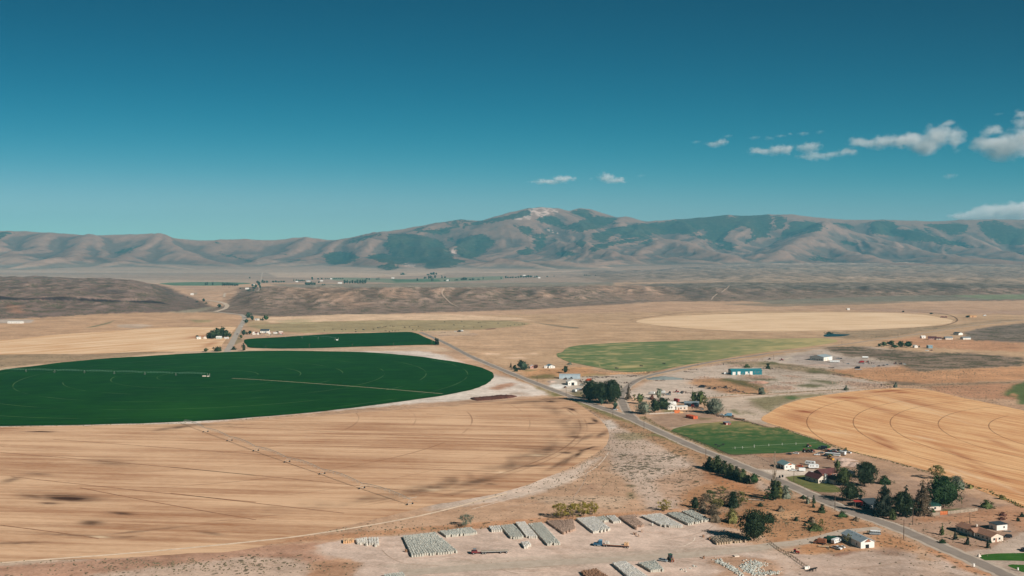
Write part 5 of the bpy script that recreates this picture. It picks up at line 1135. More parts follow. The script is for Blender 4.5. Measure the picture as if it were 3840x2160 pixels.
# ------------------------------------------------------------------ ground brush as one mass
def brush():
    r=np.random.default_rng(8);co=[];fa=[]
    regs=[(cT(1650,430),330,110,520,'p'),(ZC(-600,100),260,60,170,'p'),((700,2120),620,30,340,'p'),((2250,1760),420,120,1000,'p'),((3500,2010),300,90,170,'p'),((2950,1980),330,60,160,'p'),((3400,1450),380,40,900,'p'),((3500,1395),260,22,700,'p'),((2300,1640),120,60,160,'p'),((1700,1985),500,14,170,'p'),(cM(700,480),260,60,500,'p'),(cM(900,350),200,30,260,'p'),(ZH(1900,160),130,14,120,'p'),((3650,1500),240,40,300,'p'),((3300,1345),300,26,420,'p'),((2650,1900),200,60,120,'p')]
    n=0
    for (cx,cy),rx,ry,k,_ in regs:
        m_=int(k*1.6)
        px=cx+r.normal(size=m_)*rx*.55;py=cy+r.normal(size=m_)*ry*.55
        for x_,y_ in zip(px,py):
            if y_<1300 or y_>2190 or x_<-40 or x_>3900:continue
            if any(inpoly(np.array([x_]),np.array([y_]),q)[0] for q in KEEP):continue
            X_,Y_,_z=G(x_,y_);s=r.uniform(.2,.6);h=s*r.uniform(.7,1.2);nn=6
            a0=r.uniform(0,6.28);b=len(co)
            for i in range(nn):
                a=a0+i*2*math.pi/nn;q=s*r.uniform(.6,1.2);co.append((X_+math.cos(a)*q,Y_+math.sin(a)*q,.0))
            for i in range(nn):
                a=a0+i*2*math.pi/nn+.3;q=s*r.uniform(.4,.8);co.append((X_+math.cos(a)*q,Y_+math.sin(a)*q,h*r.uniform(.5,.9)))
            co.append((X_,Y_,h))
            for i in range(nn):
                j=(i+1)%nn;fa.append((b+i,b+j,b+nn+j,b+nn+i));fa.append((b+nn+i,b+nn+j,b+2*nn,b+2*nn))
    fa=[f if f[2]!=f[3] else f[:3] for f in fa]
    me=bpy.data.meshes.new('brush');me.from_pydata(co,[],fa);me.update();me.materials.append(LM['scrub'])
    tag(link('dry_brush',me),'low dry sagebrush tufts scattered over the open ground','brush',None,'stuff');print('brush',len(fa))
roadpoly=lambda pts,d:[(x,y-d) for x,y in pts]+[(x,y+d) for x,y in pts[::-1]]
KEEP=[curve(BROWN,3,True),curve(GREEN,3,True),curve(BIGR,3,True),roadpoly(MAIN[2:],24),roadpoly(BR,14),[(1180,2045),(1600,2000),(2480,1925),(2640,1935),(2860,2045),(3000,2160),(2900,2400),(1350,2400),(1330,2150),(1370,2110)],PL(ZG,[(0,540),(600,800),(1200,1060),(1700,1270),(2300,1260),(3900,1200),(2500,800),(1400,500),(400,420)])]
brush()
print('part4 ok')
# ------------------------------------------------------------------ buildings
WHITE=paint('white_paint',A(226,220,210),.6,0,.06);OFFW=paint('cream_paint',A(214,198,180),.7,0,.08)
STEEL=paint('pale_steel_roof',A(172,184,186),.45,.3,.08);GREYM=paint('grey_steel',A(138,150,154),.5,.3,.1);TEALM=paint('teal_steel',A(30,112,122),.55,.1,.08)
TEALR=paint('teal_roof',A(56,134,142),.5,.1,.08);MAROON=paint('maroon_roof',A(92,52,50),.8,0,.12);BROWNR=paint('brown_roof',A(150,110,88),.9,0,.1)
BRICK=paint('brick_wall',A(150,96,72),.9,0,.15);DARKG=paint('dark_glass',A(28,36,42),.15,0,.05,1,.5);BLACK=paint('black_rubber',A(26,26,26),.9,0,.1)
DARKR=paint('dark_roof',A(52,62,66),.8,0,.12);ORANGE=paint('orange_container',A(206,92,44),.6,0,.08);REDP=paint('barn_red',A(152,48,42),.7,0,.1)
WOOD=paint('grey_wood',A(170,152,132),1,0,.2);OWOOD=paint('orange_wood',A(206,116,66),1,0,.15);TANW=paint('tan_wood',A(204,160,116),1,0,.15);POLE=paint('pole_wood',A(98,80,66),1,0,.15)
LGW=paint('pale_green_wall',A(176,196,190),.7,0,.06);PINK=paint('pink_wall',A(196,150,136),.8,0,.08);BLUEG=paint('bluish_steel',A(120,146,154),.5,.2,.08)
def rib_steel():
    q=N('ribbed_steel');p=q.obj();w=q.n('TexWave',wave_type='BANDS',bands_direction='X');q.l(p,w.inputs['Vector']);w.inputs['Scale'].default_value=1.6
    n=q.noise(p,.35,4,.6);c=q.mix(q.map(n,.3,.7),A(160,172,176),A(184,194,196));c=q.mix(q.map(w.outputs['Fac'],.0,1.0,0,.22),c,A(120,134,140));return q.bsdf(c,.45,.4,.25)
RIB=rib_steel()
def roof_part(name,w,d,h,rise,axis,mat,parent,over=.45,th=.18,hip=0):
    m=MB();o=over
    if rise<=.05:
        m.box(-o,w+o,-o,d+o,h+.02,h+.02+th)
    elif axis=='y':
        c=w/2;sl=rise/c;z0=h-sl*o
        m.prism([(-o,z0),(c,h+rise),(w+o,z0),(w+o,z0+th),(c,h+rise+th*1.2),(-o,z0+th)],-o,d+o,'y')
    else:
        c=d/2;sl=rise/c;z0=h-sl*o
        m.prism([(-o,z0),(c,h+rise),(d+o,z0),(d+o,z0+th),(c,h+rise+th*1.2),(-o,z0+th)],-o,w+o,'x')
    return m.build(name,mat,parent)
def wall_part(w,d,h,rise,axis,mat,parent,x0=0,y0=0):
    m=MB();e=.003
    if rise<=.05:m.box(x0,x0+w,y0,y0+d,-.2,h)
    elif axis=='y':m.prism([(x0,-.2),(x0+w,-.2),(x0+w,h),(x0+w/2,h+rise-.02),(x0,h)],y0,y0+d,'y')
    else:m.prism([(y0,-.2),(y0+d,-.2),(y0+d,h),(y0+d/2,h+rise-.02),(y0,h)],x0,x0+w,'x')
    return m.build('wall',mat,parent)
def opening(parent,w,d,spec,frame=WHITE):
    kind,face,u,z,ww,hh=spec[:6];mat=spec[6] if len(spec)>6 else (DARKG if kind=='window' else WHITE)
    t=.07
    def bx(m,a,b,z0,z1,t0,t1):
        if face=='front':m.box(a,b,-t1,-t0,z0,z1)
        elif face=='back':m.box(a,b,d+t0,d+t1,z0,z1)
        elif face=='left':m.box(-t1,-t0,a,b,z0,z1)
        else:m.box(w+t0,w+t1,a,b,z0,z1)
    m=MB();bx(m,u,u+ww,z,z+hh,.004,t);o=m.build(kind,mat,parent)
    if kind=='window':
        f=MB()
        for a,b,c_,e in ((u-.1,u,z-.1,z+hh+.1),(u+ww,u+ww+.1,z-.1,z+hh+.1),(u,u+ww,z-.1,z),(u,u+ww,z+hh,z+hh+.1)):bx(f,a,b,c_,e,.004,t+.05)
        f.build('frame',frame,o)
    else:
        f=MB();bx(f,u+ww*.82,u+ww*.9,z+hh*.45,z+hh*.52,t,t+.09);f.build('handle',BLACK,o)
    return o
def building(name,label,cat,corner,w,d,h,rise,yaw,axis,wm,rm,ops=(),group=None,over=.45,wings=(),extra=None):
    x,y,zz=GG(*corner);o=empty(name,(x,y,zz),R(yaw));tag(o,label,cat,group)
    wall_part(w,d,h,rise,axis,wm,o);roof_part('roof',w,d,h,rise,axis,rm,o,over)
    for s in ops:opening(o,w,d,s)
    for (wx,wy,ww,wd,wh,wr,wax,wwm,wrm,wops) in wings:
        wall=wall_part(ww,wd,wh,wr,wax,wwm,o);wall.location=(wx,wy,0)
        rf=roof_part('roof',ww,wd,wh,wr,wax,wrm,o,over*.8);rf.location=(wx,wy,0)
        for s in wops:
            q_=opening(o,ww,wd,s);q_.location=(wx,wy,0)
    if extra:extra(o)
    return o
def win(face,us,z=1.1,w=1.0,h=1.1):return [('window',face,u,z,w,h) for u in us]
# steel shed by the drive
def shed_extra(o):
    m=MB();m.prism([(2.4,3.62),(6.1,3.62),(4.25,5.05)],-.55,-.46,'y');m.build('gable_board',BRICK,o)
    m=MB()
    for yy in (4,8,12):m.box(3.0,3.9,yy,yy+.9,4.95,5.25)
    m.build('roof_vent',GREYM,o)
building('steel_shed','white walled shed with ribbed pale steel roof beside old trucks','shed',ZC(1335,747),8.4,18,3.6,1.7,15,'y',WHITE,RIB,[('door','front',2.9,0,2.2,2.0,BLACK),('door','left',9,0,3.4,2.9,GREYM)]+win('left',(3,14)),extra=shed_extra)
# long low house
def ranch_extra(o):
    m=MB();m.prism([(9.5,3.2),(12.5,4.9),(15.5,3.2)],-2.0,3.4,'x');m.build('porch_roof',BROWNR,o)
    m=MB();m.box(-1.9,-.02,9.9,15.1,-.1,.35);m.build('porch_deck',WOOD,o)
    m=MB();m.box(3.9,4.7,14,14.8,4.2,6.1);m.build('chimney',OFFW,o)
    m=MB();[m.cyl((-1.8,y_,.3),(-1.8,y_,3.3),.09,.09,6) for y_ in (10.1,12.5,14.9)];m.build('porch_post',WHITE,o)
building('long_house','long single storey house with brown roof and white gable end','house',ZD(1318,752),8.8,25,3.1,1.7,21,'y',OFFW,BROWNR,[('door','front',3.1,0,1.0,2.1,BRICK)]+win('front',(1.5,5.4),1.1,1.3,1.2)+win('left',(2,5,8,17,20,22.6),1.1,1.3,1.2)+[('door','left',12,.35,1.1,2.1,BRICK)],extra=ranch_extra)
building('outbuilding','small white outbuilding with dark flat roof behind the long house','shed',ZD(1437,502),7.4,6.2,3.3,.03,16,'x',WHITE,DARKR,[('window','front',4.6,1.2,.9,1.1),('door','left',3.2,0,1.2,2.1,GREYM)])
# house with the maroon roofs
def mar_extra(o):
    m=MB();m.box(5.0,7.0,-1.0,-.02,-.2,6.3);m.build('chimney',WHITE,o)
    m=MB();m.box(12.2,17.4,-8.2,-6.6,-.1,.9);m.build('porch',WHITE,o)
building('family_house','white and brick house with several maroon gable roofs and white chimney','house',ZA(628,1005),7.2,13.5,3.2,2.3,24,'y',OFFW,MAROON,win('front',(.9,3.0),1,1.3,1.2)+win('left',(3,8),1.1,1.4,1.2),
 wings=[(6.4,3.6,13.5,8.5,5.4,2.2,'x',BRICK,MAROON,win('front',(2.2,5,9,11.4),3.4,1.2,1.1)+win('front',(10.5,),1,1.4,1.2)),
        (8.6,-6.4,7.6,9.98,3.0,1.8,'y',OFFW,MAROON,win('front',(1.2,4.8),1,1.2,1.2)+[('door','front',3.2,0,1.1,2.1,MAROON)])],extra=mar_extra)
building('garage','white garage with grey-green steel roof beside the road yard','garage',ZE(1905,455),8.6,11,3.4,1.7,14,'y',WHITE,paint('greygreen_roof',A(140,166,164),.5,.2,.08),win('front',(1.4,4.6),1.6,.9,.9)+[('door','front',6.2,0,1.1,2.1,WHITE),('door','left',2,0,3.0,2.7,DARKG),('door','left',6.2,0,3.0,2.7,DARKG)],extra=lambda o:MB().prism([(2.2,3.72),(6.4,3.72),(4.3,4.7)],-.55,-.46,'y').build('gable_board',OWOOD,o))
building('garden_shed','small pale blue shed half hidden between the two dark trees','shed',ZA(1350,850),3.4,5.5,2.5,1.0,24,'y',BLUEG,STEEL,[('door','front',1.1,0,1.1,1.9,WHITE)])
building('playhouse','little red wooden shed right of the biggest dark tree','shed',ZA(1850,785),2.6,2.6,1.9,1.3,20,'y',REDP,MAROON,[('door','front',.8,0,.9,1.6,WOOD)])
building('shaded_house','dark roofed house deep in the shade of the spruces','house',ZB(330,640),9,14,3.0,1.9,18,'x',DARKR,DARKR,win('front',(1.5,5.5),1,1.3,1.2)+win('left',(3,9),1,1.3,1.2))
building('green_roof_house','house with dark green roof hidden behind the brown spruce','house',ZB(1420,690),16,9,3.0,1.8,14,'x',OFFW,paint('dark_green_roof',A(30,70,62),.7,0,.1),win('front',(2,6,11),1,1.4,1.2))
# white house with the porch roof
building('white_house','white farmhouse with long flat white porch roof by the blue shed','house',ZG(522,436),8.6,8,4.0,1.9,8,'y',WHITE,WHITE,win('front',(1.4,3.6),1.6,1.0,1.3),wings=[(8.62,-1.0,12,6,3.2,.6,'x',OFFW,WHITE,[('door','front',2,0,1.1,2.1,BRICK)]+win('front',(4.2,8.0),1,1.5,1.3)),(1.5,8.03,10,7,4.6,2.0,'x',WHITE,WHITE,win('front',(7,),1.6,1,1.3))])
building('blue_shed','long dark blue shed under the two tall cottonwoods','shed',ZG(830,372),15,9,3.6,1.4,-10,'x',paint('navy_wall',A(34,58,74),.7,0,.1),GREYM,[('door','front',2,0,3.2,3.0,BLACK),('door','front',7,0,3.2,3.0,REDP),('door','front',11.4,0,2.4,2.4,BLACK)])
def container(name,label,corner,yaw,mat,L=12.2,w=2.5,h=2.6,group=None):
    x,y,_=G(*corner);o=empty(name,(x,y,.1),R(yaw));tag(o,label,'container',group)
    m=MB();m.box(0,w,0,L,0,h);
    n=int(L/.55)
    for i in range(n):
        y_=.25+i*.55;m.box(-.05,-.004,y_,y_+.28,.15,h-.15);m.box(w+.004,w+.05,y_,y_+.28,.15,h-.15)
    m.build('body',mat,o)
    for k in (0,1):
        d=MB().box(.08+k*w/2,w/2-.06+k*w/2,-.06,-.004,.12,h-.12).build('door',mat,o)
        b=MB();b.cyl((w/4+k*w/2,-.11,.15),(w/4+k*w/2,-.11,h-.15),.04,.04,6);b.build('bar',STEEL,d)
    return o
container('shipping_container','left of two bright orange shipping containers side by side in the paddock',ZG(1000,612),27,ORANGE,group='orange shipping containers')
cx_,cy_=G(*ZG(1000,612))[:2]
def GP(x,y):return proj(x,y,0)
px_,py_=proj(cx_+2.75*math.cos(R(27)),cy_+2.75*math.sin(R(27)),0)
container('shipping_container','right of two bright orange shipping containers side by side in the paddock',(float(px_),float(py_)),27,ORANGE,group='orange shipping containers')
building('red_shed','small red shed with grey lean-to roof alone in the paddock','shed',ZG(1607,722),5.2,5.5,2.4,.03,16,'x',REDP,GREYM,[('door','front',.7,0,1.1,1.8,OFFW),('window','front',3.2,.9,1.2,.8)])
container('shipping_container','dull red container behind the white farmhouse',ZG(708,288),30,REDP,L=7,h=3.0)
# arched barn
def arch_barn():
    x,y,_=G(*ZH(212,352));o=empty('arched_barn',(x,y,0),R(-4));tag(o,'long arched grey steel barn with dark open end facing left','barn')
    L=27;r=6.3;n=16;m=MB();v=[];f=[]
    for xx in (0,L):
        for i in range(n+1):
            a=math.pi*i/n;v.append((xx,r-r*math.cos(a),1.2*(.0)+ (r*.95)*math.sin(a)+.0))
    m.add(v,[(i,i+1,n+2+i,n+1+i) for i in range(n)]);m.build('roof',RIB,o)
    for xx,nm in ((.15,'end_wall'),(L-.15,'end_wall')):
        m=MB();v=[(xx,r-r*.985*math.cos(math.pi*i/n),r*.935*math.sin(math.pi*i/n)) for i in range(n+1)];v+=[(xx+.1,a,b) for _,a,b in v]
        k=n+1;m.add(v,[tuple(range(k)),tuple(range(k,2*k))[::-1]]+[(i,(i+1)%k,k+(i+1)%k,k+i) for i in range(k)]);w_=m.build(nm,DARKR,o)
        if xx<1:MB().box(.0,.12,r-2,r+2,0,4.0).build('door',BLACK,w_)
    MB().box(.03,.12,r+2.6,r+3.8,1.2,2.6).build('window',WHITE,o)
arch_barn()
building('workshop','white gabled workshop with dark open door near the arched barn','workshop',ZH(405,494),11.6,12,4.4,2.2,9,'y',WHITE,WHITE,[('door','front',4.3,0,3.4,3.4,BLACK),('door','left',2,0,3.6,3.2,DARKG)]+win('left',(7.5,),1.4,2,1.4)+win('front',(1.2,),1.5,1,1))
# teal building
building('teal_building','long teal metal building with four white roller doors','building',cM(331,406),41,15,6.0,1.3,4,'x',TEALM,TEALR,[('door','front',u,0,w_,h_,WHITE) for u,w_,h_ in ((1.6,4.0,4.0),(8.2,4.0,4.4),(18.6,3.6,4.2),(24.6,3.8,4.6),(22.6,1.1,2.2))]+[('window','front',u,2.9,1.3,1.2) for u in (31.5,35.6)]+[('window','front',15,1.1,1.2,1.2)]+[('door','left',5,0,4,4,DARKG)])
building('steel_hall','large white steel hall with pale roof on the far gravel yard','hall',cM(1445,239),25,23,5.6,2.4,43,'x',WHITE,STEEL,[('door','front',2,0,4,4,OFFW),('door','front',10,0,4,4,OFFW)]+[('window','left',u,1.4,1.6,1.3) for u in (3,6,14,17)]+[('door','left',10,0,1.2,2.2,BLACK)])
# farmhouse by the green circle
building('pink_farmhouse','pinkish farmhouse with white roof beside the willow','farmhouse',y5(1085,398),7.6,6,2.8,1.7,12,'y',PINK,WHITE,win('front',(1,5),1,1.1,1.1))
building('white_barn','white barn with blue-grey roof on its own in dry grass','barn',y5(1532,393),9,14,2.9,1.6,14,'y',WHITE,BLUEG,win('front',(2,5.5),1.1,1.1,1.1))
building('small_shed','small white shed left of the blue-grey roofed barn','shed',y5(1428,391),4.4,4,2.4,.6,14,'x',WHITE,WHITE,win('front',(1.2,),1,1,1))
# farm by the left road
building('big_barn','wide white barn with dark grey roof at the left road farm','barn',y3(1150,876),17,12,4.2,3.0,4,'x',WHITE,DARKR,win('front',(2,6,12),1.2,1.6,1.4)+[('door','front',8.6,0,3,3.2,GREYM)])
building('red_barn','small red barn with pale roof at the right end of the farm','barn',y3(1850,925),6.6,9,3.4,2.0,14,'x',REDP,OFFW,[('door','front',2.4,0,2,2.4,WHITE)])
building('farmhouse','white farmhouse with pointed gable behind the second farm tree','farmhouse',y3(858,938),4.8,6,3.6,2.2,8,'y',WHITE,OFFW,win('front',(1,3),1.1,.9,1.2),wings=[(4.9,.5,5,5,3,1.6,'x',OFFW,MAROON,win('front',(1.5,),1,1,1.2))])
building('cottage','little white cottage between farmhouse and big barn','cottage',y3(1030,938),3.4,5,2.8,1.5,8,'y',WHITE,OFFW,win('front',(1.1,),1,1,1))
building('low_shed','long low white shed left of the red barn','shed',y3(1640,906),7,4,2.0,.8,4,'x',WHITE,WHITE,win('front',(2,4.6),.8,1,.7))
building('hutch','little white hut in the farm corral','hut',y3(1450,926),2.6,3,2.4,.8,4,'x',WHITE,WHITE,win('front',(.8,),1,.8,.7))
building('bungalow','white bungalow with pale roof between trees at the road bend','bungalow',y3(948,408),6,6,2.6,1.3,6,'x',WHITE,STEEL,win('front',(1.5,4),1,1,1),wings=[(5.4,-2.4,5,7,2.6,1.4,'y',WHITE,LGW,win('front',(1.8,),1,1.1,1.1))])
building('pole_shed','white shed with sloping roof at the left of the grove','shed',y4(460,868),7,8,2.8,1.2,20,'x',WHITE,WHITE,win('front',(2,),1,1.2,1))
building('tool_shed','pale shed between the white shed and the dark grove','shed',y4(760,858),6,6,3.0,1.4,14,'y',OFFW,WHITE,win('front',(2,),1,1.2,1))
building('grove_house','pale rounded white house in front of the dark grove','house',y4(1330,850),9.4,8,2.6,1.9,4,'x',LGW,WHITE,win('front',(1.5,5),1,1.2,1.2))
building('stable','low white stable at the right foot of the dark grove','stable',y4(1700,852),7.6,5,2.0,.8,4,'x',WHITE,WHITE,win('front',(1,3.4,5.6),.6,.9,.9))
# far homesteads on the right
building('ranch_house','far house with long maroon roof on the right plain','house',cR(1330,604),14,10,3.2,2.6,-16,'x',PINK,MAROON,win('front',(2,6,10),1,1.4,1.2),wings=[(13.2,-2,9,8,2.8,2.0,'x',OFFW,MAROON,win('front',(3,),1,1.3,1.2))])
building('bunkhouse','pale long building with grey roof right of the maroon house','building',cR(1552,604),14,8,3.6,1.6,4,'x',OFFW,GREYM,win('front',(2,6,10),1.1,1.2,1.2))
building('far_shed','dark roofed shed with white end wall, uppermost on the right plain','shed',cR(1722,546),13,12,3.4,1.8,30,'y',WHITE,DARKR,[('door','front',4,0,3,2.8,WHITE)])
building('long_barn','long white shed with dark left end on the right plain','barn',cR(1782,603),15,10,3.4,1.4,6,'x',WHITE,GREYM,[('door','front',3,0,3,2.8,OFFW)])
building('well_house','small silver grey shed right of the lone homestead trees','shed',cR(1328,718),8,6,4.2,1.0,10,'x',BLUEG,STEEL,[('door','front',2.4,0,2.2,2.6,GREYM)])
building('white_cabin','white cabin at the right edge of the lone homestead trees','cabin',cR(1148,712),6,6,3.4,1.4,10,'y',WHITE,WHITE,win('front',(2,),1.1,1.2,1.2))
building('tank_house','round shouldered white hut left of the maroon roofed house','hut',cR(1242,588),8,6,3.2,1.6,10,'x',WHITE,WHITE,win('front',(3,),1.1,1.2,1))
building('box_shed','tan boxy shed beside one dark tree on the far plain','shed',cR(1868,313),17,8,4.8,.03,-2,'x',TANW,TANW,[('door','front',6,0,3,3,BRICK)])
building('hilltop_hut','white hut standing before the pale far field','hut',cR(270,218),7,6,3.6,1.2,6,'x',WHITE,WHITE,win('front',(2,),1.1,1.2,1))
for i,(a,w_,l) in enumerate([(75,22,'longer of two low white sheds on the pale strip at far left'),(152,16,'shorter of two low white sheds on the pale strip at far left')]):
    building('low_white_shed',l,'shed',c4(a,1001),w_,9,3.6,1.2,4,'x',WHITE,WHITE,win('front',(3,8),1.1,1.6,1),group='white sheds at far left')
# far village houses
vh='white houses of the far settlement'
for f,x,y,w_,rm in [(c2,2482,335,16,WHITE),(c2,2090,308,22,STEEL),(c2,1958,315,14,WHITE),(c2,2255,306,16,WHITE),(c2,1350,404,14,WHITE),(c2,1432,352,12,STEEL),(c2,690,472,10,WHITE),(c3,172,266,22,WHITE),(c3,1222,242,20,WHITE),(c3,1232,236,10,STEEL),(c3,1960,192,20,WHITE),(c3,2060,204,22,WHITE),(c3,2105,216,16,WHITE),(c3,690,218,18,WHITE),(c3,470,228,12,STEEL),(c3,98,226,12,WHITE),(c3,1385,152,14,WHITE)]:
    building('village_house','tiny white house among the trees of the far settlement','house',f(x,y),w_,9,4.2,2.0,5,'x',WHITE,rm,win('front',(2,6),1.2,1.4,1.3),group=vh)
# red roadside stand
def stand():
    x,y,_=G(*ZB(196,608));o=empty('roadside_stand',(x,y,0),R(10));tag(o,'red roadside stand with tilted red canopy under the dark trees','stand')
    MB().box(0,2.4,0,2.0,.9,3.3).build('booth',REDP,o);MB().box(-.2,.6,-.2,.3,-.1,.9).box(1.9,2.3,-.2,.3,-.1,.9).build('leg',WOOD,o)
    m=MB();m.add([(-4.4,1.2,3.7),(3.4,.2,3.9),(3.4,3.4,4.3),(-4.4,4.2,4.1),(-4.4,1.2,3.58),(3.4,.2,3.78),(3.4,3.4,4.18),(-4.4,4.2,3.98)],[(0,1,2,3),(7,6,5,4),(0,4,5,1),(1,5,6,2),(2,6,7,3),(3,7,4,0)]);m.build('canopy',REDP,o)
    MB().cyl((-4,1.6,0),(-4,1.6,3.6),.08,.08,6).cyl((-4,3.8,0),(-4,3.8,3.98),.08,.08,6).build('post',WOOD,o)
    MB().box(.3,.9,-.06,-.004,1.9,2.5).build('sign_plate',WHITE,o)
stand()
# ------------------------------------------------------------------ vehicles
CM={'white':paint('white_body',A(226,226,222),.35,0,.04),'silver':paint('silver_body',A(150,162,168),.3,.3,.05),'red':paint('red_body',A(160,40,36),.35,0,.06),'dark':paint('dark_body',A(32,36,44),.3,0,.06),
 'blue':paint('blue_body',A(40,84,110),.35,0,.06),'teal':paint('teal_body',A(40,104,112),.4,0,.08),'orange':paint('orange_body',A(204,86,44),.5,0,.08),'yellow':paint('yellow_body',A(204,146,50),.5,0,.1),'maroon':paint('maroon_body',A(112,48,50),.4,0,.08),'green':paint('green_body',A(46,84,66),.5,0,.1),'rust':paint('rusty_body',A(146,92,64),.9,0,.25),'sky':paint('light_blue_body',A(120,164,186),.5,0,.08),'tan':paint('tan_body',A(206,178,142),.6,0,.08),'chrome':paint('pale_metal',A(196,196,192),.3,.6,.05)}
LAMP=paint('lamp_glass',A(230,226,210),.1,0,.02);REDL=paint('tail_lamp',A(150,20,18),.2,0,.02)
_mesh={}
def cached(key,fn):
    if key not in _mesh:_mesh[key]=fn().mesh(key);_mesh[key].materials.append(None)
    return _mesh[key]
def part(name,key,fn,mat,parent,loc=(0,0,0)):
    o=link(name,cached(key,fn),parent,loc);o.material_slots[0].link='OBJECT';o.material_slots[0].material=mat;return o
def wheel(parent,x,y,r=.34,t=.24):
    o=part('wheel','tyre%.2f_%.2f'%(r,t),lambda:MB().cyl((0,-t/2,0),(0,t/2,0),r,r,12),BLACK,parent,(x,y,r))
    part('rim','rim%.2f_%.2f'%(r,t),lambda:MB().cyl((0,-t/2-.02,0),(0,t/2+.02,0),r*.55,r*.55,8),CM['chrome'],o);return o
def prf(p,w,inset=0):
    return lambda:MB().prism(p,-w/2+inset,w/2-inset,'y')
def car(kind,pt,yaw,color,label,cat=None,group=None,s=1.0):
    x,y,_=G(*pt);zg=.12 if 'road' in label else .02
    nm={'sedan':'car','suv':'car','pickup':'pickup_truck','van':'van','camper':'camper_trailer','cargo':'cargo_trailer','tractor':'tractor','loader':'wheel_loader','flatbed':'flatbed_trailer','tank':'tank_trailer','truck':'box_truck'}[kind]
    o=empty(nm,(x,y,zg),R(yaw),s);tag(o,label,cat or {'sedan':'car','suv':'car','pickup':'pickup','van':'van','camper':'camper','cargo':'trailer','tractor':'tractor','loader':'loader','flatbed':'trailer','tank':'trailer','truck':'truck'}[kind],group)
    B=CM[color]
    if kind=='sedan':
        part('body','sedan_body',prf([(-2.25,.3),(2.25,.3),(2.3,.62),(2.05,.8),(1.1,.92),(-1.75,.96),(-2.25,.86)],1.8),B,o)
        c=part('window','sedan_glass',prf([(-1.7,.95),(1.0,.92),(.32,1.4),(-1.05,1.42)],1.62),DARKG,o);part('roof','sedan_roof',lambda:MB().box(-1.05,.34,-.72,.72,1.405,1.46),B,o)
        for a in(-1.4,1.4):[wheel(o,a,b) for b in(-.82,.82)]
        for b in(-.62,.62):part('headlight','lampbox',lambda:MB().box(-.04,.04,-.18,.18,-.07,.07),LAMP,o,(2.29,b,.62))
    elif kind=='suv':
        part('body','suv_body',prf([(-2.3,.38),(2.3,.38),(2.35,.8),(2.2,1.02),(1.1,1.1),(-2.3,1.12)],1.9),B,o)
        part('window','suv_glass',prf([(-2.22,1.1),(1.1,1.08),(.6,1.68),(-2.1,1.7)],1.74),DARKG,o);part('roof','suv_roof',lambda:MB().box(-2.1,.62,-.8,.8,1.69,1.75),B,o)
        for a in(-1.45,1.45):[wheel(o,a,b,.38) for b in(-.86,.86)]
        for b in(-.66,.66):part('headlight','lampbox',lambda:MB().box(-.04,.04,-.18,.18,-.07,.07),LAMP,o,(2.33,b,.8))
    elif kind=='pickup':
        part('body','pickup_body',prf([(-2.8,.45),(2.75,.45),(2.8,.85),(2.6,1.05),(1.3,1.12),(-2.8,1.12)],1.95),B,o)
        part('bed','pickup_bed',lambda:MB().box(-2.7,-.75,-.82,.82,1.122,1.15),BLACK,o)
        part('window','pickup_glass',prf([(-.7,1.12),(1.3,1.12),(.8,1.72),(-.5,1.74)],1.78),DARKG,o);part('roof','pickup_roof',lambda:MB().box(-.5,.82,-.8,.8,1.73,1.79),B,o)
        for a in(-1.75,1.75):[wheel(o,a,b,.4) for b in(-.88,.88)]
        for b in(-.7,.7):part('headlight','lampbox',lambda:MB().box(-.04,.04,-.18,.18,-.07,.07),LAMP,o,(2.79,b,.85))
    elif kind=='van':
        part('body','van_body',prf([(-3.1,.4),(3.0,.4),(3.1,1.1),(2.9,1.45),(-3.1,1.45)],2.05),B,o);part('window','van_glass',prf([(-3.05,1.45),(2.9,1.45),(2.6,2.2),(-3.0,2.2)],1.96),DARKG,o)
        part('roof','van_roof',lambda:MB().box(-3.05,2.6,-1.0,1.0,2.2,2.5,.08,.1),CM['white'],o)
        for k in(-2.2,-1.1,0,1.1):part('pillar','van_pillar',lambda:MB().box(-.12,.12,-1.0,1.0,0,.75),B,o,(k,0,1.45))
        for a in(-1.9,2.0):[wheel(o,a,b,.38) for b in(-.92,.92)]
        for b in(-.75,.75):part('headlight','lampbox',lambda:MB().box(-.04,.04,-.18,.18,-.07,.07),LAMP,o,(3.08,b,.95))
    elif kind=='camper':
        part('body','camper_body',prf([(-3.8,.7),(3.2,.6),(3.9,1.3),(3.9,2.3),(3.4,3.1),(-3.5,3.1),(-3.9,2.6)],2.45),B,o)
        for k in(-2.4,.4,2.2):part('window','camper_win',lambda:MB().box(-.5,.5,-1.26,1.26,-.3,.3),DARKG,o,(k,0,2.1))
        d=part('door','camper_door',lambda:MB().box(-.4,.4,-1.27,-1.23,-.95,.95),OFFW,o,(-1.0,0,1.75));part('handle','camper_handle',lambda:MB().box(.25,.33,-1.31,-1.272,0,.12),BLACK,d)
        part('hitch','hitch',lambda:MB().add([(0,-.5,-.06),(0,.5,-.06),(1.5,0,-.06),(0,-.5,.06),(0,.5,.06),(1.5,0,.06)],[(0,1,2),(5,4,3),(0,3,4,1),(1,4,5,2),(2,5,3,0)]),BLACK,o,(3.3,0,.6))
        for a in(-.6,.3):[wheel(o,a,b,.36) for b in(-1.05,1.05)]
    elif kind=='cargo':
        part('body','cargo_body',prf([(-2.3,.55),(2.0,.55),(2.35,1.0),(2.35,2.4),(2.1,2.6),(-2.3,2.6)],2.1),B,o)
        part('door','cargo_door',lambda:MB().box(-2.36,-2.31,-.95,.95,.65,2.5),OFFW,o)
        part('hitch','hitch',lambda:MB(),BLACK,o,(1.9,0,.55))
        for a in(-.5,.4):[wheel(o,a,b,.34) for b in(-1.0,1.0)]
    elif kind=='tractor':
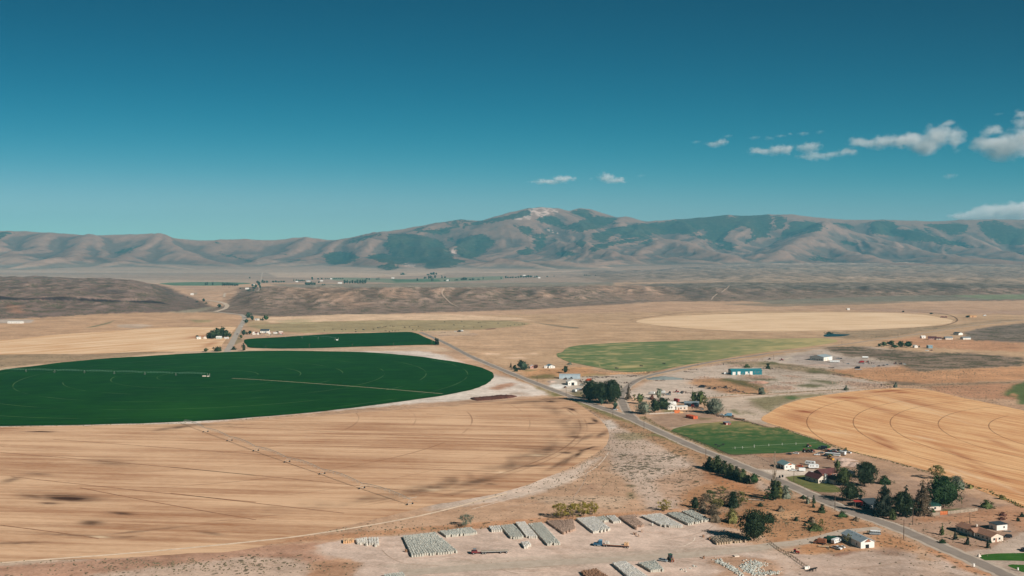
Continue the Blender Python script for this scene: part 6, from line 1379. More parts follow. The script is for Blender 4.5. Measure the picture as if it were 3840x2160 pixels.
        part('body','tractor_hood',prf([(0,.8),(2.2,.8),(2.3,1.5),(1.6,1.75),(0,1.8)],.9),B,o);part('cab','tractor_cab',prf([(-1.5,1.0),(.1,1.0),(-.05,2.7),(-1.3,2.7)],1.5),DARKG,o);part('roof','tractor_roof',lambda:MB().box(-1.45,.1,-.8,.8,2.71,2.86),B,o)
        for b in(-.95,.95):wheel(o,-.9,b,.85,.5)
        for b in(-.75,.75):wheel(o,1.8,b,.5,.34)
        part('exhaust','tractor_pipe',lambda:MB().cyl((1.2,.25,1.75),(1.2,.25,2.7),.06,.06,6),BLACK,o)
    elif kind=='loader':
        part('body','loader_body',prf([(-3,.9),(.2,.9),(.3,1.7),(-2.8,2.0)],1.7),B,o);part('cab','loader_cab',prf([(-.9,1.7),(.6,1.7),(.5,3.1),(-.8,3.1)],1.4),DARKG,o);part('roof','loader_roof',lambda:MB().box(-.95,.65,-.8,.8,3.11,3.25),B,o)
        part('arm','loader_arm',lambda:MB().prism([(.2,1.6),(3.0,.7),(3.0,.45),(.2,1.2)],-.8,-.55,'y').prism([(.2,1.6),(3.0,.7),(3.0,.45),(.2,1.2)],.55,.8,'y'),B,o)
        part('bucket','loader_bucket',lambda:MB().prism([(2.9,.1),(4.0,.05),(3.1,.35),(3.05,1.2),(2.85,1.2)],-1.2,1.2,'y'),B,o)
        for a in(-2.0,1.2):[wheel(o,a,b,.72,.45) for b in(-1.0,1.0)]
    elif kind in('flatbed','tank'):
        part('bed','flatbed_bed',lambda:MB().box(-4.5,4.5,-1.2,1.2,1.0,1.2),B,o)
        if kind=='tank':part('tank','tank_cyl',lambda:MB().cyl((-4.4,0,2.3),(4.4,0,2.3),1.1,1.1,14),B,o)
        part('rail','flatbed_rail',lambda:MB().box(-4.5,4.5,-.5,-.3,.7,.98).box(-4.5,4.5,.3,.5,.7,.98),BLACK,o)
        for a in(-3.6,-2.6):[wheel(o,a,b,.48,.3) for b in(-1.0,1.0)]
    elif kind=='truck':
        part('cargo_box','truck_box',lambda:MB().box(-3.6,1.4,-1.2,1.2,1.1,3.4),B,o);part('chassis','truck_chassis',lambda:MB().box(-3.6,3.4,-.5,.5,.6,1.08),BLACK,o)
        part('cab','truck_cab',prf([(1.6,.6),(3.7,.6),(3.75,1.5),(3.3,1.7),(3.0,2.5),(1.6,2.55)],2.2),B,o);part('window','truck_glass',prf([(2.2,1.7),(3.34,1.7),(3.08,2.42),(2.2,2.42)],2.24),DARKG,o)
        for a in(-2.4,2.7):[wheel(o,a,b,.5,.3) for b in(-1.02,1.02)]
    return o
# trucks in the stone yard
def semi(pt,yaw,color,label,stone=False,L=13.5,cabover=False):
    x,y,_=G(*pt);o=empty('flatbed_truck',(x,y,.02),R(yaw));tag(o,label,'truck','flatbed trucks in the stone yard');B=CM[color]
    part('chassis','semi_frame',lambda:MB().box(-1.2,8.0,-.45,.45,.7,1.0),BLACK if color!='maroon' else CM['maroon'],o,(-9.0+1.2,0,0))
    z=-9.0
    if cabover:
        c=part('cab','semi_cabover',prf([(z,.75),(z+3.1,.75),(z+3.1,1.9),(z+2.6,1.9),(z+2.4,2.7),(z+1.0,2.75),(z+.85,1.9),(z,1.85)],2.3),B,o)
        part('window','semi_glass2',prf([(z+1.0,1.95),(z+2.35,1.95),(z+2.25,2.55),(z+1.05,2.6)],2.34),DARKG,c)
        part('roof','semi_roof2',lambda:MB().box(z+.9,z+2.5,-1.1,1.1,2.76,2.85),CM['chrome'],c)
    else:
        c=part('cab','semi_cab',prf([(z,.7),(z+4.8,.7),(z+4.8,3.3),(z+3.0,3.35),(z+2.5,2.7),(z+1.8,1.9),(z+.1,1.65)],2.3),B,o)
        part('window','semi_glass',prf([(z+2.0,1.95),(z+3.0,1.95),(z+3.0,2.65),(z+2.6,2.65)],2.34),DARKG,c)
        part('roof','semi_roof',lambda:MB().box(z+3.0,z+4.8,-1.1,1.1,3.36,3.45),CM['sky'],c)
        part('fuel_tank','semi_tank',lambda:MB().cyl((z+2.2,-1.15,.7),(z+4.0,-1.15,.7),.32,.32,10),CM['chrome'],o)
    for b in(-.85,.85):part('headlight','lampbox',lambda:MB().box(-.04,.04,-.18,.18,-.07,.07),LAMP,o,(z-.02,b,1.1))
    for b in(-1,1):wheel(o,z+1.0,b,.52,.34)
    for a in(z+6.0,z+7.3):[wheel(o,a,b,.52,.5) for b in(-.95,.95)]
    t0=z+5.2
    part('trailer_bed','semi_bed%d'%L,lambda:MB().box(t0,t0+L+1.2,-1.3,1.3,1.25,1.5),WOOD if color!='blue' else OFFW,o)
    part('side_rail','semi_rail%d'%L,lambda:MB().box(t0,t0+L+1.2,-1.36,-1.305,1.2,1.52).box(t0,t0+L+1.2,1.305,1.36,1.2,1.52),CM['chrome'] if color!='blue' else BRICK,o)
    ax=(t0+L-3.2,t0+L) if color!='blue' else (t0+L-1.2,t0+L+.1)
    for a in ax:[wheel(o,a,b,.52,.5) for b in(-.95,.95)]
    return o
p1_=y2(640,745);p2_=cY2(800,600)
semi(y2(650,722),7,'maroon','maroon truck with empty flatbed trailer in the middle of the yard',cabover=True)
semi(cY2(795,612),-12,'blue','blue truck with flatbed trailer carrying a few stone pallets')
vq='vehicles parked beside the white garage'
car('pickup',ZE(2080,478),176,'white','white pickup parked in front of the white garage',group=vq)
car('cargo',ZE(2270,488),176,'white','small white cargo trailer behind the white pickup',group=vq)
car('sedan',ZE(2225,392),150,'orange','orange low car right of the white garage',group=vq)
car('camper',ZA(450,600),150,'white','upper of two white camper trailers on the gravel yard',group=vq,s=.95)
car('camper',ZA(520,675),178,'white','lower of two white camper trailers on the gravel yard',group=vq)
car('pickup',ZA(490,795),178,'white','white pickup parked left of the maroon-roofed house',group=vq)
car('suv',ZA(665,745),160,'red','red car behind the maroon roof by the gravel yard',group=vq)
jg='scrapped vehicles at the corner of the orange field'
J=[('sedan',(-10,375),150,'dark','black and white car, leftmost of the scrap rows'),('sedan',(140,360),150,'white','lone pale car between the black car and the red machines'),('tractor',(335,325),20,'red','red tractor at the left end of the scrapped vehicles'),('tractor',(400,330),140,'rust','rusty machine second from left among the scrapped vehicles'),('tractor',(500,330),30,'maroon','dark red tractor in the left part of the scrapped vehicles'),('sedan',(600,388),175,'white','long white car at the front left of the scrap rows'),('sedan',(690,350),150,'silver','silver car behind the long white car'),('truck',(720,275),165,'dark','dark truck at the top of the scrap rows'),('pickup',(800,300),140,'tan','tan and white pickup in the middle of the scrap rows'),('tractor',(835,335),140,'orange','orange machine in the middle of the scrap rows'),('suv',(770,415),150,'dark','dark car with pale rear at the front of the scrap rows'),('van',(855,400),160,'green','greenish van in the front scrap row'),('pickup',(905,330),140,'teal','teal pickup in the back scrap row'),('suv',(960,300),140,'silver','pale silver car in the back scrap row'),('pickup',(1010,350),140,'red','red and white pickup right of the middle of the scrap rows'),('van',(1015,410),150,'white','white van with dark side in the front scrap row'),('suv',(930,375),140,'blue','blue car between the front and back scrap rows'),('truck',(1130,390),130,'white','white box truck at the right end of the scrap rows'),('sedan',(1190,310),125,'silver','silver car at the upper right of the scrap rows'),('sedan',(1290,345),125,'white','battered white car last on the right by the field edge'),('sedan',(1060,290),120,'green','dark green car in the far back scrap row')]
for k,(x_,y_),a,c_,l in J:car(k,ZA(x_,y_),a,c_,l,group=jg,cat=None)
car('loader',ZA(890,478),-60,'yellow','yellow wheel loader in front of the scrapped vehicles')
car('tractor',ZA(420,215),10,'rust','rusty red implement alone at the end of the green pasture')
sq='old vehicles by the steel shed'
car('van',ZC(1640,440),172,'silver','old grey van with white roof right of the steel shed',group=sq)
car('camper',ZC(790,625),40,'white','white motorhome left of the steel shed',group=sq,s=.85)
car('truck',ZC(640,590),150,'green','dark truck behind the white motorhome by the steel shed',group=sq,s=.9)
car('truck',ZC(440,645),150,'rust','old truck with orange box left of the motorhome',group=sq,s=.9)
car('flatbed',ZC(520,720),172,'tan','tan flat trailer in front of the orange box truck',group=sq,s=.62)
car('pickup',ZC(810,755),-50,'white','white pickup in dry grass left of the steel shed',group=sq)
car('sedan',ZC(930,725),-50,'white','white car body behind the white pickup in dry grass',group=sq,s=.7)
car('tractor',c1(740,935),-30,'red','small red machine beside the fence above the stone rubble',s=.8)
car('suv',ZD(1660,645),170,'dark','black car parked at the right end of the long low house')
car('pickup',ZD(2010,925),80,'dark','dark car at the right frame edge by the watered lawn')
car('flatbed',ZD(1660,525),170,'chrome','white boat-like trailer beside the small white outbuilding',s=.45)
car('sedan',cY2(1440,790),-30,'silver','silver car parked left of the green tractor in the stone yard')
def forklift():
    x,y,_=G(*cY2(1530,790));o=empty('forklift_tractor',(x,y,.02),R(-70));tag(o,'green tractor with front forks among loose stone pallets','tractor')
    B=CM['green'];part('body','fk_body',prf([(-2.2,.9),(1.4,.9),(1.4,1.7),(-.4,1.9),(-2.2,1.8)],1.5),B,o);part('cab','fk_cab',prf([(-1.6,1.8),(.5,1.8),(.35,3.6),(-1.4,3.6)],1.6),DARKG,o);part('roof','fk_roof',lambda:MB().box(-1.6,.5,-.95,.95,3.61,3.78),B,o)
    for b in(-1,1):wheel(o,-1.1,b,.9,.5)
    for b in(-.9,.9):wheel(o,1.3,b,.55,.35)
    m=part('mast','fk_mast',lambda:MB().box(2.0,2.15,-.6,-.45,.2,2.6).box(2.0,2.15,.45,.6,.2,2.6).box(1.4,2.0,-.6,-.45,1.0,1.2).box(1.4,2.0,.45,.6,1.0,1.2),CM['orange'],o)
    part('fork','fk_fork',lambda:MB().box(2.15,3.6,-.5,-.35,.3,.4).box(2.15,3.6,.35,.5,.3,.4),CM['chrome'],m)
forklift()
yq='machines and vehicles in the central yards'
for k,p,a,c_,l in [('sedan',ZH(1395,1020),150,'dark','dark car under the small tree in the road wedge'),('sedan',ZH(1440,1035),160,'white','white car in the road wedge between the two roads'),('truck',ZH(545,640),120,'white','white truck in the cluster by the dark cottonwood grove'),('van',ZH(640,600),150,'white','white van behind the truck by the cottonwood grove'),('loader',ZH(720,610),150,'rust','rusty machine touching the cottonwood grove on its left'),('truck',ZH(850,405),160,'orange','orange machine above the cottonwood grove'),('tractor',ZH(350,370),160,'maroon','dark red machine behind the white workshop roof'),('tractor',ZH(475,360),120,'maroon','second dark red machine behind the white workshop roof'),('pickup',ZH(345,545),100,'rust','rusty orange pickup before the white salt patch'),('pickup',ZH(695,495),160,'white','white pickup right of the white workshop'),
 ('truck',ZG(410,130),160,'white','white truck above the grey-green tree of the tractor yard'),('flatbed',ZG(470,150),165,'chrome','long pale trailer in the tractor yard'),('pickup',ZG(535,160),165,'silver','silver pickup at the front of the tractor yard'),('tractor',ZG(555,130),100,'maroon','dark red tractor behind the silver pickup'),('loader',ZG(680,110),160,'red','big red combine-like machine in the tractor yard'),('sedan',ZG(725,135),170,'white','white car right of the big red machine'),('tractor',ZG(775,130),120,'dark','black machine at the right of the tractor yard'),('truck',ZG(215,150),150,'white','white truck with mast left of the grey-green tree'),
 ('sedan',ZG(1160,430),165,'silver','silver car under the olive tree near the blue shed'),('sedan',ZG(1250,470),150,'dark','dark car left of the pale tent under the big willow'),('suv',ZG(1330,475),150,'sky','pale blue van like shape under the big willow'),('sedan',ZG(1530,535),150,'white','white car in the row of scrap below the big willow'),('truck',ZG(1650,560),160,'sky','bright blue box in the row of scrap along the fence'),('flatbed',ZG(1880,620),155,'rust','rusty red trailer in the scrap row along the fence'),('sedan',ZG(1720,560),150,'rust','rusty car right of the bright blue box'),('truck',ZG(1155,20),160,'dark','dark machine at the top of the tractor yard'),('sedan',ZG(1290,42),150,'dark','small dark machine in the upper machine row'),('tractor',ZG(1390,50),150,'rust','rusty tractor in the upper machine row'),('tractor',ZG(1600,25),150,'dark','dark tractor at the right end of the upper machine row'),
 ('tractor',cM(790,222),160,'maroon','red and dark machine at the left of the far gravel yard'),('loader',cM(935,232),150,'red','red machine in the open far gravel yard'),('camper',cM(1550,255),170,'white','white tank trailer left in front of the steel hall'),('camper',cM(1605,255),170,'white','white tank trailer right in front of the steel hall'),('pickup',cM(1620,212),160,'silver','silver pickup at the right corner of the steel hall'),('sedan',cM(1650,212),160,'dark','dark car at the right corner of the steel hall'),('tank',cM(1945,208),172,'white','long white trailer beyond the steel hall'),('truck',cM(1900,262),170,'red','bright red truck at the right of the gravel yard'),('flatbed',cM(1900,274),175,'chrome','pale trailer just below the bright red truck'),('tractor',cM(1975,256),160,'orange','orange implement right of the bright red truck'),('sedan',cM(1738,275),160,'silver','silver car alone in the middle of the gravel yard'),('truck',cM(1850,332),170,'dark','dark truck at the lower edge of the gravel yard'),('flatbed',cM(1865,348),175,'white','white trailer below the dark truck at the yard edge'),('sedan',cM(2050,305),160,'white','white car in the right row of the gravel yard'),('sedan',cM(2110,302),160,'dark','first dark car in the right row of the gravel yard'),('sedan',cM(2165,294),160,'dark','second dark car in the right row of the gravel yard'),('sedan',cM(2210,287),160,'silver','silver car in the right row of the gravel yard'),('tractor',cM(2310,275),150,'red','red machine near the right end of the gravel yard row'),('tractor',cM(2375,280),150,'maroon','dark red machine near the right end of the gravel yard row'),('sedan',cM(2420,280),160,'white','white car last at the right end of the gravel yard row'),('pickup',cM(665,400),176,'white','white pickup parked before the teal building'),('cargo',cM(262,398),176,'white','small white trailer at the left corner of the teal building'),
 ('pickup',cR(1310,752),170,'white','white truck below the silver grey shed on the plain'),('sedan',cR(1365,748),150,'maroon','dark red car below the silver grey shed on the plain'),('loader',cR(1510,600),160,'rust','rusty machine between the maroon house and pale building'),('tractor',cR(1205,705),160,'dark','dark machine right of the white cabin'),('truck',cR(2060,298),170,'white','white truck on the far right plain beside the track'),('truck',cR(1505,318),172,'maroon','left of two dark red trailers by the far track bend'),('truck',cR(1550,318),172,'maroon','right of two dark red trailers by the far track bend'),
 ('suv',y3(465,640),-110,'white','white car driving on the left road below the bend'),('sedan',y3(290,930),-112,'dark','dark red car driving on the left road by the farm'),('cargo',y3(1490,915),176,'white','white trailer in the corral of the white farm'),('camper',y3(1420,985),176,'tan','yellowish trailer below the corral of the white farm'),('sedan',cS(2460,275),170,'white','first white vehicle by the far stock pens'),('truck',cS(2490,277),170,'dark','dark vehicle by the far stock pens'),('truck',cS(2510,275),160,'white','last white vehicle by the far stock pens'),('pickup',y3(1905,925),176,'white','white pickup below the red barn')]:
    car(k,p,a,c_,l,group=yq)
print('part5 ok')
# ------------------------------------------------------------------ stone yard
def stone_mat(name,top,side):
    q=N(name);g=q.n('NewGeometry');oi=q.n('ObjectInfo');at=q.n('Attribute',attribute_name='shade')
    p=q.pos();n1=q.noise(p,1.1,4,.65);n2=q.noise(q.xf(p,(1,1,.15)),5,2,.6)
    sep=q.n('SeparateXYZ');q.l(g.outputs['Normal'],sep.inputs[0])
    up=q.map(sep.outputs[2],.35,.7)
    f=q.math('ADD',q.math('MULTIPLY',g.outputs['Random Per Island'],.8),q.map(n1,.3,.7,-.15,.3),clamp=True)
    a=q.mix(f,A(*[c*.58 for c in top]),A(*[min(255,c*1.2) for c in top]));b=q.mix(n2,A(*[c*.8 for c in side]),A(*side))
    return q.bsdf(q.mix(up,b,a),.95,.1)
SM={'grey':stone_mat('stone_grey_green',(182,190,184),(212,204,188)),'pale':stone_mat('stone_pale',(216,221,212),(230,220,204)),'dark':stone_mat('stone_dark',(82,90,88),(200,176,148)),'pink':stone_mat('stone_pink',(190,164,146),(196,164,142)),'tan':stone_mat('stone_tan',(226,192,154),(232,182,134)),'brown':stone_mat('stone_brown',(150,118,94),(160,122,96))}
def pallet_geo(seed):
    r=random.Random(seed);m=MB()
    for k in(-.42,0,.42):m.box(-.55,.55,k-.06,k+.06,.0,.10)
    m.box(-.56,.56,-.56,.56,.101,.14)
    n=r.choice((2,3));x=-.5;ws=[r.uniform(.8,1.2) for _ in range(n)];t=sum(ws)
    for w_ in ws:
        w_=w_/t*.98;y=-.54
        for k in range(2):
            d=.54;h=r.uniform(1.12,1.58);m.box(x+.012,x+w_-.012,y+.01,y+d-.01,.142,h,r.uniform(.0,.05),r.uniform(0,.05));y+=d
        x+=w_
    return m
PG=[pallet_geo(i) for i in range(6)]
pmesh={}
def pallet_mesh(i,kind):
    if (i,kind) not in pmesh:pmesh[(i,kind)]=PG[i].mesh('pallet',SM[kind])
    return pmesh[(i,kind)]
STACKS=[(y1,[(130,290),(340,280),(335,335),(130,345)],'tan',1.35,1.35,'small stack at the far left of the yard','tan'),
 (y1,[(362,292),(575,262),(592,395),(400,372)],'pale',1.35,1.5,'second small stack from the left','pale grey'),
 (y1,[(592,262),(790,262),(812,410),(612,402)],'pale',1.35,1.4,'third small stack from the left','pale'),
 (y1,[(1240,240),(1840,168),(2268,520),(1400,598)],'grey',1.22,1.2,'largest square stack of the yard','grey-green'),
 (cY,[(832,320),(1085,290),(1145,335),(885,358)],'grey',1.22,1.2,'flat wide stack joining the largest stack','grey-green'),
 (y2,[(650,205),(865,190),(915,275),(712,285)],'pale',1.3,1.25,'short stack left of the long grey stacks','grey'),
 (y2,[(870,190),(1120,165),(1322,400),(1068,418)],'grey',1.3,1.2,'long stack third from the left in the upper row','grey-green'),
 (y2,[(1150,130),(1330,118),(1572,398),(1360,398)],'pale',1.3,1.25,'long pale stack with ragged front','whitish'),
 (y2,[(1385,160),(1640,128),(1995,518),(1740,535)],'grey',1.3,1.22,'longest narrow stack in the middle','grey-green'),
 (y2,[(1712,98),(2235,76),(2262,250),(2045,328)],'pink',1.3,1.25,'pinkish stack below the yellow bushes','pinkish'),
 (cY2,[(385,262),(620,240),(822,400),(592,425)],'pale',1.3,1.22,'square pale stack right of the pinkish one','whitish'),
 (cY2,[(628,248),(735,233),(778,285),(702,295)],'grey',1.3,1.22,'tiny stack between two pale stacks','grey'),
 (cY2,[(742,232),(852,225),(932,295),(832,306)],'pale',1.3,1.22,'short whitish stack left of the gap','whitish'),
 (cY2,[(902,240),(1075,220),(1205,335),(1112,382)],'pink',1.3,1.25,'beige stack right of the gap','beige'),
 (cY2,[(1172,230),(1402,200),(1698,360),(1432,350)],'pale',1.3,1.22,'wide pale stack with gaps in its front','whitish'),
 (cY2,[(1482,200),(1625,186),(1888,302),(1737,330)],'grey',1.3,1.2,'left twin of the two upper right stacks','grey-green'),
 (cY2,[(1662,178),(1785,164),(2012,275),(1898,298)],'grey',1.3,1.2,'right twin of the two upper right stacks','grey-green'),
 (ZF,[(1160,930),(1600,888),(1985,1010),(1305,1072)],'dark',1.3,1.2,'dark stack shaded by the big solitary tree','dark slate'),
 (cY2,[(822,800),(982,776),(1330,1010),(1085,1030)],'pale',1.35,1.3,'long pale stack running off the bottom edge','whitish'),
 (cY2,[(1132,800),(1342,766),(1452,880),(1292,890)],'grey',1.3,1.22,'grey stack left of the silver car','grey-green'),
 (cY2,[(450,895),(625,862),(860,1010),(520,1010)],'brown',1.6,1.7,'jumbled brown heap at the bottom edge','brown'),
 (y1,[(882,950),(1242,905),(1320,1020),(925,1040)],'grey',1.3,1.25,'stack cut by the bottom edge at the left','grey'),
 (y2,[(1252,500),(1402,480),(1472,575),(1312,590)],'pale',1.35,1.4,'small island stack behind the maroon truck','whitish')]
allp=[]
rs=random.Random(77)
for si,(f,q,kind,cs_,rs_,lab,colr_) in enumerate(STACKS):
    top=[G(*f(*p),1.45) for p in q];BL,BR_,FR,FL=[Vector((a,b,0)) for a,b,_ in top]
    wd=((BR_-BL).length+(FR-FL).length)/2;dp=((FL-BL).length+(FR-BR_).length)/2
    ncol=max(2,round(wd/cs_));nrow=max(2,round(dp/rs_));yaw=math.atan2((FR-FL).y,(FR-FL).x)
    for i in range(ncol):
        drop=rs.choice((0,0,0,0,1,2)) if kind in('pale','pink') else rs.choice((0,0,0,0,0,1))
        sh=rs.uniform(-.15,.15)
        for j in range(nrow-drop):
            u=(i+.5)/ncol;v=(j+.5)/nrow
            if rs.random()<.012:continue
            P_=(BL*(1-u)+BR_*u)*(1-v)+(FL*(1-u)+FR*u)*v
            jit=.10 if kind!='brown' else .45
            allp.append((P_.x+rs.uniform(-jit,jit)*.6,P_.y+sh+rs.uniform(-jit,jit)*.5,yaw+rs.uniform(-.07,.07)*(1 if kind!='brown' else 6),rs.randrange(6),kind,si))
SINGLE=[(ZF(1030,955),'brown','single brown pallet alone left of the dark stack'),(ZF(1480,845),'grey','single pallet at the tip of the big tree shadow'),(ZF(1165,1015),'brown','pallet standing apart at the left of the dark stack'),(cY2(1110,470),'pink','first loose pallet below the beige stack'),(cY2(1140,490),'pink','second loose pallet below the beige stack'),(cY2(1085,465),'pink','third loose pallet below the beige stack'),(cY2(1310,355),'pale','loose pallet beside the wide pale stack'),(cY2(1285,300),'pale','loose upper pallet beside the wide pale stack'),(cY2(1180,435),'pink','pallet just below the corner of the beige stack'),(cY2(1095,245),'pink','left of two pallets in the gap of the upper row'),(cY2(1130,250),'pink','right of two pallets in the gap of the upper row'),(cY2(1930,755),'brown','small dark pallet in the middle of the open yard'),(y1(1300,545),'brown','small loose pile left of the largest stack')]
for (p,kind,l) in SINGLE:
    x,y,_=G(*p);o=link('stone_pallet',pallet_mesh(rs.randrange(6),kind),None,(x,y,0),rs.uniform(-.4,.4));tag(o,l,'pallet','loose stone pallets in the yard')
# pallets riding on the blue truck
tx,ty,_=G(*cY2(795,612));ca,sa=math.cos(R(-12)),math.sin(R(-12))
for dx,dy,l in [(-2.2,-.5,'front near pallet on the blue truck trailer'),(-2.2,.62,'front far pallet on the blue truck trailer'),(-.9,-.5,'second near pallet on the blue truck trailer'),(-.9,.62,'second far pallet on the blue truck trailer'),(8.4,-.5,'rear near pallet on the blue truck trailer'),(8.4,.62,'rear far pallet on the blue truck trailer'),(9.6,-.5,'last near pallet on the blue truck trailer'),(9.6,.62,'last far pallet on the blue truck trailer')]:
    o=link('stone_pallet',pallet_mesh(rs.randrange(6),'tan' if dx>5 else 'pale'),None,(tx+ca*dx-sa*dy,ty+sa*dx+ca*dy,1.52),R(-12));tag(o,l,'pallet','stone pallets on the blue truck')
def vis(p):
    a,b=proj(p[0],p[1],1.4);return b<2158 and -5<a<3845
order=sorted([p for p in allp if vis(p)],key=lambda p:p[1])
near=order[:270];rest=order[270:]+[p for p in allp if not vis(p)]
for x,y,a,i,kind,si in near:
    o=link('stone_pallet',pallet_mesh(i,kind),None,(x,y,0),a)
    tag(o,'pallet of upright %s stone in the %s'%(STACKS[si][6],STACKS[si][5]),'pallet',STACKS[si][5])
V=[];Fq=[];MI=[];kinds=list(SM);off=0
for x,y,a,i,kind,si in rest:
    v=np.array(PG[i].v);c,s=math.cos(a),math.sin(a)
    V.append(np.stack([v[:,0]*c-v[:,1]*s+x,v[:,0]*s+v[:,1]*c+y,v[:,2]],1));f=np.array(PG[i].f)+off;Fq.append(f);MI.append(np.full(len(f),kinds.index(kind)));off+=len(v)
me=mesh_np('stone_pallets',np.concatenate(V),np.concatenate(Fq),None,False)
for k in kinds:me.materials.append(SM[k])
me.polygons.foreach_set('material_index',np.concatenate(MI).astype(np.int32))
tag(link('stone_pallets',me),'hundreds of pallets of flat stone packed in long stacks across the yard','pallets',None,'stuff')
print('pallets',len(near),len(rest))
# rubble of broken stone
def rubble(name,label,regs,n,mat,smin,smax,seed):
    r=np.random.default_rng(seed);co=[];fa=[]
    tot=sum(w for *_,w in regs)
    for (cx,cy),rx,ry,deg,w in regs:
        a=R(deg)
        for _ in range(int(n*w/tot)):
            u,v=r.normal(size=2)*.5;px=cx+u*rx*math.cos(a)-v*ry*math.sin(a);py=cy+u*rx*math.sin(a)+v*ry*math.cos(a)
            if py<1100:continue
            X_,Y_,_=G(px,py);s=r.uniform(smin,smax);b=len(co);t=r.uniform(0,6.28);h=s*r.uniform(.3,.8);ti=r.uniform(-.3,.3)*s
            base=[(-1,-1),(1,-.8),(1.1,1),(-.9,.9)]
            for k,(p_,q_) in enumerate(base):
                p_*=s*r.uniform(.7,1.1)*.6;q_*=s*r.uniform(.7,1.1)*.5;co.append((X_+p_*math.cos(t)-q_*math.sin(t),Y_+p_*math.sin(t)+q_*math.cos(t),-.02))
            for k,(p_,q_) in enumerate(base):
                p_*=s*r.uniform(.5,.9)*.6;q_*=s*r.uniform(.5,.9)*.5;co.append((X_+p_*math.cos(t)-q_*math.sin(t),Y_+p_*math.sin(t)+q_*math.cos(t),h+ti*(1 if k<2 else -1)*.5))
            fa+=[(b+4,b+5,b+6,b+7),(b,b+1,b+5,b+4),(b+1,b+2,b+6,b+5),(b+2,b+3,b+7,b+6),(b+3,b,b+4,b+7)]
    me=bpy.data.meshes.new(name);me.from_pydata(co,[],fa);me.update();me.materials.append(mat)
    return tag(link(name,me),label,'rubble',None,'stuff')
rubble('stone_rubble','scattered broken pale stone slabs on bare soil near the yard',[(y6(1400,750),28,8,22,5),(y6(1560,820),22,8,30,4),(y6(1680,900),30,9,30,6),(y6(1900,870),34,10,20,6),(y6(2080,760),30,9,10,5),(y6(2000,830),40,12,20,6),(y6(2300,950),44,6,-6,4),(y6(1980,930),24,8,20,3),(y6(800,850),50,6,-15,.5)],1000,SM['grey'],.3,.95,3)
rubble('stone_rubble','heaps and rows of rough brown stone around the teal building',[(cM(600,425),60,5,8,5),(cM(660,500),22,4,0,3),(cM(900,555),60,7,2,6),(cM(1900,520),90,7,4,6),(cM(2100,545),60,6,3,3),(cM(450,295),50,4,0,3),(cM(120,285),36,3,-4,2),(cM(500,235),70,4,-3,3),(cM(1060,425),36,3,6,2),(cM(30,440),40,4,4,2),(cM(750,425),30,3,8,2),(cM(1040,505),40,3,0,2)],2600,SM['pink'],.4,1.4,4)
rubble('scrap_rows','rows of dark scrap, tyres and implements on the central yards',[(ZH(1000,315),50,1.6,1,4),(ZH(930,350),12,1.6,2,1),(ZH(1350,310),34,1.6,2,2),(ZH(1830,290),30,3,-2,3),(ZH(1640,440),30,3,4,2),(ZH(680,400),12,5,2,2),(ZG(940,25),16,1.3,3,1),(ZG(1300,10),60,4,6,3),(ZG(1560,20),26,3,6,2),(ZG(1820,80),36,5,14,4),(ZG(1700,100),20,1.4,4,1),(ZG(900,120),20,2,4,1),(ZG(820,90),12,2,0,1),(cQ(2000,155),34,2,-4,2),(cQ(1700,215),30,2,2,1.5),(cQ(1600,240),24,1.6,6,1),(cQ(1250,345),22,1.4,0,1),(cQ(1600,330),30,1.6,4,1.5),(ZG(1040,400),26,4,4,2),(ZG(950,470),26,2,0,1.5),(ZG(1450,545),30,3,16,2),(ZG(1760,590),50,3,17,3),(cM(1650,410),40,3,6,2),(cM(1560,320),20,2,0,1),(cM(2160,525),26,2,2,1),(cM(830,330),26,3,0,1.5),(cM(2000,265),20,2,2,1),(y3(1300,905),10,1.2,0,.6),(cS(2350,283),26,1.2,1,.8)],1000,paint('dark_scrap',A(92,74,64),.9,0,.5,.4),.4,1.3,6)
# mounds
def mound(name,label,pt,rx,ry,h,yaw,mat,seed,cat='mound'):
    x,y,_=G(*pt);n=40;m=18;v=[];f=[]
    for i in range(m+1):
        for j in range(n):
            t=i/m;a=2*math.pi*j/n;k=1+.16*math.sin(3*a+seed)+.08*math.sin(7*a+seed*2);r_=t
            z=h*(1-t*t)**1.3*(1+.35*float(fbm(math.cos(a)*t*2.4+seed,math.sin(a)*t*2.4,seed,3)-.5)*2)-.03*t
            v.append((math.cos(a)*r_*rx*k,math.sin(a)*r_*ry*k,z if i<m else -.1))
    f=np.array([(i*n+j,i*n+(j+1)%n,(i+1)*n+(j+1)%n,(i+1)*n+j) for i in range(m) for j in range(n)])[:,::-1]
    o=link(name,mesh_np(name,np.array(v),f,mat),None,(x,y,0),R(yaw));return tag(o,label,cat)
GRV=paint('gravel_heap',A(186,160,144),1,0,.2,.8,.05);GRB=paint('blue_gravel',A(134,140,136),1,0,.15,.6,.05);DUNG=paint('dark_compost',A(92,58,48),1,0,.3,.5,.05)
mound('gravel_heap','pale gravel heap behind the slim bright green tree',ZA(1160,490),10,5,1.8,-20,GRV,1);mound('gravel_heap','steeper gravel heap left of the largest dark tree',ZA(1220,590),9,7,2.6,0,GRV,2);mound('gravel_heap','smooth gravel heap touching the largest dark tree',ZA(1385,605),9,7,2.2,0,GRV,5)
mound('gravel_heap','bluish gravel patch in the central yard near the curve',cQ(1320,320),24,16,2.2,0,GRB,3)
mound('gravel_heap','low rounded gravel heap in front of the steel hall',cM(1370,290),20,14,1.4,0,GRV,4);mound('gravel_heap','reddish soil heap on weeds below the teal building',cM(670,500),12,10,2.2,0,paint('red_soil',A(186,142,120),1,0,.2,.6),6)
mound('soil_heap','little pale heap behind the white workshop',ZH(40,420),6,5,1.4,0,GRV,7)
mound('boulder','pale boulder at the lawn corner by the driveway',ZD(1065,1045),1.1,1.0,1.3,0,OFFW,8,'boulder')
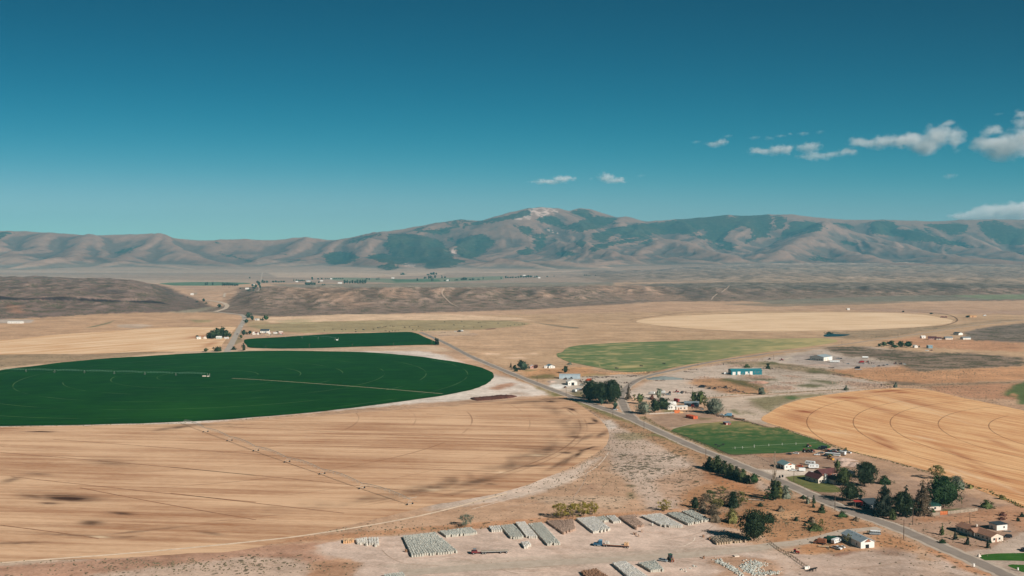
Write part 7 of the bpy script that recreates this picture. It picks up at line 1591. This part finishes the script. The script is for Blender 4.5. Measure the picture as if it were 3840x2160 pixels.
def windrow():
    pts=[G(*y5(*p)) for p in [(-330,1150),(-100,1135),(100,1120),(300,1100),(500,1085),(680,1100)]];W=curve([(a,b) for a,b,_ in pts],10);v=[];n=9
    r=random.Random(3)
    for i,(x,y) in enumerate(W):
        a=W[max(i-1,0)];b=W[min(i+1,len(W)-1)];l=math.dist(a,b);nx,ny=-(b[1]-a[1])/l,(b[0]-a[0])/l;e=min(1,min(i,len(W)-1-i)/3)
        w_=11*e+.2;h=2.2*e*r.uniform(.7,1.2)
        for k in range(n):
            s=-1+2*k/(n-1);v.append((x+nx*w_*s*r.uniform(.9,1.1),y+ny*w_*s*r.uniform(.9,1.1),h*(1-s*s)**.8*r.uniform(.8,1.15)-.05))
    o=link('compost_windrow',mesh_np('compost_windrow',np.array(v),grid_faces(len(W),n,True),DUNG));tag(o,'long low heap of dark reddish compost on the salt flat','heap')
windrow()
def log_():
    x,y,_=G(*ZE(1290,1100));o=link('fallen_trunk',None,None,(x,y,0),R(-14));tag(o,'bleached fallen tree trunk lying on red soil','log')
    m=MB();m.cyl((-7,0,.5),(0,.3,.6),.45,.35,7).cyl((0,.3,.6),(6,0,.3),.35,.12,6).cyl((-6.4,0,.5),(-7.8,-1.6,.9),.3,.1,5).cyl((-2,.2,.5),(1.5,-1.6,.4),.22,.06,5).cyl((1,.3,.5),(5.5,1.6,.3),.2,.05,5).cyl((2,.2,.4),(6,-1.2,.2),.16,.05,5)
    m.build('trunk',deadwood,o)
log_()
# ------------------------------------------------------------------ poles, fences
def pole(pt,hp,label,arms=1,name='utility_pole',lamp=False):
    x,y,_=G(*pt);h=hp*math.hypot(y,HC)/F;o=empty(name,(x,y,0),R(20));tag(o,label,'street lamp' if lamp else 'utility pole',None if lamp else 'wooden utility poles')
    MB().cyl((0,0,-.2),(0,0,h),.23,.15,8).build('shaft',POLE,o)
    if not lamp:
        for k in range(arms):
            c=MB().box(-1.3,1.3,-.07,.07,h-.55-k*.9,h-.4-k*.9).build('crossarm',POLE,o)
            for xx in(-1.15,-.5,.5,1.15):MB().cyl((xx,0,h-.4-k*.9),(xx,0,h-.18-k*.9),.06,.04,5).build('insulator',LAMP,c)
    else:
        MB().cyl((0,0,h-.3),(-1.3,0,h+.1),.06,.05,6).build('arm',STEEL,o);MB().box(-1.9,-1.2,-.25,.25,h-.05,h+.15).build('lamp_head',LAMP,o)
for p,h,l in [((3131,1915),66,'pole beside the road above the red stand'),((3389,2023),74,'tall pole on the near side of the road by the old van'),((2977,1809),44,'pole on the lawn before the maroon-roofed house'),((2647,1716),34,'pole at the roadside above the thick hedge'),((2415,1614),36,'pole at the roadside across from the grey willow'),((2123,1486),36,'pole across the road from the white truck cluster'),((2191,1508),26,'pale pole at the left foot of the dark cottonwood grove'),((2298,1563),20,'short pole at the roadside before the road wedge'),((2596,1473),20,'pole in the tractor yard above the cottonwoods'),((2901,1346),16,'pole beside the side road near the far gravel yard'),((2617,1372),16,'pole on the curve of the side road'),((2014,1432),22,'pole behind the road left of the arched barn'),((3368,1264),16,'pole beside the far track above the lone trees'),((3157,1292),14,'pole beside the far track near the pond')]:
    pole(p,h,l)
rp='poles along the small green field'
for x_,y_,h_ in [(880,413,20),(1243,417,38),(1604,402,26),(1945,394,26),(2265,389,38)]:
    o_=pole(cS(x_,y_),h_*.4503,'pole in the row along the near edge of the small green field')
for o in list(col.objects):
    if o.get('label')=='pole in the row along the near edge of the small green field':o['group']=rp
pole(ZB(1290,975),62,'lamp post with white head before the brown spruce',name='street_lamp',lamp=True)
pole(ZD(872,440),56,'slender mast rising behind the long low house',name='radio_mast')
def fence(name,label,pts,sp,h,rails,mat,post=.09,boards=0,group=None,z=0):
    W=[G(*p)[:2] for p in pts];o=empty(name,(W[0][0],W[0][1],0));tag(o,label,'fence',group);bx,by=W[0];m=MB();posts=[]
    for a,b in zip(W[:-1],W[1:]):
        L=math.dist(a,b);n=max(1,round(L/sp));dx,dy=(b[0]-a[0])/L,(b[1]-a[1])/L
        for i in range(n+(b==W[-1])):
            posts.append((a[0]+dx*L*i/n-bx,a[1]+dy*L*i/n-by))
        for k in range(rails):
            zz=h*(.92-k*.8/max(rails,1));t=.05 if boards==0 else .02
            v=[];
            for (qx,qy) in (a,b):
                for s_,z_ in ((-t,zz-.06),(t,zz-.06),(t,zz+.06),(-t,zz+.06)):v.append((qx-bx-dy*s_,qy-by+dx*s_,z_))
            m.add(v,[(0,1,5,4),(1,2,6,5),(2,3,7,6),(3,0,4,7),(0,3,2,1),(4,5,6,7)])
        if boards:
            nb=int(L/.42)
            for i in range(nb):
                if boards==2 and (i//5)%2:continue
                x0=a[0]-bx+dx*L*i/nb;y0=a[1]-by+dy*L*i/nb;hh=h*(.92+.1*((i*7)%5)/5);w2=.17
                m.add([(x0-dy*.04,y0+dx*.04,0),(x0+dx*w2*2-dy*.04,y0+dy*w2*2+dx*.04,0),(x0+dx*w2*2-dy*.07,y0+dy*w2*2+dx*.07,hh),(x0-dy*.07,y0+dx*.07,hh)],[(0,1,2,3)])
    if m.v:m.build('rails' if not boards else 'boards',mat,o)
    posts=posts[:100];pm=MB().cyl((0,0,-.1),(0,0,h*1.05),post,post,5).mesh('post',mat)
    for x_,y_ in posts:link('post',pm,o,(x_,y_,0))
    return o
fence('plank_fence','weathered plank fence running right from the round bush',PL(ZB,[(1640,785),(1880,765)]),2.6,1.9,2,WOOD,.1,1)
fence('orange_gate_fence','orange wooden fence panel in the middle of the plank fence',PL(ZB,[(1890,762),(2045,748)]),2.6,2.3,2,OWOOD,.1,1)
fence('plank_fence','long weathered plank fence right of the orange panel',PL(ZB,[(2055,745),(2250,722),(2576,690),(2700,672)]),2.8,1.9,2,WOOD,.1,1)
fence('rail_fence','pale rail fence below the grey willow and white house',PL(ZG,[(75,520),(180,528),(480,512),(640,500)]),3.2,1.5,3,WHITE,.1)
fence('picket_panels','left row of white fence panels before the light green field',PL(ZH,[(1320,245),(1700,236)]),4.5,1.3,2,TANW,.1,2)
fence('picket_panels','right row of white fence panels near the side road',PL(ZH,[(1820,226),(2110,214)]),4.5,1.3,2,TANW,.1,2)
fence('wire_fence','old wooden post fence curving left of the white garage',PL(ZE,[(1280,190),(1380,230),(1520,300),(1640,360),(1700,440)]),3.0,1.4,1,POLE,.1)
fence('wire_fence','dark weedy fence line from drive to the bottom edge',PL(c1,[(530,850),(600,905),(700,960),(770,1010),(840,1060)]),2.6,1.3,2,POLE,.12)
fence('wire_fence','post fence along the lower edge of the green pasture',PL(ZG,[(2260,1285),(1700,1290),(1500,1215)]),4,1.3,2,POLE,.08)
fence('wire_fence','fence line between paddock and road verge',PL(ZG,[(90,570),(300,700),(600,850),(900,970),(1220,1085),(1500,1210)]),6,1.3,1,POLE,.08)
fence('wire_fence','fence dividing the green pasture from the orange field',PL(ZG,[(2000,668),(2498,806)])+PL(cF,[(300,552),(700,690),(930,765)]),8,1.3,1,POLE,.1)
fence('corral_fence','board corral in the yard of the left road farm',PL(y3,[(1180,990),(1320,930),(1480,950),(1560,1000)]),4,1.5,3,WOOD,.1)
# ditch weeds along field edges as stuff
def weeds():
    r=np.random.default_rng(12);co=[];fa=[]
    L=[(PL(ZG,[(60,560),(300,710),(600,860),(900,975),(1220,1095),(1500,1225),(1680,1275)]),3,420,.5),(PL(ZG,[(1500,520),(2000,665),(2498,806)])+PL(cF,[(300,552),(700,690),(930,770),(1300,860),(1700,975),(1900,1030)]),3,560,.55),(PL(cF,[(2040,1080),(2300,1170),(2576,1300)]),4,200,.7),(MAIN[8:26],0,600,.3),(PL(cT,[(1200,110),(1330,170),(1500,250),(1800,340),(2100,500)]),6,160,.4),(PL(c1,[(530,860),(700,965),(840,1065)]),3,110,.28),(PL(cM,[(0,670),(600,625),(1000,620),(1700,580)]),3,300,.6),([(1270,2020),(1600,1985),(2000,1958),(2480,1915)],5,160,.3),([(0,1602),(500,1592),(700,1586),(1000,1568),(1300,1545)],2,220,.5),(PL(cM,[(730,240),(1000,290),(1300,330),(1700,400),(2300,540)]),5,360,.6)]
    for pts,sp,n,s0 in L:
        if sp==0:
            Wd=[G(*p)[:2] for p in pts]
        else:Wd=[G(*p)[:2] for p in pts]
        ln=[math.dist(a,b) for a,b in zip(Wd[:-1],Wd[1:])];tot=sum(ln)
        for _ in range(n):
            t=r.uniform(0,tot);i=0
            while t>ln[i]:t-=ln[i];i+=1
            a,b=Wd[i],Wd[i+1];k=t/ln[i];dx,dy=(b[0]-a[0])/ln[i],(b[1]-a[1])/ln[i];o_=r.normal()*1.3 if sp else r.choice((-1,1))*r.uniform(6.2,8.5)
            x=a[0]+(b[0]-a[0])*k-dy*o_;y=a[1]+(b[1]-a[1])*k+dx*o_;s=s0*r.uniform(.35,1.15);h=s*r.uniform(.8,1.4);q=len(co);m=5
            for j in range(m):
                an=r.uniform(0,6.28);co.append((x+math.cos(an)*s,y+math.sin(an)*s,0))
            for j in range(m):
                an=r.uniform(0,6.28);co.append((x+math.cos(an)*s*.6,y+math.sin(an)*s*.6,h*r.uniform(.6,1)))
            for j in range(m):
                jj=(j+1)%m;fa.append((q+j,q+jj,q+m+jj));fa.append((q+j,q+m+jj,q+m+j))
            fa.append(tuple(q+m+j for j in range(m)))
    me=bpy.data.meshes.new('weeds');me.from_pydata(co,[],fa);me.update();me.materials.append(LM['olive'])
    tag(link('ditch_weeds',me),'dusty green weeds along field edges, ditches and fences','weeds',None,'stuff')
weeds()
# ------------------------------------------------------------------ irrigation
ZINC=paint('galvanised_pipe',A(196,192,180),.5,.3,.1)
GPIPE=paint('weathered_pipe',A(104,140,116),.7,0,.1)
def pivot(label,pts,h=3.9,arch=1.6,endgun=True,ends=True,pm=None,k=1.0):
    """pts: tower feet in the photo, in order"""
    kk=k;pm=pm or ZINC;W=[G(*p)[:2] for p in pts];o=empty('irrigation_pivot',(W[0][0],W[0][1],0));tag(o,label,'irrigation machine');bx,by=W[0]
    for i,(a,b) in enumerate(zip(W[:-1],W[1:])):
        L=math.dist(a,b);dx,dy=(b[0]-a[0])/L,(b[1]-a[1])/L;m=MB();n=10;P_=[]
        for k in range(n+1):
            t=k/n;P_.append((a[0]-bx+dx*L*t,a[1]-by+dy*L*t,h+arch*4*t*(1-t)))
        for k in range(n):m.cyl(P_[k],P_[k+1],.17*kk,.17*kk,5)
        for s in(-1,1):
            Q=[(p[0]-dy*.7*s,p[1]+dx*.7*s,p[2]-1.3) for p in P_[1:-1]]
            for k in range(len(Q)-1):m.cyl(Q[k],Q[k+1],.07,.07,4)
            for k in range(len(Q)):m.cyl(P_[k+1],Q[k],.06,.06,4)
            m.cyl(P_[0],Q[0],.03,.03,4);m.cyl(P_[-1],Q[-1],.03,.03,4)
            for k in range(len(Q)-1):m.cyl(P_[k+1],Q[k+1],.025,.025,4)
        sp_=m.build('span',pm,o)
        d=MB()
        for k in range(1,n):d.cyl(P_[k],(P_[k][0],P_[k][1],2.0),.025,.025,3)
        d.build('drop_pipe',pm,sp_)
    for i,a in enumerate(W):
        j=min(i,len(W)-2);b0,b1=W[j],W[j+1];L=math.dist(b0,b1);nx,ny=-(b1[1]-b0[1])/L,(b1[0]-b0[0])/L;x,y=a[0]-bx,a[1]-by
        m=MB()
        for s in(-1,1):m.cyl((x,y,h),(x+nx*2.1*s,y+ny*2.1*s,.6),.07,.07,5)
        m.cyl((x-nx*2.1,y-ny*2.1,.6),(x+nx*2.1,y+ny*2.1,.6),.09,.09,5);m.cyl((x-nx,y-ny,2.2),(x+nx,y+ny,2.2),.05,.05,4)
        tw=m.build('tower',ZINC,o)
        if not(ends and i==0):
            for s in(-1,1):
                c=(x+nx*2.1*s,y+ny*2.1*s,.62);w=MB().cyl((c[0]-ny*.15,c[1]+nx*.15,c[2]),(c[0]+ny*.15,c[1]-nx*.15,c[2]),.62,.62,10).build('wheel',BLACK,tw)
    if endgun:
        a=W[-1];b=W[-2];L=math.dist(a,b);dx,dy=(a[0]-b[0])/L,(a[1]-b[1])/L;x,y=a[0]-bx,a[1]-by
        m=MB();m.cyl((x,y,h),(x+dx*9,y+dy*9,h-.3),.08,.06,5);m.cyl((x,y,h+2),(x+dx*8,y+dy*8,h-.2),.02,.02,3);m.cyl((x,y,h),(x,y,h+2.1),.05,.05,4);m.cyl((x+dx*2-dy*4,y+dy*2+dx*4,h+1),(x+dx*2+dy*4,y+dy*2-dx*4,h+1),.08,.08,5);m.build('end_boom',ZINC,o)
pivot('long arched irrigation pivot crossing the brown stubble field',[(692,1590),(771,1621),(861,1654),(960,1692),(1077,1734),(1208,1779),(1357,1833),(1537,1893)])
pivot('irrigation pivot standing in the large dark green circle',PL(cGr,[(2090,190),(1770,184),(1458,176),(1150,168),(850,160),(550,154),(262,148),(-20,144),(-300,141)]),h=4.0,arch=.9,pm=GPIPE,k=.62)
pivot('small irrigation pivot standing in the small dark green field',PL(cS,[(1462,346),(1318,338),(1182,331),(1046,326),(900,320)]),h=5,arch=1.6,endgun=False,pm=GPIPE,k=.62)
def pump():
    x,y,_=G(*cGr(2085,198));o=empty('pivot_station',(x,y,0));tag(o,'white pump unit with tank at the centre of the green circle','pump')
    MB().cyl((-6,0,1.1),(-1.5,0,1.1),.8,.8,10).build('tank',OFFW,o);MB().box(.2,2.2,-1.0,1.0,0,1.6).build('pump_box',OFFW,o);MB().cyl((3.2,0,0),(3.2,0,4.6),.2,.2,6).build('riser',ZINC,o)
pump()
x,y,_=G(*cS(1475,349));o=empty('pivot_station',(x,y,0));tag(o,'white pump unit in the small dark green field','pump');MB().box(-1.5,1.5,-1.2,1.2,0,2.4).build('pump_box',WHITE,o);MB().cyl((2.2,0,0),(2.2,0,5.4),.2,.2,6).build('riser',ZINC,o)
def wheel_line():
    W=[G(*p)[:2] for p in PL(ZG,[(1720,1175),(1780,1172),(1920,1165),(2140,1150)])+PL(cF,[(70,735),(205,728),(330,720),(458,715),(650,705)])];o=empty('wheel_line',(W[0][0],W[0][1],0));tag(o,'wheeled irrigation pipe lying across the green pasture','irrigation line');bx,by=W[0];m=MB()
    for a,b in zip(W[:-1],W[1:]):m.cyl((a[0]-bx,a[1]-by,1.1),(b[0]-bx,b[1]-by,1.1),.07,.07,5)
    m.build('pipe',paint('dull_pipe',A(150,160,130),.7,0,.1),o)
    for i,a in enumerate(W[1:-1]):
        w=MB();x,y=a[0]-bx,a[1]-by
        for k in range(12):
            a0=k*math.pi/6;a1=(k+1)*math.pi/6;w.cyl((x,y+math.cos(a0)*1.1,1.1+math.sin(a0)*1.1),(x,y+math.cos(a1)*1.1,1.1+math.sin(a1)*1.1),.09,.09,4)
            if k%3==0:w.cyl((x,y,1.1),(x,y+math.cos(a0)*1.1,1.1+math.sin(a0)*1.1),.05,.05,4)
        w.build('wheel',ZINC,o)
wheel_line()
# ------------------------------------------------------------------ cattle
def cow_mesh():
    pts=[(-1.0,0,1.15),(-.5,0,1.2),(.2,0,1.18),(.7,0,1.22),(1.05,0,1.38),(1.35,0,1.3),(1.6,0,1.1)];rad=[(.28,.34),(.33,.40),(.36,.42),(.33,.40),(.2,.24),(.15,.17),(.09,.1)]
    m=MB();n=8;v=[];f=[]
    for (x,y,z),(a,b) in zip(pts,rad):
        for k in range(n):
            t=2*math.pi*k/n;v.append((x,y+a*math.cos(t),z+b*math.sin(t)))
    for i in range(len(pts)-1):
        for k in range(n):f.append((i*n+k,i*n+(k+1)%n,(i+1)*n+(k+1)%n,(i+1)*n+k))
    f.append(tuple(range(n))[::-1]);f.append(tuple((len(pts)-1)*n+k for k in range(n)));m.add(v,f)
    for x in(-.8,.62):
        for y in(-.2,.2):
            k=.08 if x<0 else 0
            m.cyl((x,y,1.0),(x-k,y,.52),.13,.07,6);m.cyl((x-k,y,.52),(x,y,0),.065,.06,6)
    m.cyl((-1.02,0,1.35),(-1.2,0,.6),.035,.03,4);m.cyl((1.2,.12,1.42),(1.2,.3,1.46),.05,.02,4);m.cyl((1.2,-.12,1.42),(1.2,-.3,1.46),.05,.02,4)
    return m
cowm={k:cow_mesh().mesh('cow',paint('hide_'+k,A(*c),.8,0,.1)) for k,c in (('black',(28,24,22)),('brown',(84,50,34)))}
rc=random.Random(31)
COW=[(c3,p) for p in [(42,722),(125,712),(212,715),(222,728),(248,716),(345,716),(346,736),(415,715),(425,718),(515,712),(520,712),(555,695),(568,695),(580,693),(600,697),(615,690),(628,688),(640,685),(680,680),(700,682),(715,684),(630,725),(640,730),(670,735),(700,728),(725,730),(760,722),(815,692),(822,693),(865,690),(895,718),(930,720),(950,686),(975,722),(990,724),(1010,722),(1025,722),(1060,718),(1092,720),(1108,718),(1150,715),(1180,718),(1210,715),(1205,640),(1370,638),(1290,670),(1300,672),(1390,685),(1385,710),(1485,692),(1560,688),(1545,648),(1720,654),(1815,675),(1840,680),(1880,665),(1920,668),(1955,662),(1975,664),(1530,650)]]
for f,p in COW:
    x,y,_=G(*f(*p));o=link('cow',cowm['black' if rc.random()<.7 else 'brown'],None,(x,y,0),rc.uniform(0,6.28));o.scale=(1.25,)*3;tag(o,'dark cow grazing on the dry strip behind the small green field','cow','cattle on the dry strip')
for p,a,l in [(ZG(1425,1118),172,'left of three black cows at the lower pasture edge'),(ZG(1475,1145),10,'lowest of three black cows at the lower pasture edge'),(ZG(1555,1112),5,'right of three black cows at the lower pasture edge')]:
    x,y,_=G(*p);o=link('cow',cowm['black'],None,(x,y,.25),R(a));o.scale=(1.1,)*3;tag(o,l,'cow','black cows on the green pasture')
for p in PL(ZH,[(1450,140),(1490,140),(1985,88),(2020,90),(2480,40),(2510,40)]):
    x,y,_=G(*p);o=link('cow',cowm['black'],None,(x,y,.25),rc.uniform(0,6.28));o.scale=(1.35,)*3;tag(o,'black cow resting at the near edge of the light green field','cow','cows on the light green field')
for p,l in [(ZC(250,1255),'left of two dark cows near the bottom edge'),(ZC(320,1240),'right of two dark cows near the bottom edge')]:
    x,y,_=G(*p);o=link('cow',cowm['black'],None,(x,y,0),.4);o.scale=(1.2,)*3;tag(o,l,'cow','cows near the bottom edge')
# small yard things
def thing_box(name,label,cat,pt,dims,yaw,mat,legs=False):
    x,y,_=G(*pt);o=empty(name,(x,y,0),R(yaw));tag(o,label,cat);a,b,c=dims
    MB().box(-a/2,a/2,-b/2,b/2,.5 if legs else 0,c,.06,.06).build('body',mat,o);MB().box(-a/2-.05,a/2+.05,-b/2-.05,b/2+.05,c+.003,c+.1).build('lid',mat,o)
    if legs:
        for sx in(-1,1):
            for sy in(-1,1):MB().box(sx*a*.4-.05,sx*a*.4+.05,sy*b*.4-.05,sy*b*.4+.05,0,.5).build('leg',POLE,o)
thing_box('stone_slab_table','pale flat crate lying alone right of the dark stack','crate',y6(1690,625),(2.6,2.2,.5),10,OFFW)
thing_box('mailbox','white roadside mailbox on the near verge at the bottom right','mailbox',ZD(957,1270),(.9,.7,1.9),10,WHITE,True)
thing_box('mailbox','white mailbox on the lower watered lawn','mailbox',ZD(1878,1345),(.7,.6,1.6),10,WHITE,True)
thing_box('rubbish_bin','left black bin at the roadside gravel drive','bin',ZE(1805,625),(1.0,1.0,1.6),10,BLACK)
thing_box('rubbish_bin','right black bin at the roadside gravel drive','bin',ZE(1865,610),(1.0,1.0,1.5),30,BLACK)
thing_box('lumber_stack','stack of orange timber in front of the white farmhouse','lumber',ZG(690,490),(6,3,2.6),8,OWOOD)
thing_box('lumber_stack','lower pile of timber right of the orange stack','lumber',ZG(765,490),(4,3,1.3),8,TANW)
def dish():
    x,y,_=G(*ZB(155,455));o=empty('satellite_dish',(x,y,0),R(-150));tag(o,'grey satellite dish beside the spreading dark tree','satellite dish')
    v=[(0,0,0)];f=[];n=14
    for i in(1,2,3):
        for k in range(n):
            r=i*.55;a=2*math.pi*k/n;v.append((r*r*.14,r*math.cos(a),r*math.sin(a)))
    f=[(0,1+k,1+(k+1)%n) for k in range(n)]+[(1+i*n+k,1+(i+1)*n+k,1+(i+1)*n+(k+1)%n,1+i*n+(k+1)%n) for i in(0,1) for k in range(n)]
    d=MB().add(v,f).build('reflector',GREYM,o,(0,0,2.6));d.rotation_euler=(0,R(-35),0);MB().cyl((-.2,0,0),(-.2,0,2.5),.1,.1,6).build('stand',POLE,o)
dish()
thing_box('propane_tank_box','white tank lying right of the fence at the bottom edge','tank',ZC(150,1190),(3.0,1.0,1.2),20,WHITE)
# ------------------------------------------------------------------ clouds
def cloud(pts,Y,label,dens,group=None,seed=0):
    """pts: lobes (photo x, photo y, rx, ry) of one cloud, all at distance Y"""
    m=Y/F;L=[]
    for x,y,rx,ry in pts:
        p=GD(x,y,Y);L.append((p,rx*m,ry*m))
    cx=sum(l[0][0] for l in L)/len(L);cz=sum(l[0][2] for l in L)/len(L);V=[];Fc=[];off=0
    x0=min(l[0][0]-l[1] for l in L)-cx;x1=max(l[0][0]+l[1] for l in L)-cx;z0=min(l[0][2]-l[2] for l in L)-cz;z1=max(l[0][2]+l[2] for l in L)-cz
    dd=max(l[1] for l in L)*.8;dd=min(dd,max(l[2] for l in L)*2.2)
    q=N('cloud_vapour_%d'%seed);p=q.n('TexCoord').outputs['Object'];tot=None
    for (c,rx,rz) in L:
        s=q.n('VectorMath',operation='SUBTRACT');q.l(p,s.inputs[0]);s.inputs[1].default_value=(c[0]-cx,0,c[2]-cz)
        k=q.n('VectorMath',operation='MULTIPLY');q.l(s.outputs[0],k.inputs[0]);k.inputs[1].default_value=(1/rx,1/dd,1/rz)
        ln=q.n('VectorMath',operation='LENGTH');q.l(k.outputs[0],ln.inputs[0]);a=q.math('SUBTRACT',1.0,ln.outputs[1])
        tot=a if tot is None else q.math('MAXIMUM',tot,a)
    s0=1/(max(l[2] for l in L)*.9)
    n1=q.noise(q.xf(p,(.7,.7,1.0)),s0,7,.66)
    den=q.math('ADD',q.math('MULTIPLY',tot,1.5),q.math('MULTIPLY_ADD',n1,4.4,-2.62))
    den=q.math('MULTIPLY',q.math('MULTIPLY',den,1.1,clamp=True),dens)
    den=q.math('MULTIPLY',den,q.math('GREATER_THAN',tot,-.02))
    pv=q.n('VolumePrincipled');pv.inputs['Color'].default_value=(1,.985,.97,1);q.l(den,pv.inputs['Density']);pv.inputs['Anisotropy'].default_value=-.25
    q.l(pv.outputs[0],q.out.inputs['Volume'])
    # closed domain: a lozenge hull round the lobes
    mb=MB();mb.box(x0,x1,-dd,dd,z0,z1)
    o=mb.build('cloud',q.m);o.location=(cx,Y,cz);tag(o,label,'cloud',group);return o
CL=[([cC(210,293)+(22,8)],.9,'tiny flat cloud at the left start of the cloud row'),([cC(345,308)+(46,16),cC(395,295)+(28,20)],1.5,'small wedge shaped cloud left in the cloud row'),([cC(440,250)+(22,8)],.8,'tiny wisp above the small wedge shaped cloud'),([cC(630,262)+(28,10)],.6,'faint wisp above the left end of the long cloud'),([cC(740,265)+(24,10),cC(820,250)+(26,8)],.7,'faint stretched wisp above the long cloud'),([cC(985,234)+(30,10),cC(893,236)+(12,8)],.8,'second faint wisp above the long cloud'),([cC(1105,220)+(20,10)],.7,'rightmost faint wisp above the long cloud'),
 ([cC(680,360)+(70,18),cC(800,350)+(58,26),cC(860,350)+(36,24)],1.6,'long flat cloud left of the middle cloud'),([cC(1010,325)+(58,24),cC(1050,330)+(40,28)],1.6,'rounded small cloud above the middle flat cloud'),([cC(1070,395)+(86,22),cC(1300,365)+(46,22),cC(1180,385)+(60,16)],1.4,'flat cloud below and right of the rounded small cloud'),
 ([cC(1420,300)+(80,26),cC(1560,290)+(90,34),cC(1680,290)+(60,32)],1.5,'left half of the big long cloud'),([cC(1780,270)+(66,44),cC(1950,250)+(96,62),cC(1870,320)+(80,40),cC(2030,160)+(20,16),cC(2080,270)+(34,44)],1.7,'big lumpy cloud with a peak in the right sky'),
 ([cC(2340,215)+(58,34),cC(2380,300)+(120,46),cC(2480,330)+(120,60),cC(2576,270)+(70,70)],1.8,'large bright cloud cut by the right frame edge'),([cC(2560,90)+(44,22),cC(2576,150)+(60,24)],1.4,'small cloud at the right frame edge above the large one'),([cC(2390,92)+(24,8)],.5,'faint wisp near the upper right corner clouds'),([cC(2040,538)+(34,14)],.8,'lone small cloud low in the right sky'),([cC(2095,355)+(20,12)],.6,'tiny wisp left of the large bright cloud')]
Sx=lambda x,y:(x*1.4907,y*1.4907)
CL+=[([Sx(1380,457)+(84,13),Sx(1415,450)+(60,18)],2.6,'long thin cloud above the mountain peak'),([Sx(1525,445)+(40,22),Sx(1548,454)+(58,14)],2.6,'small puffy cloud right of the thin cloud above the peak'),([Sx(1487,449)+(12,8)],.8,'tiny puff between the thin cloud and the puffy cloud'),([Sx(1612,442)+(20,8)],.5,'faint wisp right of the puffy cloud above the peak')]
for i,(pts,dn,l) in enumerate(CL):cloud([p for p in pts],26000,l,dn*.0018,'fair weather clouds',i)
cloud([cC(2130,835)+(50,22),cC(2200,822)+(40,26),cC(2285,790)+(44,34),cC(2360,800)+(60,40),cC(2470,795)+(80,46),cC(2576,800)+(100,54),cC(2400,840)+(200,40)],34000,'cloud bank rising behind the mountains at the right',.0042,'fair weather clouds',99)
scene.cycles.volume_step_rate=1.0
seen={}
for o in col.objects:
    if o.parent is None and o.get('category'):seen.setdefault(o.get('label'),[]).append(o.get('group'))
for k_,v_ in seen.items():
    if len(v_)>1 and (None in v_ or len(set(v_))>1):print('DUP',k_,v_[:3])
    if k_ is None or not 4<=len(k_.split())<=16:print('LEN',k_)
print('part6 ok',len(bpy.data.objects))
